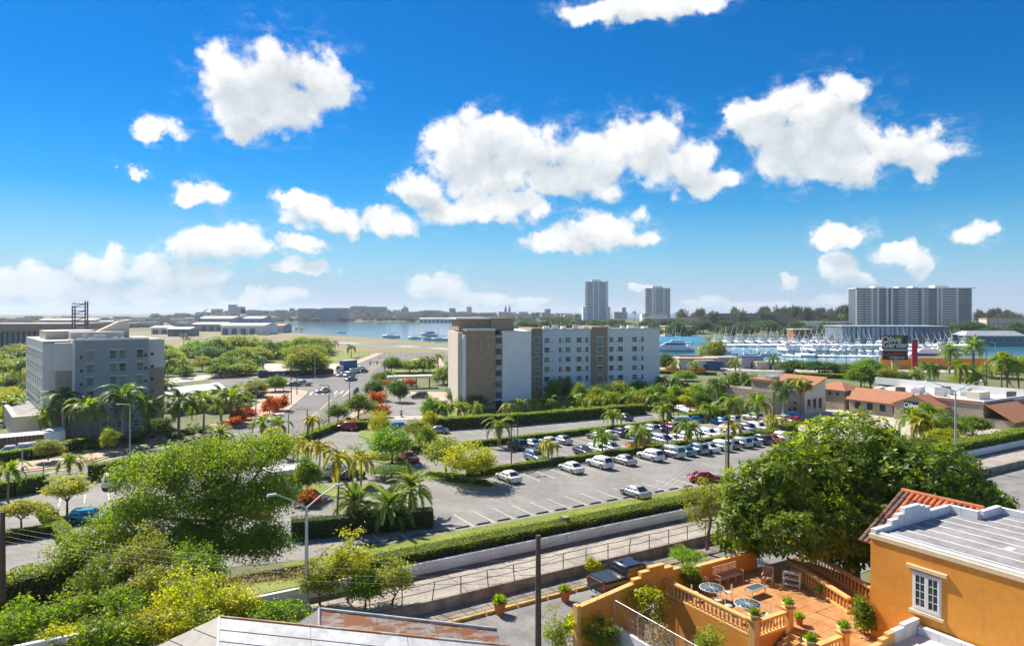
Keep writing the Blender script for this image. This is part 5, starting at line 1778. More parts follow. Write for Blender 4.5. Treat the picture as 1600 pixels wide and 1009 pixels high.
for k in range(9):
    z = 13 + k * 1.75
    MB().tube([(-3, 0, z), (3, 0, z + (1.6 if k % 2 else 0))], .22, 5).tube([(-3, 3, z), (3, 3, z)], .22, 5).build('brace', M['steel_blue'], ls)
    MB().tube([(-3, 0, z), (-3, 3, z + 1.2)], .18, 5).tube([(3, 0, z), (3, 3, z + 1.2)], .18, 5).build('brace', M['steel_blue'], ls)
    if k % 2 == 0:
        MB().bx(-3.2, 3.2, -.4, 3.4, z - .1, z + .18).build('platform', M['steel_blue'], ls)
MB().bx(3, 4.6, 0, .4, 17, 17.8).bx(-7, -3, 0, .4, 14.4, 14.8).build('bracket', M['steel_blue'], ls)
MB().bx(-11, 8, -2, 6, 11, 13.8).build('blue_box', mat('deep_blue', (.02, .09, .20), .5), ls)

# airport hangars, terminals and sheds
M['roof_pale'] = mat('roof_pale', (.56, .56, .56), .7, var=.1, vscale=.05)
for i, (u0, u1, v0, vt, y, dep, m, rm, lab) in enumerate((
        (345, 412, 517, 505, 680, 40, 'far_white', 'roof_pale', 'pale flat hangar at the edge of the runway, largest near one'),
        (300, 350, 512, 503.5, 800, 30, 'steel_shed', 'roof_pale', 'white roofed hangar left of the big pale hangar'),
        (412, 442, 514, 506, 740, 30, 'steel_shed', 'pink_roof', 'dark hangar with reddish roof at the water end of the airfield'),
        (310, 362, 505, 494, 1000, 50, 'steel_shed', 'roof_pale', 'long bluish terminal with white roof behind the hangars'),
        (380, 410, 505, 494, 1000, 40, 'steel_shed', 'steel_shed', 'bluish terminal block right of the long terminal'),
        (262, 296, 518, 511, 640, 20, 'steel_blue', 'roof_pale', 'low blue hangar beside parked aircraft'),
        (236, 264, 517, 509, 700, 20, 'far_white', 'roof_pale', 'low white hangar at the left of the airfield'),
        (150, 200, 505, 501, 1100, 30, 'steel_shed', 'roof_pale', 'long low grey shed left of the airfield'),
        (60, 148, 503, 497.5, 1150, 40, 'steel_shed', 'roof_pale', 'very long white roofed shed on the left horizon'),
        (655, 720, 503, 496.5, 1500, 40, 'far_white', 'roof_pale', 'long pale warehouse on the far shore of the bay'))):
    x0, x1 = (u0 - 800) / F * y, (u1 - 800) / F * y
    o = thing('hangar', lab, 'hangar', ((x0 + x1) / 2, y, 0), 0)
    zt = H - (vt - V0) * y / F
    w = x1 - x0
    MB().bx(-w / 2, w / 2, 0, dep, 0, zt * .8).build('wall', M[m], o)
    MB().add([(-w / 2 - 1, -1, zt * .8), (w / 2 + 1, -1, zt * .8), (w / 2 + 1, dep, zt * .8), (-w / 2 - 1, dep, zt * .8), (-w / 2 - 1, dep / 2, zt), (w / 2 + 1, dep / 2, zt)], [(0, 1, 5, 4), (2, 3, 4, 5), (0, 4, 3), (1, 2, 5), (3, 2, 1, 0)]).build('roof', M[rm], o)
    for k in range(int(w / 9)):
        MB().bx(-w / 2 + 2 + k * 9, -w / 2 + 7 + k * 9, -.4, -.05, 0, zt * .55).build('door', M['steel_blue'], o)

# old town on the far shore, each building its own block
hill = MB()
hp = []
for (u, zz) in ((200, 2), (300, 8), (360, 16), (420, 20), (500, 20), (560, 20), (640, 15), (720, 12), (800, 10), (900, 7), (1000, 3)):
    hp.append(((u - 800) / F * 1900, zz))
hv = []
for (x, zz) in hp:
    hv += [(x, 1560, 0), (x * 1.02, 1750, zz * .7), (x * 1.05, 1950, zz), (x * 1.2, 2300, 0)]
hill.add(hv, [(i * 4 + j, i * 4 + 4 + j, i * 4 + 5 + j, i * 4 + 1 + j) for i in range(len(hp) - 1) for j in range(3)])
struct(hill.build('hill', mat('hill', (.10, .13, .06), .95, var=.4, vscale=.02)))
town_m = [mat('town_%d' % i, c, .85, var=.1, vscale=.05) for i, c in enumerate(((.62, .58, .54), (.55, .46, .38), (.60, .42, .34), (.45, .46, .50), (.66, .63, .55), (.40, .30, .26), (.52, .50, .46)))]
rt = random.Random(21)
wm = M['far_glass']


def town_block(u, y, w, zt, label, group, z0=0, m=None, name='town_house', win=True, cat='building'):
    o = thing(name, label, cat, ((u - 800) / F * y, y, z0), rt.uniform(-.2, .2), group)
    d = rt.uniform(10, 18)
    MB().bx(-w / 2, w / 2, 0, d, 0, zt).build('wall', m or rt.choice(town_m), o)
    MB().bx(-w / 2 - .3, w / 2 + .3, -.3, d + .3, zt, zt + .6).build('roof', rt.choice([town_m[0], town_m[5], M['roof_pale'], M['pink_roof']]), o)
    if win:
        fl = max(1, int(zt / 4))
        for k in range(fl):
            MB().bx(-w / 2 + 1, w / 2 - 1, -.12, -.02, k * 4 + 1.4, k * 4 + 3.0).build('window_band', wm, o)
    return o


def ridge(u):
    xs = [200, 300, 360, 420, 500, 560, 640, 720, 800, 900, 1000]
    zs = [2, 8, 16, 20, 20, 20, 15, 12, 10, 7, 3]
    return float(np.interp(u, xs, zs))


def hill_z(u, y):
    return ridge(u) * float(np.interp(y, [1560, 1750, 1950, 2300], [0, .7, 1, 0]))


for i in range(280):
    u = rt.uniform(225, 905)
    y = rt.uniform(1600, 1950)
    town_block(u, y, rt.uniform(12, 28), rt.uniform(7, 15), 'pale old town building among the rooftops across the bay', 'old town rooftops', hill_z(u, y) - 1.5)
for i in range(46):
    u = rt.uniform(150, 470)
    y = rt.uniform(1050, 1500)
    if u > 400 and y < 1450:
        continue
    town_block(u, y, rt.uniform(14, 40), rt.uniform(4, 9), 'low port building behind the airfield hangars', 'low port buildings', 0)
for i in range(60):
    u = rt.uniform(-60, 240)
    town_block(u, rt.uniform(900, 2200), rt.uniform(15, 50), rt.uniform(4, 10), 'low pale building on the left horizon', 'low buildings on the left horizon', 0)
for i, (u, w, h) in enumerate(((472, 22, 30), (484, 24, 30), (497, 20, 29), (510, 26, 31), (523, 24, 31), (536, 22, 31))):
    town_block(u, 1540, w * .78, h, 'grey apartment slab by the far shore, %s of six' % nth(i), 'six apartment slabs', 0, M['steel_shed'], 'apartment_slab', cat='apartment building')
for (u, w, zt, lab) in ((362, 14, 42, 'tall grey block on the ridge of the old town'), (372, 22, 36, 'broad grey block right of the tallest ridge block'), (338, 20, 30, 'squat grey block on the left end of the ridge'), (575, 70, 36, 'long grey fortress on the ridge'), (560, 26, 38, 'raised left part of the grey fortress'), (707, 12, 32, 'pale narrow block above the warehouse'), (733, 10, 36, 'dark tower block above the tan hotel roof'), (855, 10, 30, 'small dark tower left of the slim tower'), (970, 26, 22, 'broad dark block right of the slim tower'), (975, 8, 34, 'thin dark tower right of the slim tower')):
    town_block(u, 1850, w * 1.4, zt, lab, None, 0, rt.choice(town_m[3:4] + town_m[:1]), 'ridge_block')
dome = thing('domed_capitol', 'white domed capitol building rising over the old town', 'building', ((631 - 800) / F * 1750, 1750, 8))
MB().bx(-24, 24, 0, 20, 0, 14).build('wall', town_m[4], dome)
MB().lathe([(11, 14), (11, 19), (10.5, 22), (8, 26), (4, 28.5), (1.2, 29.5), (1.2, 32), (.2, 35)], 14, (0, 10, 0)).build('dome', town_m[6], dome)
ch = thing('twin_spired_church', 'church with two dark spires above the tan hotel penthouse', 'church', ((793 - 800) / F * 1750, 1750, 6))
MB().bx(-10, 10, 0, 30, 0, 14).build('nave', town_m[1], ch)
for x in (-5, 5):
    MB().bx(x - 3, x + 3, -2, 4, 0, 24).build('belfry', town_m[3], ch)
    MB().lathe([(3, 24), (2, 27), (.2, 34)], 6, (x, 1, 0)).build('spire', town_m[5], ch)
sp = thing('ship', 'white ship with dark funnel moored behind the hangars', 'ship', ((381 - 800) / F * 1040, 1040, 0))
MB().prism([(-28, 0), (22, 0), (32, 5), (22, 10), (-28, 10)], 0, 9).build('hull', M['boat_white'], sp)
MB().bx(-24, 16, 2, 8, 9, 15).build('superstructure', M['boat_white'], sp)
MB().bx(-7, 1, 3, 7, 15, 20).build('funnel_base', M['boat_white'], sp)
MB().bx(-6, 0, 3, 7, 20, 27).build('funnel', M['dark_metal'], sp)
cr = thing('port_crane', 'grey harbour crane with raised jib left of the terminal', 'crane', ((309 - 800) / F * 1000, 1000, 0))
MB().tube([(0, 0, 0), (0, 0, 18)], 2.2, 6).build('mast', M['steel_shed'], cr)
MB().tube([(-2, 0, 14), (14, 0, 27)], [1.6, .7], 5).build('jib', M['steel_shed'], cr)
MB().bx(-4, 3, -2, 2, 11, 16).build('cab', M['steel_shed'], cr)
# mid-distance buildings around the marina
for (u, v, y, w, zt, m, rm, lab) in (
        (1060, 0, 640, 26, 9, 'stucco_cream', 'cream_trim', 'low hall with pale yellow roof by the marina trees'),
        (1028, 0, 900, 34, 14, 'stucco_cream', 'roof_light', 'cream arcade building with flat roof among the trees, left one'),
        (1085, 0, 900, 40, 16, 'stucco_cream', 'terracotta', 'cream villa with reddish roof among the trees'),
        (870, 0, 420, 30, 6.5, 'steel_blue', 'roof_pale', 'blue building with white flat roof behind the hotel roof, left one'),
        (925, 0, 430, 36, 6.8, 'steel_blue', 'roof_pale', 'blue building with white flat roof behind the hotel roof, right one'),
        (1180, 0, 900, 120, 20, 'stone_beige', 'roof_grey', 'long brown block hidden in the pine trees'),
        (1290, 0, 700, 44, 12, 'stucco_white', 'roof_light', 'white villa terrace left of the condominium'),
        (1590, 0, 700, 60, 16, 'stucco_cream', 'tile_roof', 'cream building with reddish roof at the right edge'),
        (1255, 0, 560, 16, 8, 'terracotta', 'stucco_cream', 'small terracotta villa among the trees behind the boats')):
    o = thing('waterside_building', lab, 'building', ((u - 800) / F * y, y, 0), rt.uniform(-.12, .12))
    MB().bx(-w / 2, w / 2, 0, 14, 0, zt).build('wall', M[m], o)
    MB().bx(-w / 2 - .5, w / 2 + .5, -.6, 14.5, zt, zt + .8).build('roof', M[rm], o)
    n = max(3, int(w / 4.5))
    for k in range(n):
        for f in range(max(1, int(zt / 4.5))):
            window(o, -w / 2 + (k + .5) * w / n, 0, 1.4 + f * 4, 1.6, 2.0, frame='far_white')
# quay sheds in front of the marina
for (u, v, w, zt, m, rm, lab) in ((1092, 577, 16, 4.2, 'stucco_pale', 'orange_trim', 'long quay shed with orange roof edge'), (1102, 578, 7, 3.5, 'far_white', 'roof_pale', 'small pale quay hut beside blue containers'),
                                  (1116, 578.5, 5, 3.2, 'boat_blue', 'boat_blue', 'bright blue container on the quay'), (1128, 574, 12, 4, 'stone_beige', 'roof_pale', 'low brown quay shed behind the blue container'), (1176, 576, 9, 4.6, 'steel_shed', 'boat_blue', 'grey quay kiosk with blue roof'), (1042, 573, 12, 3.6, 'stucco_pale', 'roof_pale', 'pale quay shed next to the white hotel'),
                                  (1205, 577, 12, 2.8, 'stucco_cream', 'cream_trim', 'low cream quay shed below the palm')):
    o = thing('quay_shed', lab, 'shed', P(u, v, 0), R(4))
    MB().bx(-w / 2, w / 2, 0, 5, 0, zt).build('wall', M[m], o)
    MB().bx(-w / 2 - .3, w / 2 + .3, -.4, 5.3, zt, zt + .35).build('roof', M[rm], o)
    MB().bx(-.8, .8, -.06, -.01, 0, 2.2).build('door', M['boat_blue'], o)
rw = thing('boatyard_wall', 'long orange wall along the boatyard right of the red banner', 'wall', P(1520, 577, 0), R(-3))
MB().bx(-36, 40, 0, .6, 0, 4.2).build('wall_face', M['orange_wall'], rw)
MB().bx(-36, 40, -.2, .8, 4.2, 4.6).build('coping', M['orange_trim'], rw)
# guard booth and barrier hut in the lot
gb_ = thing('guard_booth', 'white guard booth with wide flat roof among the yellow palms', 'booth', P(452, 768, 0), TH)
MB().bx(-2.1, 1.3, -1.1, 1.1, 0, 2.7).build('wall', M['stucco_white'], gb_)
MB().bx(-2.9, 2.4, -1.7, 1.7, 2.9, 3.1).build('roof', M['roof_light'], gb_)
MB().bx(-2.95, 2.45, -1.75, -1.62, 2.7, 3.18).bx(-2.95, 2.45, 1.62, 1.75, 2.7, 3.18).bx(-2.95, -2.82, -1.62, 1.62, 2.7, 3.18).bx(2.32, 2.45, -1.62, 1.62, 2.7, 3.18).build('fascia', M['stucco_white'], gb_)
for x in (-1.4, .2):
    window(gb_, x, -1.1, 1.0, 1.1, 1.2, frame='dark_metal')
window(gb_, -2.1, 0, 1.0, 1.1, 1.2, face='left', frame='dark_metal')
hb_ = thing('brown_enclosure', 'brown slatted utility enclosure at the left edge', 'enclosure', P(18, 703, 0), R(38))
for k in range(16):
    MB().bx(-4.5 + k * .56, -4.0 + k * .56, -.05, .05, 0, 2.2).build('slat', M['tile_dark'], hb_)
MB().bx(-4.6, 4.5, .1, 5, 0, 2.1).build('body', M['stucco_pale'], hb_)
MB().bx(4.5, 7.5, .1, 5, 0, 2.4).build('side_box', M['stucco_white'], hb_)

# ================================================================ vehicles
CARM = {}
for k, c, mt in (('white', (.74, .74, .73), 0), ('silver', (.42, .43, .44), .55), ('grey', (.17, .175, .18), .4), ('dark', (.035, .038, .045), .2), ('navy', (.025, .04, .09), .3), ('blue', (.03, .22, .52), .3), ('teal', (.03, .20, .22), .3),
                 ('red', (.40, .015, .02), .2), ('maroon', (.22, .015, .02), .2), ('yellow', (.80, .42, .015), .1), ('orange', (.75, .27, .01), .1), ('cyan', (.02, .33, .55), .3), ('lightblue', (.20, .27, .34), .5), ('black', (.016, .016, .018), .1), ('scarlet', (.55, .03, .015), .1)):
    CARM[k] = mat('car_' + k, c, .28, metal=mt, coat=.8)


def loft(secs, mi=0, close=True):
    """secs: list of rings (lists of points); returns MB"""
    mb = MB()
    n = len(secs[0])
    pts = [p for r in secs for p in r]
    fc = []
    for i in range(len(secs) - 1):
        for k in range(n):
            k2 = (k + 1) % n
            fc.append((i * n + k, (i + 1) * n + k, (i + 1) * n + k2, i * n + k2))
    mb.add(pts, fc, mi, True)
    if close:
        mb.add(secs[0], [tuple(range(n))], mi)
        mb.add(secs[-1], [tuple(range(n))[::-1]], mi)
    return mb


def ring(x, hw, zb, zt, crown=.03):
    half = [(hw * .86, zb), (hw * .97, zb + .10), (hw, zb + (zt - zb) * .45), (hw * .985, zb + (zt - zb) * .78), (hw * .90, zt - .015), (hw * .55, zt + crown * .6)]
    return [(x, y, z) for (y, z) in half] + [(x, -y, z) for (y, z) in half[::-1]]


CAR_SPEC = {
    # length, half width, body stations (x, half width factor, z bottom, z top), cabin: belt x rear/front, roof x rear/front, roof z, belt z, wheel base, wheel radius
    'sedan': (4.65, .90, [(-2.32, .80, .34, .78), (-2.22, .93, .24, .90), (-1.4, 1.0, .20, .96), (0, 1.0, .19, .93), (1.0, 1.0, .20, .90), (1.9, .95, .22, .78), (2.22, .85, .26, .66), (2.32, .70, .34, .56)], (-1.75, 1.15, -.95, .25, 1.43, .90), 2.72, .32),
    'hatch': (4.2, .88, [(-2.1, .84, .36, .92), (-2.02, .94, .26, 1.0), (-1.2, 1.0, .20, .98), (0, 1.0, .19, .95), (.95, 1.0, .20, .93), (1.7, .95, .22, .82), (2.0, .86, .26, .70), (2.1, .70, .34, .60)], (-2.0, 1.1, -1.65, .3, 1.50, .93), 2.6, .32),
    'suv': (4.75, .95, [(-2.37, .84, .42, 1.02), (-2.28, .95, .32, 1.10), (-1.4, 1.0, .27, 1.10), (0, 1.0, .26, 1.08), (.95, 1.0, .27, 1.08), (1.9, .97, .29, .98), (2.25, .89, .33, .84), (2.37, .74, .42, .72)], (-2.27, 1.05, -2.0, .35, 1.74, 1.06), 2.8, .37),
    'van': (5.0, .98, [(-2.5, .88, .40, 1.10), (-2.42, .97, .30, 1.14), (-1.4, 1.0, .26, 1.12), (0, 1.0, .25, 1.10), (1.3, 1.0, .26, 1.08), (2.0, .96, .28, .96), (2.38, .88, .32, .82), (2.5, .74, .40, .70)], (-2.42, 1.75, -2.25, .95, 1.85, 1.08), 3.0, .36),
    'pickup': (5.4, .97, [(-2.7, .90, .52, 1.08), (-2.62, .97, .45, 1.10), (-1.4, 1.0, .40, 1.10), (0, 1.0, .38, 1.10), (1.3, 1.0, .38, 1.12), (2.2, .97, .40, 1.08), (2.6, .90, .44, .96), (2.7, .78, .50, .82)], (-.75, 1.45, -.6, .85, 1.82, 1.08), 3.3, .40),
}
CAR_PROTO = {}


def make_car(kind):
    L, W, st, cab, wb, wr = CAR_SPEC[kind]
    root = ob('car', None)
    body = loft([ring(x, W * f, zb, zt) for (x, f, zb, zt) in st])
    xb0, xb1, xr0, xr1, zr, zb = cab
    bw, rw = W * .88, W * .70
    # cabin shell
    rings = []
    for (k, hw, z) in ((0, bw, zb - .03), (.5, (bw + rw) / 2 + .02, (zb + zr) / 2), (.93, rw + .03, zr - .05), (1.0, rw - .06, zr)):
        x0, x1 = xb0 + (xr0 - xb0) * k, xb1 + (xr1 - xb1) * k
        c = .12
        rings.append([(x0, -hw + c, z), (x0 + c, -hw, z), (x1 - c, -hw, z), (x1, -hw + c, z), (x1, hw - c, z), (x1 - c, hw, z), (x0 + c, hw, z), (x0, hw - c, z)])
    cabm = loft([r[::-1] for r in rings])
    o = len(body.v)
    body.v += cabm.v
    body.f += [tuple(i + o for i in f) for f in cabm.f]
    body.m += cabm.m
    body.s += cabm.s
    for x in (-wb / 2, wb / 2):      # dark wheel arches
        for sd in (-1, 1):
            body.disc((x - .02, sd * (W - .05), wr + .02), wr * 1.17, 'Y', 14, 1, .115)
    b = body.mesh('body', [CARM['white'], M['black']])
    ob('body', b, root)

    def on(k, side):       # point on the cabin side at height fraction k
        return (bw + (rw - bw) * k + .014)

    def px(k, f):          # longitudinal position, f from rear 0 to front 1
        x0, x1 = xb0 + (xr0 - xb0) * k, xb1 + (xr1 - xb1) * k
        return x0 + (x1 - x0) * f

    def pz(k):
        return zb + (zr - zb) * k
    for sd in (-1, 1):
        for (f0, f1) in ((.10, .47), (.50, .88)):
            q = [(px(.1, f0), sd * on(.1, sd), pz(.1)), (px(.1, f1), sd * on(.1, sd), pz(.1)), (px(.86, f1 - (.0 if f1 < .5 else .05)), sd * on(.86, sd), pz(.86)), (px(.86, f0 + (.05 if f0 < .2 else 0)), sd * on(.86, sd), pz(.86))]
            MB().add(q, [(0, 1, 2, 3) if sd < 0 else (3, 2, 1, 0)]).build('side_window', M['car_glass'], root)
    for nm, f, e in (('windscreen', 1, .016), ('rear_window', 0, -.016)):
        q = []
        for (k, s) in ((.08, -1), (.08, 1), (.88, 1), (.88, -1)):
            q.append((px(k, f) + e, s * (bw + (rw - bw) * k - .13), pz(k)))
        MB().add(q, [(0, 1, 2, 3) if f == 1 else (3, 2, 1, 0)]).build(nm, M['car_glass'], root)
    wheel = MB()
    wheel.lathe([(wr * .60, -.11), (wr * .97, -.10), (wr, -.05), (wr, .05), (wr * .97, .10), (wr * .60, .11)], 16)
    vv = [(x, z, y) for (x, y, z) in wheel.v]
    wheel.v = vv
    wheel.f = [f[::-1] for f in wheel.f]
    wm_ = wheel.mesh('wheel', M['tyre'])
    rim = MB().disc((0, 0, 0), wr * .63, 'Y', 12, 0, .232)
    for k in range(5):
        w = k * 2 * math.pi / 5
        rim.tube([(0, 0, 0), (math.cos(w) * wr * .55, 0, math.sin(w) * wr * .55)], .122, 4)
    rm = MB().disc((0, 0, 0), wr * .63, 'Y', 12, 0, .232).mesh('rim', M['rim'])
    for x in (-wb / 2, wb / 2):
        for sd in (-1, 1):
            wo2 = ob('wheel', wm_, root, (x, sd * (W - .10), wr))
            ob('rim', rm, wo2)
    xs_f, xs_r = st[-2], st[1]
    for sd in (-1, 1):
        MB().box((xs_f[0] - .02, sd * W * .62, xs_f[3] - .16), (.16, W * .34, .12)).build('headlight', M['clear_lamp'], root)
        MB().box((xs_r[0] + .01, sd * W * .72, xs_r[3] - .20), (.14, W * .26, .15)).build('tail_light', M['red_lamp'], root)
        MB().box((xb1 - .25, sd * (W + .05), zb), (.12, .18, .12)).build('mirror', M['black'], root)
    MB().box((st[0][0] + .03, 0, st[0][2] + .16), (.12, .46, .13)).build('number_plate', M['plate'], root)
    MB().box((st[-1][0] - .03, 0, st[-1][2] + .02), (.10, W * 1.0, .12)).build('grille', M['black'], root)
    if kind == 'pickup':
        MB().bx(-2.58, -.80, -W * .80, W * .80, 1.115, 1.135).build('bed_cover', M['black'], root)
    note_kids(root)
    return root


def car(p, heading, kind, colour, label, group=None, name=None, cat='car', sc=1.0):
    if kind not in CAR_PROTO:
        CAR_PROTO[kind] = make_car(kind)
        o = CAR_PROTO[kind]
    else:
        o = copy_tree(CAR_PROTO[kind])
    o.name = name or {'pickup': 'pickup_truck', 'van': 'van', 'suv': 'parked_suv'}.get(kind, 'parked_car')
    o.location = (p[0], p[1], p[2] + .01)
    o.rotation_euler = (0, 0, heading)
    o.scale = (sc, sc, sc)
    for ch in KIDS[o.as_pointer()]:
        if ch.name.startswith('body'):
            ch.material_slots[0].link = 'OBJECT'
            ch.material_slots[0].material = CARM[colour]
    return tag(o, label, cat, group)


IN = TH + R(90)          # nose pointing away from the camera, into the row
OUT = TH - R(90)
G2 = 'cars in the row below the middle hedge'
G3 = 'cars in the row above the middle hedge'
G4 = 'cars in the row below the upper hedge'
# row below the middle hedge (nose to the hedge), placed by the middle of the car
r2_list = [(46.9, 'sedan', 'white', 'white sedan beside the yellow tree, leftmost of its row'), (57.4, 'sedan', 'white', 'white sedan standing alone between empty bays'),
           (62.6, 'suv', 'white', 'white estate car with black roof bars, third in the row below the hedge'), (67.2, 'sedan', 'silver', 'older silver white sedan between two white wagons'),
           (72.6, 'suv', 'white', 'white off roader with dark rear glass, right of the older sedan'), (77.0, 'van', 'silver', 'silver minivan beside the green hatchback'),
           (79.7, 'sedan', 'teal', 'dark green sedan between silver minivan and light blue wagon'), (82.3, 'suv', 'lightblue', 'light blue grey wagon right of the green sedan'),
           (85.0, 'sedan', 'white', 'white sedan right of the light blue wagon'), (87.6, 'suv', 'white', 'white crossover with grey sides, right of a white sedan'), (90.2, 'hatch', 'grey', 'grey hatchback behind the street light pole'),
           (92.7, 'suv', 'silver', 'silver beige wagon right of the light pole'), (95.3, 'sedan', 'lightblue', 'blue grey sedan near the right end of the row'), (97.9, 'suv', 'dark', 'dark suv beside the red car'), (100.5, 'sedan', 'scarlet', 'bright red sedan at the right end of the row'),
           (103.2, 'suv', 'white', 'white suv half hidden by the big tree, right of the red sedan')]
for i, (s, k, c, lab) in enumerate(r2_list):
    car(ST(s + .6, 80.0), IN + PR.uniform(-.03, .03), k, c, lab, G2)
r3_list = [(57.3, 'suv', 'lightblue', 'slate blue suv beside a small palm, leftmost above the hedge'), (66.6, 'sedan', 'navy', 'navy sedan directly behind the hedge, nose left'), (69.4, 'hatch', 'white', 'white hatchback between navy sedan and palm'), (72.2, 'hatch', 'silver', 'silver hatchback half hidden by a palm'),
           (83.4, 'van', 'silver', 'silver wagon just right of the orange truck'), (86.1, 'sedan', 'white', 'white sedan right of the silver wagon'), (89.2, 'pickup', 'white', 'white pickup behind the hedge near a palm'), (92.4, 'sedan', 'white', 'white coupe right of the white pickup'), (95.1, 'suv', 'white', 'white suv, second right of the white pickup'),
           (97.8, 'sedan', 'white', 'white sedan, third right of the white pickup'), (100.5, 'suv', 'white', 'white wagon, fourth right of the white pickup'), (103.2, 'sedan', 'silver', 'silver sedan behind the street light arm'), (105.9, 'suv', 'grey', 'grey suv among white cars at the right of the lot'), (108.6, 'suv', 'white', 'white suv near the right end above the hedge'), (111.2, 'suv', 'dark', 'dark suv at the right end above the hedge')]
for i, (s, k, c, lab) in enumerate(r3_list):
    car(ST(s, 88.3), OUT + PR.uniform(-.04, .04), k, c, lab, G3)
car(ST(77.8, 87.2), TH + R(-8), 'pickup', 'orange', 'bright orange pickup parked along the hedge behind a palm', None, 'pickup_truck')
r4_list = [(59.9, 'suv', 'dark', 'dark blue suv standing left of a silver car below the upper hedge'), (62.7, 'sedan', 'silver', 'silver sedan behind the small palm'), (66.3, 'sedan', 'white', 'white sedan with dark roof, left of a silver white sedan'), (69.1, 'sedan', 'silver', 'silver white sedan right of a white sedan'),
           (76.6, 'sedan', 'grey', 'grey sedan left of a white one in the upper row'), (79.2, 'sedan', 'white', 'white saloon in the middle of the upper row'), (81.9, 'suv', 'navy', 'dark navy suv with windscreen glare'), (84.4, 'suv', 'white', 'white suv behind the navy one'), (89.4, 'suv', 'silver', 'silver boxy suv beside two dark cars'),
           (92.0, 'sedan', 'dark', 'black sedan right of the silver boxy suv'), (94.6, 'suv', 'maroon', 'dark brown suv right of the black sedan'), (97.2, 'sedan', 'lightblue', 'pale blue sedan at the end of the dense group'), (108.5, 'hatch', 'blue', 'blue hatchback standing apart on the right'), (111.4, 'suv', 'white', 'white suv behind the blue hatchback'), (118.4, 'suv', 'white', 'white suv by itself at the far right kerb')]
for i, (s, k, c, lab) in enumerate(r4_list):
    car(ST(s, 98.0), IN + PR.uniform(-.04, .04), k, c, lab, G4)
for (u, v, h, k, c, lab, *rest) in (
        (992, 775, IN, 'sedan', 'silver', 'silver sedan alone in the front row by the hedge'),
        (1102, 752, R(4), 'sedan', 'red', 'red sedan crossing the aisle near the big tree'),
        (975, 655.5, IN, 'sedan', 'navy', 'dark blue sedan alone under the upper palms'),
        (1068, 664, R(8), 'van', 'white', 'white van parked at the upper corner of the lot'),
        (1088, 660, R(12), 'sedan', 'blue', 'light blue sedan at the upper corner'),
        (1090, 652.5, OUT, 'suv', 'maroon', 'dark maroon suv at the top of the lot'), (1096, 656, OUT, 'sedan', 'dark', 'black sedan at the top right of the lot'),
        (1081, 648.5, OUT, 'sedan', 'lightblue', 'grey blue sedan at the top of the lot'), (1075, 646.5, OUT, 'sedan', 'silver', 'silver sedan beside the yellow sports car'), (1068, 643.5, OUT, 'hatch', 'white', 'white hatchback behind the yellow sports car'),
        (1064, 640, R(20), 'sedan', 'yellow', 'yellow sports car at the top of the lot'), (1056, 636.5, R(10), 'suv', 'white', 'white suv at the very top of the lot'),
        (1240, 656, R(25), 'suv', 'blue', 'bright blue suv by the restaurant'), (1247, 661, R(25), 'sedan', 'scarlet', 'red car in front of the bright blue suv'), (1228, 658, R(25), 'sedan', 'white', 'white car left of the bright blue suv'),
        (542, 672, R(170), 'suv', 'red', 'dark red suv by the avenue hedge'), (640, 720, OUT, 'sedan', 'red', 'red sedan behind the green lot tree'),
        (521, 744, R(200), 'pickup', 'white', 'white pickup under the yellow palms'), (543, 748, R(205), 'sedan', 'navy', 'navy sedan next to the white pickup'),
        (141, 815, R(10), 'hatch', 'cyan', 'bright turquoise hatchback in the left lot'), (172, 759, IN, 'suv', 'white', 'white suv beside the left clipped hedge'), (270, 762, IN, 'suv', 'dark', 'dark suv half hidden behind the big left tree'),
        (372, 789, R(20), 'sedan', 'dark', 'dark sedan seen through the big left tree'), (627, 671, R(15), 'hatch', 'blue', 'blue and white car behind lot trees near the drive'), (682, 677, R(190), 'sedan', 'silver', 'silver grey sedan under the tree by the empty bays'),
        (655, 622, R(200), 'suv', 'dark', 'black suv on the hotel drive'),
        (20, 709, R(38), 'sedan', 'white', 'white sedan in front of the brown enclosure'), (52, 707, R(38), 'suv', 'white', 'white suv right of the brown enclosure'), (82, 702, R(38), 'sedan', 'white', 'white sedan under the small left tree'),
        (505, 613.5, R(215), 'sedan', 'silver', 'silver car crossing the junction'), (549, 595, R(55), 'sedan', 'grey', 'grey sedan leaving the junction'), (534, 588, R(235), 'sedan', 'white', 'white car queueing at the junction, left lane'), (546, 588.5, R(235), 'suv', 'silver', 'silver suv queueing at the junction, right lane'),
        (550, 583.5, R(235), 'van', 'white', 'white van second in the queue'), (562, 577.5, R(235), 'sedan', 'white', 'white car coming up the avenue'), (568, 582, R(55), 'hatch', 'grey', 'grey hatchback driving away on the avenue'),
        (474, 602.5, R(170), 'pickup', 'silver', 'silver pickup turning in from the side street'), (458, 603, R(175), 'sedan', 'grey', 'grey car behind the silver pickup'), (428, 605, R(175), 'suv', 'teal', 'dark teal suv behind the corner palms'),
        (450, 575, R(10), 'sedan', 'white', 'white car in the far car park, leftmost'), (466, 576, R(10), 'sedan', 'lightblue', 'blue car in the far car park'), (482, 573, R(10), 'suv', 'white', 'white suv in the far car park'), (1290, 585.5, R(5), 'sedan', 'silver', 'silver car on the marina road'), (1312, 584, R(5), 'suv', 'white', 'white suv on the marina road'), (1235, 583, R(5), 'sedan', 'grey', 'grey car on the marina road')):
    car(P(u, v), h, k, c, lab)
bt = thing('box_truck', 'blue and white box truck at the head of the avenue', 'truck', P(540, 582.5, 0), R(235))
MB().bx(-4.6, 1.8, -1.3, 1.3, .9, 4.6).build('cargo_box', M['boat_blue'], bt)
MB().bx(-4.55, 1.75, -1.25, 1.25, 4.602, 4.7).build('box_roof', M['boat_white'], bt)
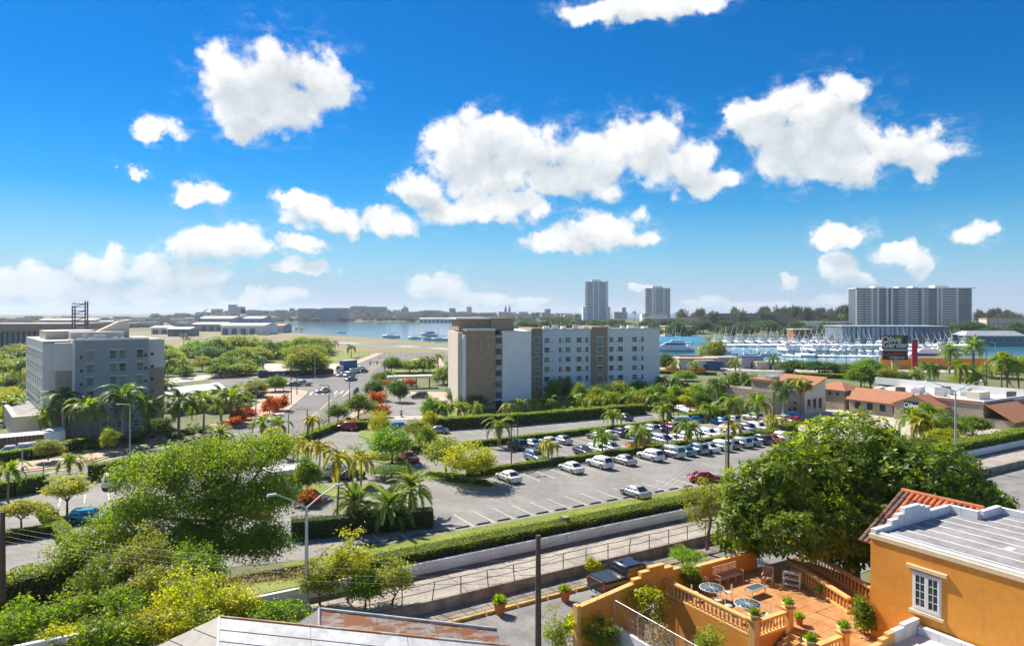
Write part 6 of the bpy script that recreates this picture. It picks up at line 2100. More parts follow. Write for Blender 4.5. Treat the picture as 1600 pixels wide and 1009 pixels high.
MB().add([(1.9, -1.15, .5), (3.8, -1.15, .5), (3.9, -1.15, 1.6), (3.1, -1.1, 2.9), (1.9, -1.1, 2.9), (1.9, 1.15, .5), (3.8, 1.15, .5), (3.9, 1.15, 1.6), (3.1, 1.1, 2.9), (1.9, 1.1, 2.9)], [(0, 1, 2, 3, 4), (9, 8, 7, 6, 5), (1, 6, 7, 2), (3, 8, 9, 4), (0, 5, 6, 1), (4, 9, 5, 0), (2, 7, 8, 3)]).build('cab', M['boat_white'], bt)
MB().add([(3.86, -1.0, 1.7), (3.86, 1.0, 1.7), (3.2, 1.0, 2.8), (3.2, -1.0, 2.8)], [(0, 1, 2, 3)]).build('windscreen', M['car_glass'], bt)
for x in (-3.2, 2.7):
    for y in (-1.15, 1.15):
        MB().disc((x, y, .48), .48, 'Y', 14, 0, .3).build('wheel', M['tyre'], bt)

# the big black pickup beside the garden wall
tk = thing('black_pickup', 'black crew cab pickup with closed bed cover parked by the yellow kerb', 'pickup truck', ST(32.1, 37.35, 3.32), TH + R(1))
k_ = CARM['black']
W = 1.0
bd = loft([ring(x, W * f, zb, zt, .01) for (x, f, zb, zt) in ((-2.98, .93, .62, 1.28), (-2.92, .98, .55, 1.31), (-2.0, 1.0, .50, 1.32), (-.9, 1.0, .48, 1.32), (.5, 1.0, .48, 1.30), (1.5, 1.0, .48, 1.32), (2.4, .98, .50, 1.28), (2.8, .93, .54, 1.18), (2.95, .82, .58, 1.02))])
bd.build('body', k_, tk)
rings = []
for (k, hw, z, xa, xb) in ((0, .93, 1.28, -1.02, 1.75), (.5, .87, 1.62, -.95, 1.25), (.9, .80, 1.90, -.82, .72), (1, .70, 1.96, -.70, .50)):
    c = .1
    rings.append([(xa, -hw + c, z), (xa + c, -hw, z), (xb - c, -hw, z), (xb, -hw + c, z), (xb, hw - c, z), (xb - c, hw, z), (xa + c, hw, z), (xa, hw - c, z)][::-1])
loft(rings).build('cab', k_, tk)
for sd in (-1, 1):
    for (x0, x1, x2, x3) in ((-.86, .18, .14, -.76), (.25, 1.38, .70, .22)):
        MB().add([(x0, sd * .925, 1.34), (x1, sd * .925, 1.34), (x2, sd * .825, 1.84), (x3, sd * .825, 1.84)], [(0, 1, 2, 3) if sd < 0 else (3, 2, 1, 0)]).build('side_window', M['car_glass'], tk)
MB().add([(1.77, -.78, 1.32), (1.77, .78, 1.32), (.80, .68, 1.90), (.80, -.68, 1.90)], [(0, 1, 2, 3)]).build('windscreen', M['car_glass'], tk)
MB().add([(-1.035, -.78, 1.36), (-1.035, .78, 1.36), (-.855, .70, 1.86), (-.855, -.70, 1.86)], [(3, 2, 1, 0)]).build('rear_window', M['car_glass'], tk)
M['tonneau'] = mat('tonneau', (.028, .029, .032), .32, coat=.3)
for k in range(3):
    MB().bx(-2.86 + k * .605, -2.86 + k * .605 + .59, -.86, .86, 1.325, 1.36).build('bed_cover', M['tonneau'], tk)
MB().bx(-2.86, -1.06, -.95, -.88, 1.31, 1.38).build('bed_rail', M['black'], tk)
MB().bx(-2.86, -1.06, .88, .95, 1.31, 1.38).build('bed_rail', M['black'], tk)
MB().bx(-3.01, -2.985, -.74, .74, .72, 1.24).build('tailgate', k_, tk)
MB().bx(-3.17, -2.93, -.92, -.32, .48, .66).build('rear_bumper', M['chrome'], tk)
MB().bx(-3.17, -2.93, .32, .92, .48, .66).build('rear_bumper', M['chrome'], tk)
MB().bx(-3.14, -2.95, -.32, .32, .46, .60).build('bumper_step', M['black'], tk)
MB().bx(-3.155, -3.142, -.16, .16, .50, .62).build('number_plate', M['plate'], tk)
for sd in (-1, 1):
    MB().bx(-3.02, -2.86, sd * .86 - .09, sd * .86 + .09, .86, 1.22).build('tail_light', M['red_lamp'], tk)
    MB().bx(2.78, 2.96, sd * .74 - .16, sd * .74 + .16, .92, 1.10).build('headlight', M['clear_lamp'], tk)
    MB().bx(1.25, 1.45, sd * 1.10 - .12, sd * 1.10 + .12, 1.34, 1.58).build('mirror', M['black'], tk)
    MB().bx(-.9, 1.5, sd * 1.02 - .05, sd * 1.02 + .05, .40, .46).build('side_step', M['black'], tk)
    for x in (-.35, .75):
        MB().bx(x - .1, x + .1, sd * 1.005 - .02, sd * 1.005 + .02, 1.14, 1.18).build('door_handle', M['chrome'], tk)
    for x in (-1.85, 1.9):
        fl = MB()
        pts_ = [(x + math.cos(w) * .52, sd * 1.0, .46 + math.sin(w) * .52) for w in np.linspace(-.1, math.pi + .1, 11)]
        fl.tube(pts_, .05, 5)
        fl.build('wheel_flare', M['black'], tk)
        MB().disc((x, sd * .93, .47), .50, 'Y', 18, 0, .13).build('wheel_arch', M['black'], tk)
        wl = MB().disc((x, sd * .90, .42), .42, 'Y', 20, 0, .28).build('wheel', M['tyre'], tk)
        MB().disc((x, sd * .90, .42), .26, 'Y', 14, 0, .30).build('rim', M['rim'], wl)
MB().box((-.5, .2, 1.96), (.16, .05, .07)).build('roof_fin', M['black'], tk)

# ---------------------------------------------------------------- rider on the hotel drive
mc = thing('motorcycle', 'small dark motorcycle on the hotel drive', 'motorcycle', P(627, 651, .02), R(-80))
for x in (-.62, .62):
    MB().disc((x, 0, .31), .31, 'Y', 16, 0, .12).build('wheel', M['tyre'], mc)
MB().box((-.05, 0, .35), (.7, .26, .35)).build('engine', M['dark_metal'], mc)
MB().box((.12, 0, .72), (.5, .28, .22)).build('fuel_tank', M['black'], mc)
MB().box((-.42, 0, .70), (.6, .26, .12)).build('seat', M['black'], mc)
MB().tube([(.62, 0, .31), (.42, 0, .95)], .04, 6).build('fork', M['chrome'], mc)
MB().tube([(.38, -.35, 1.02), (.42, 0, .98), (.38, .35, 1.02)], .02, 5).build('handlebar', M['chrome'], mc)
MB().disc((.52, 0, .88), .10, 'X', 10, 0, .1).build('headlight', M['clear_lamp'], mc)


def skin_person(name, nodes, edges, label, loc, rz, mats):
    """one continuous figure grown over a posed skeleton"""
    me = bpy.data.meshes.new(name)
    me.from_pydata([n[0] for n in nodes], edges, [])
    o = bpy.data.objects.new(name, me)
    COL.objects.link(o)
    md = o.modifiers.new('skin', 'SKIN')
    for i, n in enumerate(nodes):
        me.skin_vertices[0].data[i].radius = (n[1], n[1])
    me.skin_vertices[0].data[0].use_root = True
    o.modifiers.new('sub', 'SUBSURF').levels = 1
    dg = bpy.context.evaluated_depsgraph_get()
    m2 = bpy.data.meshes.new_from_object(o.evaluated_get(dg))
    bpy.data.objects.remove(o)
    m2.materials.clear()
    for m in mats:
        m2.materials.append(m)
    for p in m2.polygons:
        p.use_smooth = True
        z = p.center.z
        r = math.hypot(p.center.x - .02, p.center.y)
        p.material_index = 2 if z > 1.36 else (0 if z > .80 else 1)
    q = ob(name, m2, None, loc, rz)
    return tag(q, label, 'person')


nodes = [((-.38, 0, .86), .13), ((-.30, 0, 1.08), .14), ((-.22, 0, 1.30), .15), ((-.19, 0, 1.42), .055), ((-.16, 0, 1.50), .085), ((-.14, 0, 1.60), .095), ((-.14, 0, 1.68), .07),
         ((-.20, .20, 1.34), .065), ((.02, .30, 1.14), .05), ((.30, .32, 1.06), .04), ((.38, .33, 1.05), .035), ((-.20, -.20, 1.34), .065), ((.02, -.30, 1.14), .05), ((.30, -.32, 1.06), .04), ((.38, -.33, 1.05), .035),
         ((-.32, .12, .84), .10), ((.10, .20, .74), .075), ((-.12, .20, .34), .055), ((-.02, .20, .27), .05), ((-.32, -.12, .84), .10), ((.10, -.20, .74), .075), ((-.12, -.20, .34), .055), ((-.02, -.20, .27), .05)]
edges = [(0, 1), (1, 2), (2, 3), (3, 4), (4, 5), (5, 6), (2, 7), (7, 8), (8, 9), (9, 10), (2, 11), (11, 12), (12, 13), (13, 14), (0, 15), (15, 16), (16, 17), (17, 18), (0, 19), (19, 20), (20, 21), (21, 22)]
pp = P(627, 651, .02)
skin_person('person', nodes, edges, 'person in grey shirt and helmet riding the motorcycle on the hotel drive', pp, R(-80), [mat('shirt', (.32, .34, .40), .8), mat('trousers', (.05, .055, .08), .8), mat('helmet', (.55, .56, .58), .3)])

# ================================================================ boats
BOATS = {}


def hull_mesh(L, B, H_, m):
    secs = []
    for k in range(9):
        f = k / 8
        x = -L / 2 + L * f
        bw = B / 2 * (1 - max(0, (f - .45) / .55) ** 2.2)
        sh = H_ * (1 + .35 * f ** 2)
        bw = max(bw, .04)
        secs.append([(x, -bw, sh), (x, -bw * .92, sh * .35), (x + (.0 if f < .9 else -.3), -bw * .55, -.25), (x + (.0 if f < .9 else -.3), bw * .55, -.25), (x, bw * .92, sh * .35), (x, bw, sh)])
    return loft([s[::-1] for s in secs]).mesh('hull', m)


def make_boat(kind):
    root = ob('boat', None)
    if kind == 'sport':
        L, B, Hh = 13.5, 4.4, 1.7
        ob('hull', hull_mesh(L, B, Hh, M['boat_white']), root)
        MB().add([(-2.6, -1.7, 1.7), (3.6, -1.5, 2.0), (2.2, -1.3, 3.5), (-2.4, -1.55, 3.5), (-2.6, 1.7, 1.7), (3.6, 1.5, 2.0), (2.2, 1.3, 3.5), (-2.4, 1.55, 3.5)], [(0, 1, 2, 3), (7, 6, 5, 4), (1, 5, 6, 2), (3, 2, 6, 7), (4, 0, 3, 7)]).build('cabin', M['boat_white'], root)
        MB().add([(-1.8, -1.66, 2.5), (2.8, -1.46, 2.6), (2.4, -1.36, 3.2), (-1.8, -1.60, 3.2), (-1.8, 1.66, 2.5), (2.8, 1.46, 2.6), (2.4, 1.36, 3.2), (-1.8, 1.60, 3.2), (3.2, -1.2, 2.6), (3.2, 1.2, 2.6), (2.6, 1.1, 3.2), (2.6, -1.1, 3.2)], [(0, 1, 2, 3), (7, 6, 5, 4), (8, 9, 10, 11)]).build('windows', M['car_glass'], root)['kind'] = 'stuff'
        MB().bx(-2.0, 1.2, -1.4, 1.4, 3.52, 4.3).build('flybridge', M['boat_white'], root)
        MB().bx(-2.3, 1.0, -1.5, 1.5, 6.1, 6.2).build('hard_top', M['boat_white'], root)
        for (x, y) in ((-2.0, -1.3), (-2.0, 1.3), (.8, -1.3), (.8, 1.3)):
            MB().tube([(x, y, 4.3), (x, y, 6.1)], .05, 5).build('top_post', M['chrome'], root)
        MB().tube([(-.6, 0, 6.2), (-.6, 0, 8.6)], .05, 5).build('mast', M['boat_white'], root)
        for sd in (-1, 1):
            MB().tube([(-.4, sd * 1.6, 3.2), (-5.2, sd * 2.4, 11.5)], [.16, .12], 5).build('outrigger', M['boat_white'], root)
    elif kind == 'yacht':
        L, B, Hh = 19, 5.2, 2.3
        ob('hull', hull_mesh(L, B, Hh, M['boat_white']), root)
        MB().add([(-6, -2.1, 2.3), (6, -1.8, 2.8), (3.2, -1.6, 4.4), (-6, -1.9, 4.4), (-6, 2.1, 2.3), (6, 1.8, 2.8), (3.2, 1.6, 4.4), (-6, 1.9, 4.4)], [(0, 1, 2, 3), (7, 6, 5, 4), (1, 5, 6, 2), (3, 2, 6, 7), (4, 0, 3, 7)]).build('cabin', M['boat_white'], root)
        MB().add([(-5, -2.04, 3.2), (4.4, -1.8, 3.2), (3.3, -1.7, 4.0), (-5, -1.97, 4.0), (-5, 2.04, 3.2), (4.4, 1.8, 3.2), (3.3, 1.7, 4.0), (-5, 1.97, 4.0)], [(0, 1, 2, 3), (7, 6, 5, 4)]).build('windows', M['car_glass'], root)['kind'] = 'stuff'
        MB().add([(-5, -1.7, 4.42), (2.0, -1.5, 4.42), (.6, -1.3, 5.5), (-4.6, -1.5, 5.5), (-5, 1.7, 4.42), (2.0, 1.5, 4.42), (.6, 1.3, 5.5), (-4.6, 1.5, 5.5)], [(0, 1, 2, 3), (7, 6, 5, 4), (1, 5, 6, 2), (3, 2, 6, 7), (4, 0, 3, 7)]).build('upper_deck', M['boat_white'], root)
        MB().tube([(-3, 0, 5.5), (-3.4, 0, 8)], .12, 5).build('mast', M['boat_white'], root)
    elif kind == 'open':
        L, B, Hh = 8.5, 2.8, 1.0
        ob('hull', hull_mesh(L, B, Hh, M['boat_white']), root)
        MB().bx(-1, .8, -.5, .5, .9, 1.9).build('console', M['boat_white'], root)
        MB().bx(-1.4, 1.2, -1.0, 1.0, 2.9, 3.0).build('canopy', M['blue_canvas'], root)
        for (x, y) in ((-1.2, -.9), (-1.2, .9), (1, -.9), (1, .9)):
            MB().tube([(x, y, 1.0), (x, y, 2.9)], .04, 5).build('post', M['chrome'], root)
        MB().box((-4.5, 0, .5), (.5, .5, 1.1)).build('outboard', M['black'], root)
    else:
        L, B, Hh = 10.5, 3.2, 1.1
        ob('hull', hull_mesh(L, B, Hh, M['boat_white']), root)
        MB().bx(-1.5, 2.2, -1.0, 1.0, 1.1, 1.75).build('cabin', M['boat_white'], root)
        MB().tube([(.8, 0, 1.1), (.8, 0, 14)], .10, 5).build('mast', M['galv'], root)
        MB().tube([(.8, 0, 2.6), (-4, 0, 2.6)], .16, 5).build('boom', M['boat_blue'], root)
    return note_kids(root)


def boat(p, rz, kind, label, group, sc=1.0):
    if kind not in BOATS:
        o = BOATS[kind] = make_boat(kind)
    else:
        o = copy_tree(BOATS[kind])
    o.name = {'sport': 'sport_fishing_boat', 'yacht': 'motor_yacht', 'open': 'open_boat', 'sail': 'sailing_boat'}[kind]
    o.location = (p[0], p[1], .06)
    o.rotation_euler = (0, 0, rz)
    o.scale = (sc, sc, sc)
    return tag(o, label, 'boat', group)


rb = random.Random(9)
for i in range(22):
    boat(P(1118 + i * 17.5, 536.5 + .05 * i), R(100) + rb.uniform(-.15, .15), 'sport', 'white sport fishing boat with outriggers in the rear marina row, %s' % nth(i), 'rear marina row', rb.uniform(.9, 1.15))
for i in range(22):
    boat(P(1124 + i * 18.2, 541.5 + .05 * i), R(-80) + rb.uniform(-.15, .15), rb.choice(['sport', 'yacht', 'sport']), 'white motor boat in the second marina row, %s' % nth(i), 'second marina row', rb.uniform(.75, 1.0))
for i in range(22):
    boat(P(1225 + i * 13.2, 549.5 + .05 * i), R(95) + rb.uniform(-.2, .2), rb.choice(['sport', 'open', 'yacht']), 'white boat in the middle marina row, %s' % nth(i), 'middle marina row', rb.uniform(.7, .95))
for i in range(18):
    boat(P(1232 + i * 14, 557.5 + .1 * i), R(-85) + rb.uniform(-.25, .25), rb.choice(['open', 'sport', 'open']), 'small white boat in the near marina row, %s' % nth(i), 'near marina row', rb.uniform(.75, 1.0))
for (u, v, rz, k, sc, lab) in ((1052, 549, R(172), 'yacht', 1.2, 'large white motor yacht right beside the hotel corner'), (1076, 548.5, R(95), 'sport', .85, 'white boat right of the large yacht'), (1094, 548, R(80), 'open', 1.1, 'open boat with canopy left of the quay tree'), (1045, 537, R(90), 'sport', 1.0, 'white boat behind the large yacht, against the hotel corner'),
                               (1058, 533, R(90), 'sport', 1.0, 'white boat left of the blue boat canopy'), (1440, 571, R(175), 'yacht', 1.3, 'large white yacht right of the red banner'), (1405, 567, R(175), 'yacht', 1.1, 'white yacht behind the pylon sign pole'), (1165, 557, R(5), 'open', 1.0, 'open boat at the floating pontoon, left one'), (1200, 555.5, R(5), 'open', 1.1, 'open boat at the floating pontoon, right one'), (1132, 551.5, R(0), 'open', .9, 'open boat just right of the quay tree')):
    boat(P(u, v), rz, k, lab, None, sc)
for (u, v, sc, lab) in ((611, 527, 1.5, 'dark moored sailing boat, leftmost of those in the bay'), (648, 529, 1.1, 'sailing boat moored in the bay, second from left'), (666, 523, 1.1, 'sailing boat farthest out in the bay'), (687, 531.5, 1.3, 'sailing boat moored nearest the hotel'), (533, 520, 1.0, 'small sailing boat at the left end of the bay')):
    boat(P(u, v), R(170), 'sail', lab, None, sc)
for (u, v, lab) in ((672, 524.5, 'white yacht among the moored sailing boats, rear one'), (675, 530.5, 'white yacht among the moored sailing boats, near one')):
    boat(P(u, v), R(175), 'yacht', lab, None, .8)
bc = thing('boat_canopy', 'bright blue roof over a covered boat berth', 'canopy', P(1067, 545, 0), R(3))
MB().add([(-16, -4, 4.2), (16, -4, 4.2), (16, 8, 4.2), (-16, 8, 4.2), (-13, 2, 7.6), (13, 2, 7.6)], [(0, 1, 5, 4), (1, 2, 5), (2, 3, 4, 5), (3, 0, 4), (3, 2, 1, 0)]).build('roof', M['blue_canvas'], bc)
for x in (-14, -5, 5, 14):
    MB().tube([(x, -3.5, 0), (x, -3.5, 4.2)], .2, 6).build('post', M['galv'], bc)
for i, (a, b) in enumerate((((1120, 553), (1235, 554.5)), ((1030, 556), (1110, 556.5)), ((1115, 539), (1520, 539.6)), ((1235, 553.3), (1530, 553.8)), ((1235, 545.2), (1530, 545.6)))):
    pa, pb = P(*a), P(*b)
    d = pb - pa
    pn_ = thing('pontoon', ['brown pontoon crossing the basin right of the quay tree', 'short pontoon next to the hotel corner', 'rear pontoon behind the sport fishing boats', 'near pontoon between the boat rows', 'middle pontoon between the boat rows'][i], 'pontoon', pa, math.atan2(d.y, d.x))
    MB().bx(0, d.length, -1.2, 1.2, .0, .5).build('deck', M['old_concrete'], pn_)
    for k in range(int(d.length / 9)):
        MB().tube([(k * 9, 1.3, 0), (k * 9, 1.3, 2.6)], .18, 5).build('pile', M['pole_wood'], pn_)
# ================================================================ broadleaf trees
def tree_at(u, v, vtop, wpx, style, label, group=None, seed=1, z=0.0, hf=.5, name='broadleaf_tree', ry=None):
    p = P(u, v, z)
    h = (v - vtop) * p.y / F
    rx = wpx / 2 * p.y / F
    return tree(p, h, rx, h * hf * .30, style, label, group, name, seed, ry)




# ================================================================ palms
def palm_at(u, v, vc, kind, label, group=None, sc=1.0, small=False, z=0.0, lean=0.0, dense=None):
    p = P(u, v, z)
    h = (v - vc) * p.y / F
    return palm(p, max(h * (0.86 if kind != 'date' else .9), .8), kind, label, group, sc, lean, small, dense=dense)


G = 'tall palms in front of the grey hotel'
for i, (u, v, vc, kd, sc) in enumerate(((69, 686, 655, 'green', 1.45), (100, 689, 626, 'royal', 1.35), (140, 695, 642, 'green', 1.9), (192, 694, 622, 'royal', 1.55), (233, 682, 640, 'green', 1.75), (279, 683, 628, 'royal', 1.25), (318, 679, 632, 'green', 1.9), (345, 657, 615, 'royal', 1.1), (361, 661, 628, 'green', 1.8))):
    palm_at(u, v, vc, kd, 'tall palm in front of the grey hotel, %s of the row' % nth(i), G, sc)
for i, (u, v, vc, kd, sc) in enumerate(((12, 662, 635, 'green', 1.5), (30, 612, 570, 'royal', 1.0), (4, 600, 575, 'green', 1.4), (25, 655, 630, 'green', 1.5), (58, 620, 590, 'royal', .9), (8, 575, 556, 'green', 1.3), (40, 566, 548, 'green', 1.3), (255, 640, 600, 'royal', .95), (262, 600, 565, 'royal', 1.0), (285, 590, 566, 'green', 1.5))):
    palm_at(u, v, vc, kd, 'palm beside the grey hotel, %s' % ('at the left edge by the low wing', 'tallest one left of the hotel', 'at the left edge behind the enclosure', 'between low wing and enclosure', 'close behind the low wing', 'upper one at the left edge', 'below the coloured screen', 'against its right stone corner', 'behind its right stone corner', 'behind the green canopy')[i], 'palms around the grey hotel', sc, small=i in (5, 6))
palm_at(12, 783, 743, 'green', 'bent palm at the left edge of the lot', None, 1.25)
palm_at(110, 748, 729, 'green', 'short drooping palm standing on the left road verge', None, 1.15)
GY = 'yellow palms around the guard booth'
for i, (u, v, vc, sc) in enumerate(((446, 716, 690, 1.1), (458, 723, 697, 1.15), (477, 732, 703, 1.2), (499, 741, 705, 1.25), (526, 822, 716, 1.2), (564, 758, 726, 1.2))):
    palm_at(u, v, vc, 'yellow', 'golden yellow palm near the guard booth, %s' % (nth(i) if i != 4 else 'the one with the tall thin trunk'), GY, sc)
palm_at(486, 699, 661, 'yellow', 'golden yellow palm by the avenue hedge', None, 1.15)
for i, (u, v, vc, kd, sc) in enumerate(((344, 700, 676, 'date', .95), (412, 690, 664, 'green', 1.3), (436, 692, 668, 'green', 1.3), (424, 702, 682, 'yellow', 1.1))):
    palm_at(u, v, vc, kd, 'palm behind the top of the big left tree, %s of four' % nth(i), 'palms behind the big left tree', sc)
GD = 'three bushy date palms'
for i, (u, v, vc, sc) in enumerate(((552, 818, 783, 1.15), (605, 826, 789, 1.25), (641, 808, 760, 1.2))):
    palm_at(u, v, vc, 'date', 'bushy date palm behind the dark hedge, %s' % ('left one', 'middle one', 'right and tallest one')[i], GD, sc)
GL = 'small palms in the parking lot'
for i, (u, v, vc, kd, sc, w) in enumerate(((779, 698, 670, 'green', 1.35, 'grey green one at the left end of the upper hedge'), (857, 724, 702, 'yellow', 1.15, 'beside the slate blue suv'), (941, 714, 687, 'green', 1.2, 'beside the silver hatchback behind the hedge'),
                                        (958, 674, 653, 'green', 1.2, 'in front of the lone dark blue sedan'), (1002, 708, 683, 'green', 1.35, 'beside the orange pickup'), (1075, 701, 676, 'green', 1.5, 'beside the white pickup'), (1037, 667, 647, 'green', 1.5, 'at the right end of the upper hedge'),
                                        (1145, 693, 673, 'yellow', 1.2, 'in the right half of the middle hedge'), (1111, 659, 646, 'green', 1.5, 'at the top right corner of the lot'), (1146, 660, 636, 'green', 1.8, 'behind the blue hatchback'), (1185, 664, 636, 'green', 1.8, 'left of the restaurant forecourt'), (1210, 680, 661, 'yellow', 1.2, 'in front of the restaurant forecourt'))):
    palm_at(u, v, vc, kd, 'lot palm ' + w, GL, sc)
GR = 'palms along the hotel front'
for i, (u, v, vc, kd, sc) in enumerate(((693, 662, 643, 'green', 1.35), (716, 660, 641, 'green', 1.35), (742, 658, 644, 'green', 1.2), (796, 654, 640, 'yellow', 1.2), (812, 653, 637, 'green', 1.3), (833, 651, 635, 'yellow', 1.3), (858, 650, 634, 'green', 1.45), (897, 648, 631, 'green', 1.45), (930, 646, 632, 'green', 1.3), (953, 644, 626, 'green', 1.55), (982, 642, 628, 'green', 1.4), (1001, 640, 628, 'yellow', 1.2), (1020, 641, 628, 'green', 1.4))):
    palm_at(u, v, vc, kd, 'arching palm along the hedge before the white hotel, %s' % nth(i), GR, sc)
for i, (u, v, vc, kd, sc, w) in enumerate(((802, 633, 607, 'royal', .62, 'left one of two slim palms against the white wall'), (818, 630, 606, 'royal', .55, 'right one of two slim palms against the white wall'), (737, 631, 609, 'royal', .6, 'dark palm against the tan stone wall'), (767, 634, 614, 'royal', .5, 'small dark palm beside the entrance'),
                                        (711, 615, 572, 'royal', 1.25, 'tall royal palm left of the tan wall'), (722, 618, 560, 'green', 1.6, 'tall palm touching the tan wall'), (672, 590, 563, 'royal', 1.0, 'royal palm on the corner lawn'), (692, 600, 590, 'green', 1.5, 'low palm behind the drive'), (685, 585, 558, 'green', 1.4, 'pale palm behind the corner lawn'))):
    palm_at(u, v, vc, kd, w, 'palms at the white hotel walls', sc)
for i, (u, v, vc, kd, sc) in enumerate(((1024, 627, 603, 'royal', .75), (1034, 618, 594, 'royal', .8), (1050, 625, 606, 'green', 1.5), (1070, 622, 608, 'green', 1.4))):
    palm_at(u, v, vc, kd, 'dark palm right of the hotel corner, %s' % nth(i), 'palms right of the hotel', sc)
for i, (u, v, vc, kd, sc, w) in enumerate(((1120, 640, 600, 'royal', 1.1, 'palm in the thicket, left one'), (1140, 636, 598, 'green', 1.9, 'palm in the thicket, second from left'), (1160, 638, 592, 'royal', 1.2, 'tall palm in the middle of the thicket'), (1180, 640, 600, 'green', 1.7, 'palm at the right side of the thicket'), (1223, 656, 605, 'royal', 1.1, 'tall royal palm before the far restaurant'), (1246, 646, 602, 'yellow', 1.7, 'tall yellow green palm before the far restaurant'), (1253, 644, 608, 'green', 1.5, 'palm close behind the tall yellow green palm'))):
    palm_at(u, v, vc, kd, w, 'palms by the restaurants', sc)
for i, (u, v, vc, kd, sc, w) in enumerate(((1443, 690, 668, 'yellow', 1.6, 'golden palm in front of the restaurant sign'), (1428, 686, 662, 'green', 1.8, 'palm left of the golden palm at the restaurant'), (1455, 680, 655, 'green', 1.8, 'palm right of the restaurant sign'), (1452, 612, 575, 'royal', 1.3, 'broad dark palm behind the restaurant roof'), (1435, 606, 583, 'date', 1.3, 'spiky palm between sign pole and dark palm'), (1500, 612, 576, 'green', 1.8, 'slim palm at the right of the roof'), (1525, 612, 588, 'date', 1.5, 'blue green fan palm right of the roof'),
                                        (1565, 612, 566, 'green', 2.2, 'tall shaggy palm at the right, left one'), (1573, 614, 570, 'green', 2.2, 'tall shaggy palm at the right, right one'), (1592, 612, 572, 'green', 2.1, 'tall palm at the right edge'), (1415, 605, 590, 'date', 1.2, 'low palm right of the sign pole'), (1380, 604, 592, 'green', 1.5, 'low palm left of the sign pole'), (1360, 606, 594, 'green', 1.3, 'low palm farther left of the sign pole'))):
    palm_at(u, v, vc, kd, w, 'palms around the restaurant', sc)
for i, (u, v, vc, kd, sc, w) in enumerate(((524, 548, 534, 'royal', 1.0, 'lone palm left on the airfield edge'), (549, 558, 541, 'royal', 1.1, 'lone palm right on the airfield edge'), (287, 541, 522, 'royal', 1.0, 'dark palm on the airfield, left of a pair'), (294, 541, 527, 'royal', .9, 'dark palm on the airfield, right of a pair'), (1054, 583, 568, 'green', 1.5, 'shaggy quay palm, left one'), (1085, 584, 569, 'green', 1.6, 'shaggy quay palm, second from left'), (1150, 585, 565, 'green', 1.8, 'shaggy quay palm in the middle'), (1208, 578, 558, 'royal', 1.0, 'quay palm before the orange shed'), (1483, 584, 546, 'date', 1.9, 'shaggy palm right of the red banner'), (1521, 582, 538, 'date', 2.1, 'tall shaggy palm before the orange boatyard wall'),
                                        (462, 517, 513, 'green', 1.4, 'tiny shore palm by the bay, left one'), (466, 517, 513, 'green', 1.4, 'tiny shore palm by the bay, middle one'), (471, 517, 512.5, 'green', 1.4, 'tiny shore palm by the bay, right one'))):
    palm_at(u, v, vc, kd, w, 'palms by the water and airfield', sc, small=True)
rv = random.Random(31)
for i in range(24):
    u, v = rv.uniform(385, 500), rv.uniform(551, 566)
    palm_at(u, v, v - rv.uniform(9, 14), 'green', 'small far palm in the park beyond the side street', 'far park palms', rv.uniform(1.3, 1.7), small=True)
for i in range(16):
    u, v = rv.uniform(0, 40) if i < 7 else rv.uniform(262, 420), rv.uniform(553, 590)
    palm_at(u, v, v - rv.uniform(12, 20), rv.choice(['green', 'royal']), 'small palm in the planted park left of the avenue', 'park palms left of the avenue', rv.uniform(.8, 1.4), small=True)
for i in range(26):
    u, v = rv.uniform(-10, 62), rv.uniform(548, 660)
    tree_at(u, v, v - rv.uniform(14, 26), rv.uniform(22, 40), rv.choice(['green', 'dark', 'olive', 'yellow']), 'bushy tree in the planting at the left edge beside the grey hotel', 'planting at the left edge', i, hf=1.6)
for i in range(16):
    u, v = rv.uniform(258, 420), rv.uniform(600, 640)
    if u > 318:
        v = rv.uniform(616, 645)
    tree_at(u, v, v - rv.uniform(9, 18), rv.uniform(18, 34), rv.choice(['green', 'dark', 'olive', 'fresh']), 'low tree in the garden around the green canopy', 'garden around the green canopy', i, hf=1.7)
for i in range(16):
    u, y = rv.uniform(820, 1330), rv.uniform(700, 1000)
    p = Vector(((u - 800) / F * y, y, 0))
    palm(p, rv.uniform(16, 22), 'royal', 'tall far palm rising from the wooded belt', 'far palms in the wooded belt', 1.3, small=True)

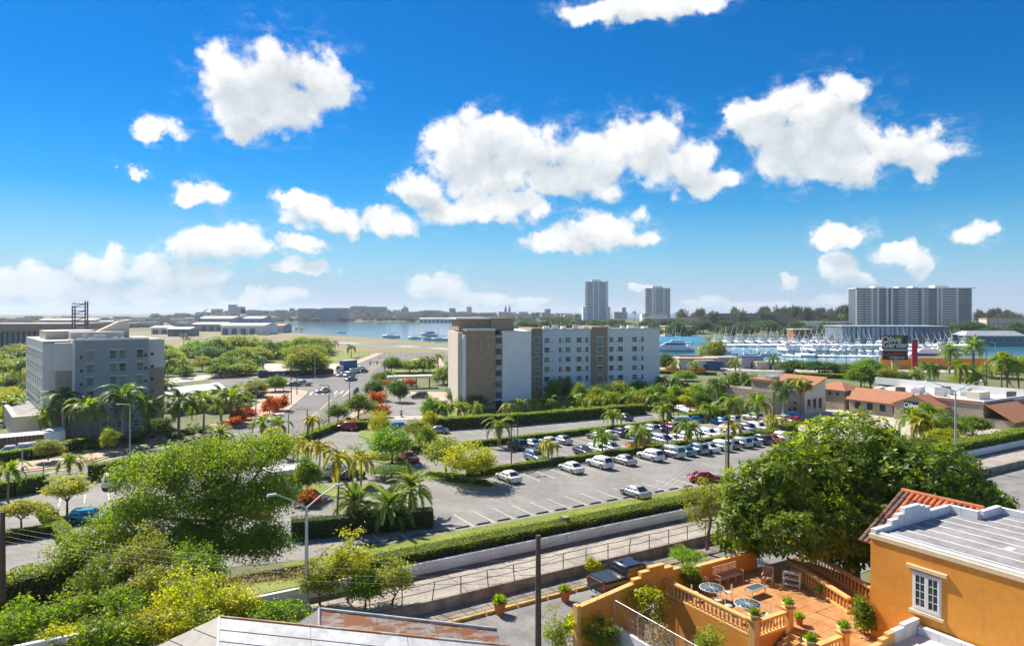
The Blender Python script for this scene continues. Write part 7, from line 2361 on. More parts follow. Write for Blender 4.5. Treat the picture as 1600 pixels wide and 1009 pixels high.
n_t = 0
for (u, v, vt, w, st, lab, hf) in (
        (697, 743, 683, 68, 'olive', 'yellow green lot tree on the kerbed island, left one', 1.25), (742, 757, 696, 82, 'yellow', 'golden yellow tree on the kerbed island beside the white sedan', 1.35),
        (613, 725, 671, 76, 'fresh', 'bright green round tree by the red sedan', 1.3), (612, 748, 727, 60, 'green', 'low green tree above the date palms', 1.2), (555, 715, 688, 40, 'sparse', 'thin almost bare tree at the left of the island', 1.2),
        (593, 690, 647, 40, 'yellow', 'yellow green tree beside the red suv, right of it', 1.3), (650, 690, 655, 50, 'olive', 'mixed green tree at the end of the drive', 1.4), (668, 704, 668, 34, 'green', 'dark bushy tree left of the empty bays', 1.5),
        (676, 660, 622, 40, 'green', 'round green tree beside the drive exit', 1.5), (672, 672, 640, 30, 'yellow', 'yellowish small tree beside the drive exit', 1.5), (560, 655, 617, 54, 'green', 'spreading green tree at the avenue corner', 1.3), (528, 664, 632, 36, 'green', 'small green tree by the avenue kerb', 1.2), (505, 672, 644, 26, 'sparse', 'thin young tree by the avenue kerb', 1.4),
        (585, 625, 592, 36, 'dark', 'dark rounded tree by the drive entrance', 1.4), (625, 628, 592, 30, 'dark', 'dark clipped tree on the drive island', 1.6), (738, 640, 610, 56, 'green', 'leafy tree below the tan stone wall', 1.5), (712, 632, 606, 34, 'dark', 'dark tree left of the tan wall', 1.5),
        (105, 806, 748, 74, 'yellow', 'spreading yellow green tree behind the left hedge corner', .9), (33, 832, 778, 66, 'yellow', 'yellow green tree at the left edge of the lot', 1.0), (75, 722, 689, 46, 'olive', 'olive tree on the pink pavement at left', 1.2), (138, 748, 703, 30, 'sparse', 'slim leaning tree on the left road verge', 1.1), (169, 708, 668, 26, 'olive', 'slim tree on the pavement before the palms', 1.5), (302, 690, 650, 30, 'sparse', 'bare young tree by the hotel drive', 1.3),
        (480, 775, 715, 44, 'green', 'leafy tree in the guard booth bed', 1.5),
        (515, 570, 0, 0, '', '', 0), (475, 587, 543, 64, 'olive', 'large round tree beside the junction', 1.7), (490, 585, 548, 44, 'green', 'green tree right of the large junction tree', 1.7)):
    if not st:
        continue
    n_t += 1
    tree_at(u, v, vt, w, st, lab, 'lot and avenue trees', n_t, hf=hf)
for (u, v, vt, w, st, lab, hf) in (
        (1480, 690, 652, 56, 'green', 'green tree right of the light pole at the restaurant', 1.5), (1520, 682, 646, 58, 'green', 'green tree at the restaurant end wall', 1.5), (1452, 690, 660, 40, 'olive', 'light green bush tree before the restaurant', 1.5), (1468, 697, 672, 54, 'yellow', 'low yellow green spreading tree before the restaurant', 1.2), (1395, 640, 622, 60, 'olive', 'dusty green shrub tree below the tile roof', 1.6),
        (1345, 606, 572, 50, 'green', 'round green tree left of the sign pole', 1.5), (1388, 604, 572, 34, 'olive', 'light tree right beside the sign pole', 1.5), (1372, 600, 566, 40, 'dark', 'dark tree behind the sign pole', 1.5), (1040, 578, 552, 26, 'dark', 'dark tree at the hotel corner by the quay', 1.7), (1116, 566, 530, 42, 'olive', 'large tree standing on the quay', 1.7),
        (1072, 595, 578, 34, 'fresh', 'round bright bush tree by the marina road', 1.7), (1240, 583, 562, 50, 'dark', 'dark tree on the quay, left one', 1.5), (1280, 584, 563, 60, 'dark', 'dark tree on the quay, second from left', 1.5), (1320, 585, 566, 60, 'green', 'green tree on the quay, third from left', 1.5), (1355, 588, 562, 54, 'green', 'green tree on the quay, fourth from left', 1.5),
        (1510, 605, 583, 40, 'olive', 'yellowish tree behind the restaurant end', 1.4), (1550, 590, 568, 50, 'olive', 'tree at the boatyard, left one', 1.4), (1590, 592, 566, 50, 'green', 'tree at the boatyard, right one', 1.4), (1585, 650, 620, 40, 'green', 'tree by the right edge above the hedge', 1.5)):
    n_t += 1
    tree_at(u, v, vt, w, st, lab, 'trees by restaurant and quay', n_t, hf=hf)
# thicket in front of the hotel wing
for i in range(22):
    u = 838 + i * 8.9 + rv.uniform(-4, 4)
    v = rv.uniform(618, 640)
    tree_at(u, v, v - rv.uniform(22, 34), rv.uniform(26, 40), rv.choice(['dark', 'green', 'fresh', 'olive', 'dark']), 'leafy tree in the planting before the hotel wing, %s' % nth(i), 'planting before the hotel wing', i, hf=1.6)
for i in range(18):
    u = 1035 + i * 9 + rv.uniform(-4, 4)
    v = rv.uniform(612, 640)
    tree_at(u, v, v - rv.uniform(18, 30), rv.uniform(24, 40), rv.choice(['dark', 'green', 'fresh', 'olive', 'yellow']), 'leafy tree in the thicket between hotel and restaurants, %s' % nth(i), 'thicket between hotel and restaurants', i, hf=1.6)
for i in range(10):
    u = 838 + i * 20
    tree_at(u, 607, 607 - rv.uniform(14, 22), 26, 'dark', 'dark low tree against the hotel wing, %s' % nth(i), 'dark trees against the hotel wing', i, hf=1.7)
# park left of the avenue
for i in range(60):
    u, v = rv.uniform(255, 505), rv.uniform(551, 590)
    if u > 395 and v > 566:
        v = rv.uniform(553, 566)
    tree_at(u, v, v - rv.uniform(14, 26), rv.uniform(26, 48), rv.choice(['green', 'dark', 'olive', 'fresh']), 'park tree left of the avenue, %s' % nth(int(0)).replace('leftmost', 'one of the loose grove'), 'park grove left of the avenue', i, hf=1.6)
for (u, v, vt, w, st, lab) in ((375, 556, 523, 90, 'olive', 'largest tree of the park, with a broad crown'), (335, 560, 530, 60, 'green', 'broad tree left of the largest park tree'), (20, 560, 540, 50, 'green', 'tree at the left edge below the hall'), (5, 590, 560, 40, 'olive', 'yellowish tree at the left edge'), (15, 640, 608, 40, 'yellow', 'yellow green tree beside the low hotel wing'), (40, 655, 628, 30, 'green', 'green tree at the low hotel wing'), (250, 690, 650, 40, 'dark', 'dark tree at the grey hotel right corner'), (180, 700, 675, 40, 'dark', 'dark shrub tree at the grey hotel base'), (430, 612, 588, 40, 'green', 'tree behind the orange shrubs at the corner'), (400, 620, 592, 44, 'olive', 'tree left of the corner shrubs'), (330, 640, 620, 30, 'green', 'tree behind the palms right of the grey hotel'), (600, 600, 580, 40, 'green', 'tree on the far corner of the avenue'), (640, 583, 562, 50, 'olive', 'low tree behind the corner lawn, left one'), (662, 582, 560, 40, 'green', 'low tree behind the corner lawn, right one'), (612, 583, 558, 36, 'green', 'tree beside the traffic signal pole'), (700, 600, 570, 40, 'green', 'tree between corner lawn and tan wall')):
    n_t += 1
    tree_at(u, v, vt, w, st, lab, 'park and hotel trees', n_t, hf=1.5)
# far belts
for i in range(120):
    u, y = rv.uniform(790, 1345), rv.uniform(560, 980)
    w = rv.uniform(12, 20)
    tree(Vector(((u - 800) / F * y, y, 0)), rv.uniform(9, 15), w / 2, rv.uniform(4, 6), 'far', 'dark green tree of the wooded belt behind the marina', 'wooded belt behind the marina', seed=i)
for i in range(105):
    u, y = (rv.uniform(1180, 1345) if i % 2 else rv.uniform(1060, 1620)), rv.uniform(820, 1200)
    tree(Vector(((u - 800) / F * y, y, 0)), rv.uniform(21, 33), rv.uniform(5, 9), rv.uniform(8, 12), 'pine', 'feathery grey green pine on the skyline', 'pines on the skyline', seed=i, name='pine_tree')
for i in range(30):
    u, y = rv.uniform(1480, 1640), rv.uniform(520, 760)
    tree(Vector(((u - 800) / F * y, y, 0)), rv.uniform(8, 14), rv.uniform(5, 9), rv.uniform(4, 6), 'far', 'dark green tree beside the yacht club at right', 'trees beside the yacht club', seed=i)
for i in range(70):
    u, y = rv.uniform(-80, 640), rv.uniform(1150, 1560)
    if 415 < u and y < 1500:
        y = rv.uniform(1520, 1600)
    tree(Vector(((u - 800) / F * y, y, 0)), rv.uniform(7, 12), rv.uniform(6, 11), rv.uniform(3.5, 5), 'far', 'far tree among the port and shore buildings', 'far trees across the airfield', seed=i)
for i in range(40):
    u, y = rv.uniform(620, 900), rv.uniform(1530, 1650)
    tree(Vector(((u - 800) / F * y, y, 0)), rv.uniform(8, 13), rv.uniform(7, 12), rv.uniform(4, 5), 'far', 'far tree along the opposite shore of the bay', 'trees on the opposite shore', seed=i)

# croton beds and low shrubs
for i, (u, v, vt, w, lab) in enumerate(((421, 648, 620, 30, 'orange red croton clump by the corner, left one'), (436, 642, 618, 32, 'orange croton clump by the corner, right one'), (372, 662, 640, 30, 'red croton clump under a palm, left one'), (386, 656, 634, 32, 'red croton clump under a palm, right one'), (365, 668, 650, 24, 'dark red croton clump under a palm, near one'), (481, 790, 766, 46, 'red croton bed before the guard booth'), (405, 806, 785, 38, 'orange red croton bush behind the big left tree'),
                                        (590, 634, 610, 26, 'rust red croton beside the drive, upper one'), (597, 652, 634, 30, 'rust red croton beside the drive, lower one'), (545, 664, 652, 34, 'low orange croton by the avenue hedge'), (600, 604, 592, 20, 'reddish croton below the dark corner tree'), (1050, 581, 571, 24, 'crimson bougainvillea on the quay, left one'), (1090, 582, 572, 26, 'crimson bougainvillea on the quay, right one'), (575, 812, 795, 40, 'orange croton among the date palms'), (640, 603, 592, 24, 'dark red shrub under the grey awning'))):
    tree_at(u, v, vt, w, 'red', lab, 'croton and flower clumps', i, hf=1.8, name='croton_shrub')['category'] = 'shrub'
for i in range(34):
    u = rv.uniform(90, 330)
    v = 712 - (u - 90) * .13 + rv.uniform(-12, -3)
    tree_at(u, v, v - rv.uniform(6, 10), rv.uniform(14, 26), rv.choice(['green', 'dark', 'olive']), 'low shrub in the bed before the grey hotel', 'shrubs before the grey hotel', i, hf=1.8, name='shrub')['category'] = 'shrub'
for i in range(10):
    u, v = rv.uniform(562, 634), rv.uniform(708, 724)
    tree_at(u, v, v - rv.uniform(5, 9), rv.uniform(14, 24), rv.choice(['green', 'yellow']), 'low shrub on the island by the red sedan', 'shrubs on the island by the red sedan', i, hf=1.8, name='shrub')['category'] = 'shrub'
for i in range(14):
    u, v = rv.uniform(672, 765), 0
    v = 742 + (u - 672) * .19 + rv.uniform(-3, 3)
    tree_at(u, v, v - rv.uniform(4, 8), rv.uniform(14, 24), 'fresh', 'low bright shrub on the island under the yellow tree', 'shrubs under the yellow tree', i, hf=1.8, name='shrub')['category'] = 'shrub'

# ================================================================ hedges
def hp(*uv):
    return [P(u, v, 0) for (u, v) in uv]


hedge([ST(15, 46.95, 4.2), ST(33, 46.95, 4.2), ST(48, 46.95, 4.2)], 1.7, 1.32, 'long bright clipped hedge above the white wall, left part', .11, 170)
hedge([ST(48.4, 46.95, 4.2), ST(84, 46.95, 4.2)], 1.7, 1.36, 'long bright clipped hedge above the white wall, middle part behind the big tree', .12, 130)
hedge([ST(84.6, 47.0, 4.2), ST(128, 47.0, 4.2)], 2.2, 1.7, 'clipped hedge above the white wall at the right edge', .17, 60)
hedge(hp((455, 842), (560, 832), (676, 822)), 1.5, 2.0, 'tall dark hedge below the date palms', .15, 95, matl='leaf_dark')
hedge(hp((-60, 985), (20, 968), (150, 935)), 2.4, 3.4, 'tall clipped hedge at the lower left corner of the lot', .17, 90)
hedge(hp((-40, 782), (20, 774), (72, 762)), 1.6, 2.0, 'clipped hedge by the left road, left of the gap', .16, 70)
hedge(hp((142, 750), (218, 734)), 1.7, 2.1, 'clipped hedge by the left road, right of the gap', .16, 70)
hedge(hp((-50, 730), (60, 714), (136, 698)), 1.8, 1.7, 'clipped hedge on the pink pavement before the grey hotel', .18, 50)
hedge(hp((66, 802), (114, 862)), 1.3, 1.2, 'low hedge dividing the left bays, running towards the viewer', .14, 90)
hedge(hp((-30, 852), (88, 834)), 1.2, 1.1, 'low hedge dividing the left bays, running across', .14, 90)
hedge([ST(43.5, 84.3, .12), ST(102, 84.3, .12)], 1.2, 1.0, 'long middle hedge across the parking lot', .16, 75)
hedge([ST(52.5, 102.8, .12), ST(84, 102.8, .12), ST(99, 102.8, .12)], 1.4, 1.0, 'upper hedge across the parking lot', .18, 55)
hedge([ST(99.5, 103.0, .12), ST(121, 104.5, .12)], 2.2, 1.7, 'taller clump of hedge at the right end of the upper strip', .2, 45)
hedge([P(678, 671), P(800, 664), P(1005, 646)], 2.2, 2.3, 'tall clipped hedge between empty bays and hotel palms', .2, 45)
hedge(hp((456, 698), (528, 669)), 1.6, 1.4, 'hedge along the avenue by the red suv, left arm', .18, 55)
hedge(hp((532, 671), (574, 671)), 1.6, 1.7, 'hedge behind the red suv', .18, 55)
hedge(hp((640, 708), (690, 704)), 1.4, 1.3, 'hedge behind the bright green lot tree', .18, 55)
hedge(hp((1540, 640), (1640, 662)), 3.0, 3.2, 'tall clipped hedge right of the restaurant', .24, 30)
hedge(hp((1240, 588), (1330, 592)), 3.0, 1.5, 'long low hedge along the marina road', .3, 18)
hedge(hp((1010, 583), (1120, 586)), 2.5, 1.2, 'low hedge at the marina road beside the hotel', .3, 18)
hedge(hp((405, 590), (520, 584)), 2.0, 1.8, 'dark hedge lining the side street', .3, 18, matl='leaf_dark')
hedge(hp((1190, 690), (1240, 672)), 2.0, 1.8, 'dark clipped hedge by the restaurant entrance', .22, 30)
# yellow flower borders
hedge(hp((800, 646), (1000, 637)), 2.5, .7, 'yellow green flower border along the hotel walk', .22, 30, matl='leaf_yellow', name='flower_border', cat='flower border')
hedge(hp((1030, 632), (1110, 636)), 2.5, .9, 'yellow flower border at the top of the lot', .24, 25, matl='leaf_yellow', name='flower_border', cat='flower border')

# ================================================================ the near trees, each with its own crown
def near_tree(name, label, base, trunk_h, trunk_r, crowns, matl, leaf, per, clump, seed, aspect=2.4, droop=0.0, up=.4, limbs=7, cat='tree', bark='bark'):
    """crowns: list of (offset, radii, clumps)"""
    o = thing(name, label, cat, base)
    rng = random.Random(seed)
    tb = MB()
    top = Vector((rng.uniform(-.3, .3), rng.uniform(-.3, .3), trunk_h))
    tb.tube([(0, 0, -.4), (top.x * .4, top.y * .4, trunk_h * .5), top], [trunk_r * 1.3, trunk_r, trunk_r * .85], 9)
    Vs, Qs, Ts = [], [], []
    k = 0
    for (off, rad, nc) in crowns:
        r = np.random.default_rng(seed + k)
        pts, tin, cl = crown_points(rad, nc, per, clump, r, .45, .5)
        pts += np.array(off)
        aim = np.tile(np.array([[0, 0, -1.0]]), (len(pts), 1))
        V, Q = leaf_quads(pts, leaf, up, aspect, r, aim, droop)
        Qs.append(Q + sum(len(v) for v in Vs))
        Vs.append(V)
        Ts.append(tin)
        offv = Vector(off)
        mid = top.lerp(offv, .55) + Vector((0, 0, -.15 * rad[2]))
        tb.tube([top, mid, offv], [trunk_r * .6, trunk_r * .42, trunk_r * .2], 6)
        for j in range(limbs):
            c = Vector(cl[r.integers(len(cl))]) + offv
            m2 = offv.lerp(c, .5) + Vector((0, 0, .1))
            tb.tube([offv.lerp(mid, .3), m2, c], [trunk_r * .22, trunk_r * .13, trunk_r * .04], 4)
        k += 1
    tb.build('trunk', M[bark], o)
    ob('crown', np_mesh('crown', np.concatenate(Vs), np.concatenate(Qs), np.concatenate(Ts), M[matl]), o, kind='stuff')
    return o


def rosette_tree(name, label, base, trunk_h, trunk_r, crowns, matl, leaf, seed, nleaf=8):
    """crown of leaf rosettes: long leaves fanned round every twig end"""
    o = thing(name, label, 'tree', base)
    tb = MB()
    top = Vector((0, 0, trunk_h))
    tb.tube([(0, 0, -.4), (.1, 0, trunk_h * .5), top], [trunk_r * 1.35, trunk_r, trunk_r * .9], 10)
    Vs, Ts = [], []
    rng = np.random.default_rng(seed)
    for (off, rad, n) in crowns:
        _, _, c = crown_points(rad, n, 1, .01, rng, .62, .6, 12)
        nrm = c / np.array(rad) ** 2
        nrm /= np.linalg.norm(nrm, axis=1, keepdims=True) + 1e-9
        nrm[:, 2] += .55
        nrm += rng.normal(size=nrm.shape) * .35
        nrm /= np.linalg.norm(nrm, axis=1, keepdims=True)
        cc = c + np.array(off)
        a = np.cross(nrm, np.array([.3, .9, .2]))
        a /= np.linalg.norm(a, axis=1, keepdims=True)
        b = np.cross(nrm, a)
        tone = rng.uniform(0, .75, n)
        young = rng.random(n) < .13
        for k in range(nleaf):
            w = 2 * np.pi * k / nleaf + rng.uniform(-.3, .3, n)
            lift = rng.uniform(-.35, .75, n)
            d = a * np.cos(w)[:, None] + b * np.sin(w)[:, None] + nrm * lift[:, None]
            d /= np.linalg.norm(d, axis=1, keepdims=True)
            wv = np.cross(d, nrm)
            wv /= np.linalg.norm(wv, axis=1, keepdims=True) + 1e-9
            s = leaf * rng.uniform(.7, 1.25, (n, 1))
            q = np.empty((n, 4, 3))
            q[:, 0] = cc + d * s * .08
            q[:, 1] = cc + d * s * .62 + wv * s * .19
            q[:, 2] = cc + d * s - nrm * s * .12
            q[:, 3] = cc + d * s * .62 - wv * s * .19
            Vs.append(q.reshape(-1, 3))
            Ts.append(np.where(young & (lift > .3), 1.0, np.clip(tone + rng.uniform(0, .18, n), 0, .92)))
        offv = Vector(off)
        tb.tube([top, top.lerp(offv, .6), offv], [trunk_r * .6, trunk_r * .4, trunk_r * .2], 6)
        for j in range(16):
            e = Vector(c[rng.integers(n)]) * .95 + offv
            tb.tube([offv, offv.lerp(e, .5) + Vector((0, 0, .15)), e], [trunk_r * .2, trunk_r * .12, .02], 4)
    V = np.concatenate(Vs)
    tb.build('trunk', M['bark'], o)
    ob('crown', np_mesh('crown', V, np.arange(len(V)).reshape(-1, 4), np.concatenate(Ts), M[matl]), o, kind='stuff')
    return o


bt_base = Vector((23.5, 47.5, 3.3))
crs = []
for (u, v, y, rx, ry, rz, n) in ((1225, 760, 46.5, 3.6, 3.4, 2.9, 620), (1310, 740, 48, 4.6, 4.4, 3.5, 900), (1400, 748, 48.5, 4.5, 4.4, 3.4, 850), (1480, 765, 48, 3.9, 4.0, 3.0, 620), (1265, 830, 44.5, 4.2, 3.6, 2.6, 750), (1322, 815, 45, 3.6, 3.2, 2.7, 700), (1340, 850, 46, 2.6, 2.4, 1.9, 330), (1185, 800, 46, 2.6, 2.6, 2.4, 330), (1445, 792, 47.5, 3.6, 3.0, 2.3, 540), (1340, 694, 49, 3.4, 3.0, 1.9, 380), (1530, 790, 48.5, 2.6, 2.8, 2.2, 300), (1160, 835, 45.5, 1.6, 1.6, 1.9, 150)):
    crs.append((tuple(PD(u, v, y) - bt_base), (rx, ry, rz), n))
rosette_tree('big_tree', 'huge dense dark green tree spreading behind the orange terrace', bt_base, 4.5, .55, [(a, tuple(q * .9 for q in b), int(n * 1.3)) for (a, b, n) in crs], 'leaf_big', .44, 17, 8)

lt_base = Vector((-24.5, 56.5, 2.0))
crs = []
for (u, v, y, rx, ry, rz, n) in ((300, 720, 57, 3.9, 3.6, 2.2, 150), (380, 715, 57, 3.4, 3.4, 2.0, 130), (240, 740, 57, 3.2, 3.2, 2.0, 110), (330, 780, 56, 4.6, 4.2, 2.4, 190), (420, 775, 55.5, 2.6, 2.8, 2.2, 90), (210, 800, 56, 3.2, 3.0, 1.7, 100), (390, 845, 54.5, 3.6, 3.0, 1.9, 130), (290, 850, 54.5, 3.8, 3.2, 2.0, 150), (180, 850, 54.5, 3.2, 2.8, 1.8, 110), (130, 865, 54, 2.2, 2.2, 1.4, 60), (430, 700, 58, 1.8, 2, 1.4, 45)):
    crs.append((tuple(PD(u, v, y) - lt_base), (rx, ry, rz), n))
near_tree('feathery_tree', 'large feathery green tree with drooping sprays at the left', lt_base, 3.6, .30, crs, 'leaf_feather', .26, 72, .46, 23, 2.4, .35, .4, 9)

for i, (u, v, zt_, y, w, hh, matl, lab) in enumerate((
        (500, 905, 4.1, 44.3, 2.6, 2.9, 'leaf_olive', 'upright shrub in the alley corner, left one with olive leaves'), (545, 880, 4.1, 44.6, 2.8, 4.6, 'leaf_yellow', 'tall yellow green shrub at the alley railing'), (612, 915, 4.1, 44.4, 2.8, 2.9, 'leaf_olive', 'thin leafed shrub right of the tall yellow green shrub'), (570, 925, 4.1, 43.6, 2.0, 2.4, 'leaf_green', 'green shrub low between the alley shrubs'),
        (1105, 800, 4.1, 55.5, 3.9, 5.6, 'leaf_olive', 'light airy tree in the alley left of the big tree'))):
    bse = Vector(((u - 800) / F * y, y, zt_))
    near_tree('alley_shrub' if i < 4 else 'airy_tree', lab, bse, .6 if i < 4 else 2.0, .07 if i < 4 else .12, [((0, 0, hh * .62), (w / 2 * .9, w / 2 * .9, hh * .42), 60), ((w * .22, .1, hh * .45), (w / 2 * .7, w / 2 * .7, hh * .32), 34), ((-w * .24, .1, hh * .42), (w / 2 * .7, w / 2 * .7, hh * .3), 34)], matl, .18, 34, .22, 50 + i, 2.0, 0, .4, 8, 'shrub' if i < 4 else 'tree')
ls_ = [(45, 975, 40.5, 3.4, 2.6, 'leaf_fresh', 'round leafed light green shrub at the bottom left corner, left one'), (120, 960, 42, 3.8, 3.0, 'leaf_fresh', 'round leafed light green shrub at the bottom left, second from left'), (185, 950, 43, 4.2, 3.4, 'leaf_green', 'green shrub before the white wall, third from left'), (240, 915, 44.3, 4.4, 3.8, 'leaf_olive', 'olive shrub below the feathery tree'), (300, 930, 42.6, 4.6, 3.4, 'leaf_yellow', 'golden green bush below the feathery tree, left half'),
       (245, 980, 40, 4.0, 3.0, 'leaf_yellow', 'golden green bush at the bottom edge left of the white roof'), (365, 950, 42.5, 3.4, 2.0, 'leaf_yellow', 'golden green bush beside the white metal roof'), (225, 870, 47.5, 3.6, 4.2, 'leaf_olive', 'spiky olive shrub rising before the feathery tree'), (15, 1000, 38.5, 2.6, 2.0, 'leaf_fresh', 'small light shrub in the very corner at bottom left'), (440, 962, 41.8, 3.8, 1.6, 'leaf_green', 'low vine covered shrub between white wall and rusty roof'),
       (170, 1000, 38.6, 3.6, 2.4, 'leaf_fresh', 'light green shrub cut by the bottom edge, left of the golden bush'), (320, 985, 40.2, 2.6, 2.2, 'leaf_olive', 'olive shrub tucked against the left eave of the white roof'), (95, 1000, 38.8, 2.8, 2.0, 'leaf_yellow', 'yellow green shrub cut by the bottom edge near the left corner'), (300, 880, 47.8, 4.0, 3.0, 'leaf_green', 'green undergrowth shrub at the foot of the feathery tree'), (160, 900, 46.4, 3.4, 3.0, 'leaf_green', 'green shrub right of the tall lower left hedge')]
for i, (u, v, y, w, hh, matl, lab) in enumerate(ls_):
    x = (u - 800) / F * y
    zc = H - (v - V0) * y / F
    zg = 3.3
    bse = Vector((x, y, zg))
    hc = max(zc - zg, .7)
    near_tree('wild_shrub', lab, bse, .5, .06, [((0, 0, hc), (w / 2, w / 2, hh / 2), 80), ((w * .3, .2, hc * .7), (w * .35, w * .35, hh * .4), 36), ((-w * .3, .2, hc * .7), (w * .35, w * .35, hh * .4), 36)], matl, .19 if matl != 'leaf_fresh' else .22, 40, .24, 80 + i, 1.9, 0, .5, 7, 'shrub')
# plants round the yard and the fence
for i, (u, v, zg, y, w, hh, matl, lf, lab) in enumerate(((868, 985, 3.3, 38.5, 1.6, 2.2, 'leaf_olive', .15, 'potted shrub with pale leaves beside the wooden pole'), (935, 990, 3.3, 38.0, 2.2, 2.2, 'leaf_green', .16, 'green flowering bush before the whitewashed wall'), (905, 975, 3.3, 38.6, 1.5, 1.8, 'leaf_yellow', .3, 'spiky yellow green lily clump'), (1010, 935, 3.3, 39.6, 2.3, 2.0, 'leaf_yellow', .22, 'bright yellow green bush behind the chain link fence'), (1078, 895, 5.9, 42.0, 1.4, 1.6, 'leaf_fresh', .17, 'leafy plant in the terrace corner behind the gate'), (925, 882, 4.0, 50.3, .8, .7, 'leaf_yellow', .18, 'small bush growing at the alley kerb left of the pickup'), (1350, 960, 5.9, 36.0, 1.0, 2.2, 'leaf_green', .2, 'leafy plant against the orange house corner'), (1068, 866, 4.0, 52.0, 3.2, .8, 'leaf_fresh', .18, 'low green weeds along the alley kerb'), (1105, 1000, 3.3, 34.5, 1.6, 1.6, 'leaf_olive', .15, 'reddish tipped bush below the long balustrade'))):
    x = (u - 800) / F * y
    zc = H - (v - V0) * y / F
    hc = max(zc - zg, .45)
    near_tree('garden_shrub', lab, Vector((x, y, zg)), .3, .05, [((0, 0, hc), (w / 2, w / 2, hh / 2), 70), ((w * .2, .1, hc * .6), (w * .4, w * .4, hh * .35), 30)], matl, lf, 22, .14, 120 + i, 2.4, -.5 if lf > .25 else 0, .4, 6, 'shrub')
# dry undergrowth on the slope by the white wall (nobody could count it)
rng = np.random.default_rng(77)
n_ = 16000
s_ = rng.uniform(-20, 14.5, n_)
t_ = rng.uniform(46.6, 62, n_)
keep = (np.sin(s_ * .9 + t_ * .7) + np.sin(s_ * .31 - t_ * .5) > -1.2)
s_, t_ = s_[keep], t_[keep]
zz = 4.3 * (1 - np.clip((t_ - 47) / 18, 0, 1) ** 2 * (3 - 2 * np.clip((t_ - 47) / 18, 0, 1))) + rng.uniform(0, .5, len(s_))
c = np.stack([s_ * CA - t_ * SA, s_ * SA + t_ * CA, zz], 1)
V, Q = leaf_quads(c, .26, .1, 3.5, rng)
tag(ob('undergrowth', np_mesh('undergrowth', V, Q, rng.uniform(0, 1, len(c)), M['leaf_dry']), None, kind='stuff'), 'dry brown undergrowth on the slope behind the white wall', 'undergrowth')
n_ = 26000
s_ = rng.uniform(14, 122, n_)
t_ = rng.uniform(47.9, 64, n_)
q_ = np.clip((t_ - 47) / 16.5, 0, 1)
zz = 4.3 * (1 - q_ ** 2 * (3 - 2 * q_)) + .13 + rng.uniform(0, .10, n_)
c = np.stack([s_ * CA - t_ * SA, s_ * SA + t_ * CA, zz], 1)
V, Q = leaf_quads(c, .22, .1, 5, rng)
tag(ob('grass', np_mesh('grass', V, Q, rng.uniform(0, 1, n_), M['hedge_leaf']), None, kind='stuff'), 'short bright grass on the bank behind the long hedge', 'grass')

# ================================================================ poles, lamps, signals, wires
def utility_pole(p, h, r, label, arm=False, tilt=(0, 0), group=None):
    o = thing('utility_pole', label, 'utility pole', p, 0, group)
    MB().tube([(0, 0, -.3), (tilt[0] * .5, 0, h * .5), (tilt[0], tilt[1], h)], [r * 1.15, r, r * .8], 8).build('pole', M['pole_wood'], o)
    if arm:
        MB().box((tilt[0], 0, h - .5), (1.8, .10, .12)).build('cross_arm', M['pole_wood'], o)
        for x in (-.8, -.3, .3, .8):
            MB().lathe([(.05, 0), (.07, .06), (.04, .14)], 7, (tilt[0] + x, 0, h - .38)).build('insulator', M['galv'], o)
    return o


p_mid = Vector(((841 - 800) / F * 37, 37, 3.3))
utility_pole(p_mid, 7.6, .16, 'dark wooden pole rising from the grey yard')
p_left = P(4, 932, 4.2)
utility_pole(p_left, 5.6, .17, 'dark wooden pole at the left edge')
p_right = P(1138, 775, 0)
utility_pole(p_right, 9.5, .15, 'wooden pole at the lot edge left of the big tree')
cab = thing('power_cables', 'thin overhead cables sagging across the left foreground', 'cables', (0, 0, 0))
for k in range(4):
    a = Vector((p_left.x, p_left.y, 8.9 - k * .33))
    b = Vector((p_mid.x, p_mid.y, 9.6 - k * .42))
    pts_ = [a.lerp(b, i / 14) + Vector((0, 0, -1.0 * 4 * (i / 14) * (1 - i / 14))) for i in range(15)]
    MB().tube(pts_, .011, 4).build('cable', M['black'], cab)
for k in range(3):
    a = Vector((p_mid.x, p_mid.y, 10.2 - k * .5))
    b = Vector((p_right.x, p_right.y, 8.8 - k * .4))
    pts_ = [a.lerp(b, i / 14) + Vector((0, 0, -1.4 * 4 * (i / 14) * (1 - i / 14))) for i in range(15)]
    MB().tube(pts_, .011, 4).build('cable', M['black'], cab)
for k in range(3):
    a = Vector((p_left.x - 26, p_left.y - 6, 9.2 - k * .33))
    b = Vector((p_left.x, p_left.y, 8.9 - k * .33))
    MB().tube([a, a.lerp(b, .5) + Vector((0, 0, -.5)), b], .011, 4).build('cable', M['black'], cab)


def twin_lamp(p, h, label, rz, arm=2.0, rise=.9, mat_='galv', group=None):
    """street light with two raised arms"""
    o = thing('street_light', label, 'street light', p, rz, group)
    MB().tube([(0, 0, 0), (0, 0, h)], [.15, .09], 8).build('pole', M[mat_], o)
    MB().box((0, 0, 0), (.4, .4, .12)).build('base_plate', M[mat_], o)
    for sd in (-1, 1):
        MB().tube([(0, 0, h - .05), (sd * arm * .5, 0, h + rise * .55), (sd * arm, 0, h + rise)], [.06, .05, .045], 6).build('arm', M[mat_], o)
        MB().box((sd * (arm + .28), 0, h + rise - .03), (.66, .22, .12), 0, 0, .8).build('lamp_head', M[mat_], o)
    return o


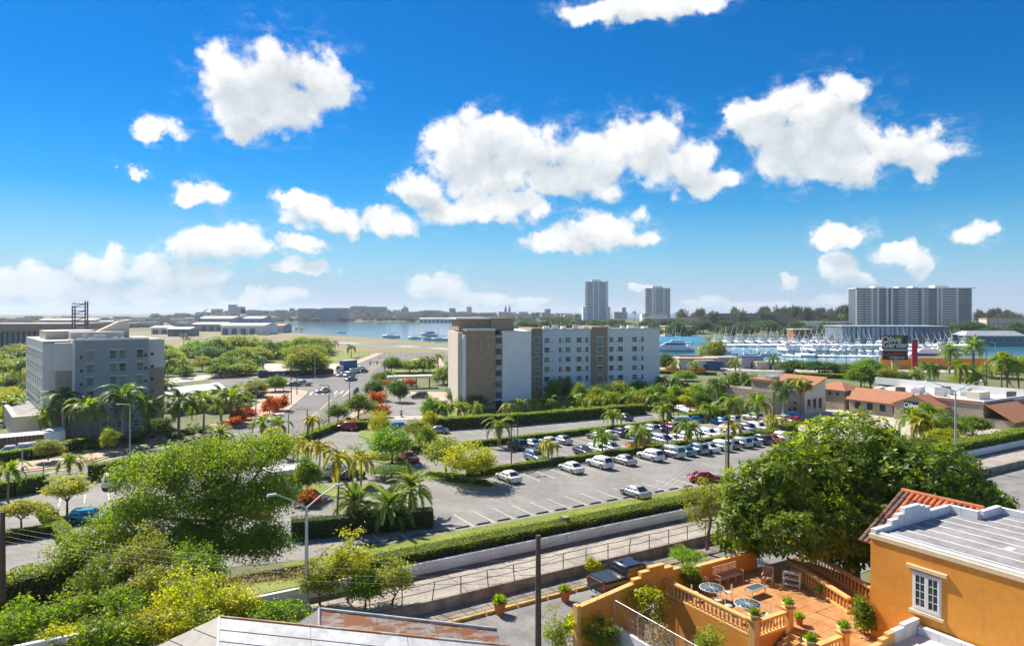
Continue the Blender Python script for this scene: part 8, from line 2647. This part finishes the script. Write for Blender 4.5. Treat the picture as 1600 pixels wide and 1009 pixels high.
q = P(479, 948, 4.0)
twin_lamp(Vector((q.x, q.y, 4.0)), (948 - 792) * q.y / F, 'white twin arm street light in the alley left of the date palms', R(35), 1.9, 1.1)
q = Vector(((1493 - 800) / F * 86, 86, 4.0))
twin_lamp(q, 9.0, 'white twin arm street light before the restaurant', R(8), 3.6, 1.3)
q = P(1134, 764, 0)
twin_lamp(q, 7.0, 'grey twin arm street light beside the wooden pole near the red sedan', R(60), 2.2, .8)
for i, (u, v, vt, lab) in enumerate(((655, 0, 0, ''), (799, 733, 665, 'brown double headed lot lamp beside the left end of the middle hedge'), (1043, 703, 626, 'tall dark lot lamp in the middle hedge'), (1060, 664, 632, 'dark lot lamp near the upper corner'), (809, 688, 630, 'dark lot lamp behind the upper hedge'), (636, 735, 688, 'dark double headed lamp before the red sedan'), (35, 735, 694, 'pale headed lamp on the left pavement'), (68, 752, 722, 'pale headed lamp by the left road'), (451, 686, 646, 'dark lamp at the avenue hedge'), (232, 702, 678, 'dark lamp on the pavement before the hotel'), (1210, 640, 626, 'small dark lamp on the restaurant forecourt'), (677, 680, 640, 'lamp beside the drive exit trees'))):
    if not lab:
        continue
    p = P(u, v, 0)
    h = (v - vt) * p.y / F
    o = thing('lot_lamp', lab, 'street light', p, R(20), 'lot lamps')
    dark = 'pale' not in lab
    m = M['dark_metal'] if dark else M['galv']
    MB().tube([(0, 0, 0), (0, 0, h)], [.10, .07], 7).build('pole', m, o)
    MB().lathe([(.22, 0), (.22, .5), (.18, .55)], 8).build('base', M['kerb'], o)
    heads = (-1, 1) if 'double' in lab else (1,)
    for sd in heads:
        MB().box((sd * .5, 0, h - .02), (.62, .34, .16)).build('lamp_head', m if dark else M['white_paint'], o)
        MB().tube([(0, 0, h - .06), (sd * .3, 0, h + .02)], .035, 5).build('arm', m, o)
for i, (u, v, vt, lab) in enumerate(((203, 718, 632, 'tall grey street pole on the left road before the hotel'), (400, 662, 605, 'grey street pole by the croton bed'), (455, 632, 562, 'tall dark street pole at the corner, near one'), (464, 617, 564, 'tall dark street pole at the corner, far one'), (443, 610, 580, 'thin grey pole on the corner pavement'), (492, 592, 556, 'thin pale pole on the north pavement'), (514, 664, 602, 'dark street pole at the avenue, left one'), (546, 624, 582, 'dark street pole at the avenue, middle one'), (603, 640, 560, 'slim pole beside the drive trees'), (480, 700, 640, 'slim dark pole by the avenue hedge palm'), (1290, 586, 538, 'pale mast on the quay, left one'), (1315, 588, 552, 'pale mast on the quay, second one'), (1226, 580, 552, 'pale mast on the quay by the kiosk'), (1322, 588, 546, 'dark mast on the quay'), (1541, 615, 546, 'dark mast right of the restaurant roof'), (1555, 590, 535, 'pale mast in the boatyard'), (887, 0, 0, ''))):
    if not lab:
        continue
    p = P(u, v, 0)
    h = (v - vt) * p.y / F
    o = thing('street_pole', lab, 'pole', p, R(20), 'street poles')
    m = M['dark_metal'] if 'dark' in lab else M['galv']
    MB().tube([(0, 0, 0), (0, 0, h)], [.13, .07], 7).build('shaft', m, o)
    MB().tube([(0, 0, h), (-1.4, 0, h + .15)], .045, 5).build('arm', m, o)
    MB().box((-1.6, 0, h + .08), (.6, .22, .12)).build('lamp_head', m, o)
ts_ = thing('traffic_signal', 'traffic signal mast with long arm across the avenue', 'traffic light', P(601, 590, 0), R(185))
MB().tube([(0, 0, 0), (0, 0, 5.6)], [.18, .12], 8).build('mast', M['dark_metal'], ts_)
MB().tube([(0, 0, 5.3), (5.2, 0, 5.7)], [.10, .06], 6).build('arm', M['dark_metal'], ts_)
for x in (5.0, 2.6):
    MB().bx(x - .18, x + .18, -.2, .14, 4.6, 5.7).build('signal_head', M['black'], ts_)
for (u, v, lab) in ((555, 624, 'green road sign facing the avenue, left one'), (558, 620, 'green road sign facing the avenue, right one')):
    o = thing('road_sign', lab, 'sign', P(u, v + 2, 0), R(10))
    MB().tube([(0, 0, 0), (0, 0, 2.8)], .05, 6).build('post', M['galv'], o)
    MB().bx(-.5, .5, -.06, -.03, 1.4, 2.8).build('panel', mat('sign_panel_green', (.02, .22, .16), .5), o)
for (u, v, lab) in ((434, 666, 'stone pillar beside the red crotons'), (800, 836, 'grey block pillar standing in the long hedge')):
    p = P(u, v, 0) if v < 800 else ST(33.4, 46.9, 4.2)
    o = thing('stone_pillar', lab, 'pillar', p, TH)
    k = 1.0 if v < 800 else .62
    mm = M['stucco_pale'] if v < 800 else M['slab']
    MB().bx(-.4 * k, .4 * k, -.4 * k, .4 * k, 0, 2.3 * k + .1).build('shaft', mm, o)
    MB().bx(-.48 * k, .48 * k, -.48 * k, .48 * k, 2.3 * k + .1, 2.45 * k + .1).build('cap', mm, o)
fz = thing('airfield_fence', 'thin wire fence along the edge of the airfield', 'fence', P(520, 553, 0), 0)
fa, fb = P(420, 552.5), P(735, 557)
lo = Vector(fz.location)
for i in range(40):
    p = fa.lerp(fb, i / 39) - lo
    MB().tube([p, p + Vector((0, 0, 2.4))], .07, 4).build('post', M['galv'], fz)
for z in (1.2, 2.3):
    MB().tube([fa - lo + Vector((0, 0, z)), fb - lo + Vector((0, 0, z))], .04, 4).build('wire', M['galv'], fz)
M['fence_blue'] = mat('fence_blue', (.05, .08, .14), .7)
bf = thing('site_fence', 'dark blue site fence along the side street', 'fence', P(418, 590, 0), 0)
fa, fb = P(405, 590), P(520, 584)
lo = Vector(bf.location)
for i in range(14):
    a, b = fa.lerp(fb, i / 14) - lo, fa.lerp(fb, (i + .97) / 14) - lo
    MB().add([(a.x, a.y - 1.2, .2), (b.x, b.y - 1.2, .2), (b.x, b.y - 1.2, 2.1), (a.x, a.y - 1.2, 2.1), (a.x, a.y - 1.1, .2), (b.x, b.y - 1.1, .2), (b.x, b.y - 1.1, 2.1), (a.x, a.y - 1.1, 2.1)], [(0, 1, 2, 3), (7, 6, 5, 4), (3, 2, 6, 7), (1, 5, 6, 2), (0, 3, 7, 4)]).build('panel', M['fence_blue'], bf)

# ================================================================ sea air
hm = bpy.data.materials.new('haze')
hm.use_nodes = True
ht_ = hm.node_tree
ht_.nodes.clear()
pv = ht_.nodes.new('ShaderNodeVolumePrincipled')
pv.inputs['Color'].default_value = (0.80, 0.88, 1.0, 1)
pv.inputs['Density'].default_value = 0.00009
pv.inputs['Anisotropy'].default_value = 0.25
ho = ht_.nodes.new('ShaderNodeOutputMaterial')
ht_.links.new(pv.outputs[0], ho.inputs['Volume'])
hz_o = MB().bx(-13000, 13000, -9000, 13000, -1.2, 104).build('haze', hm)
hz_o['kind'] = 'stuff'
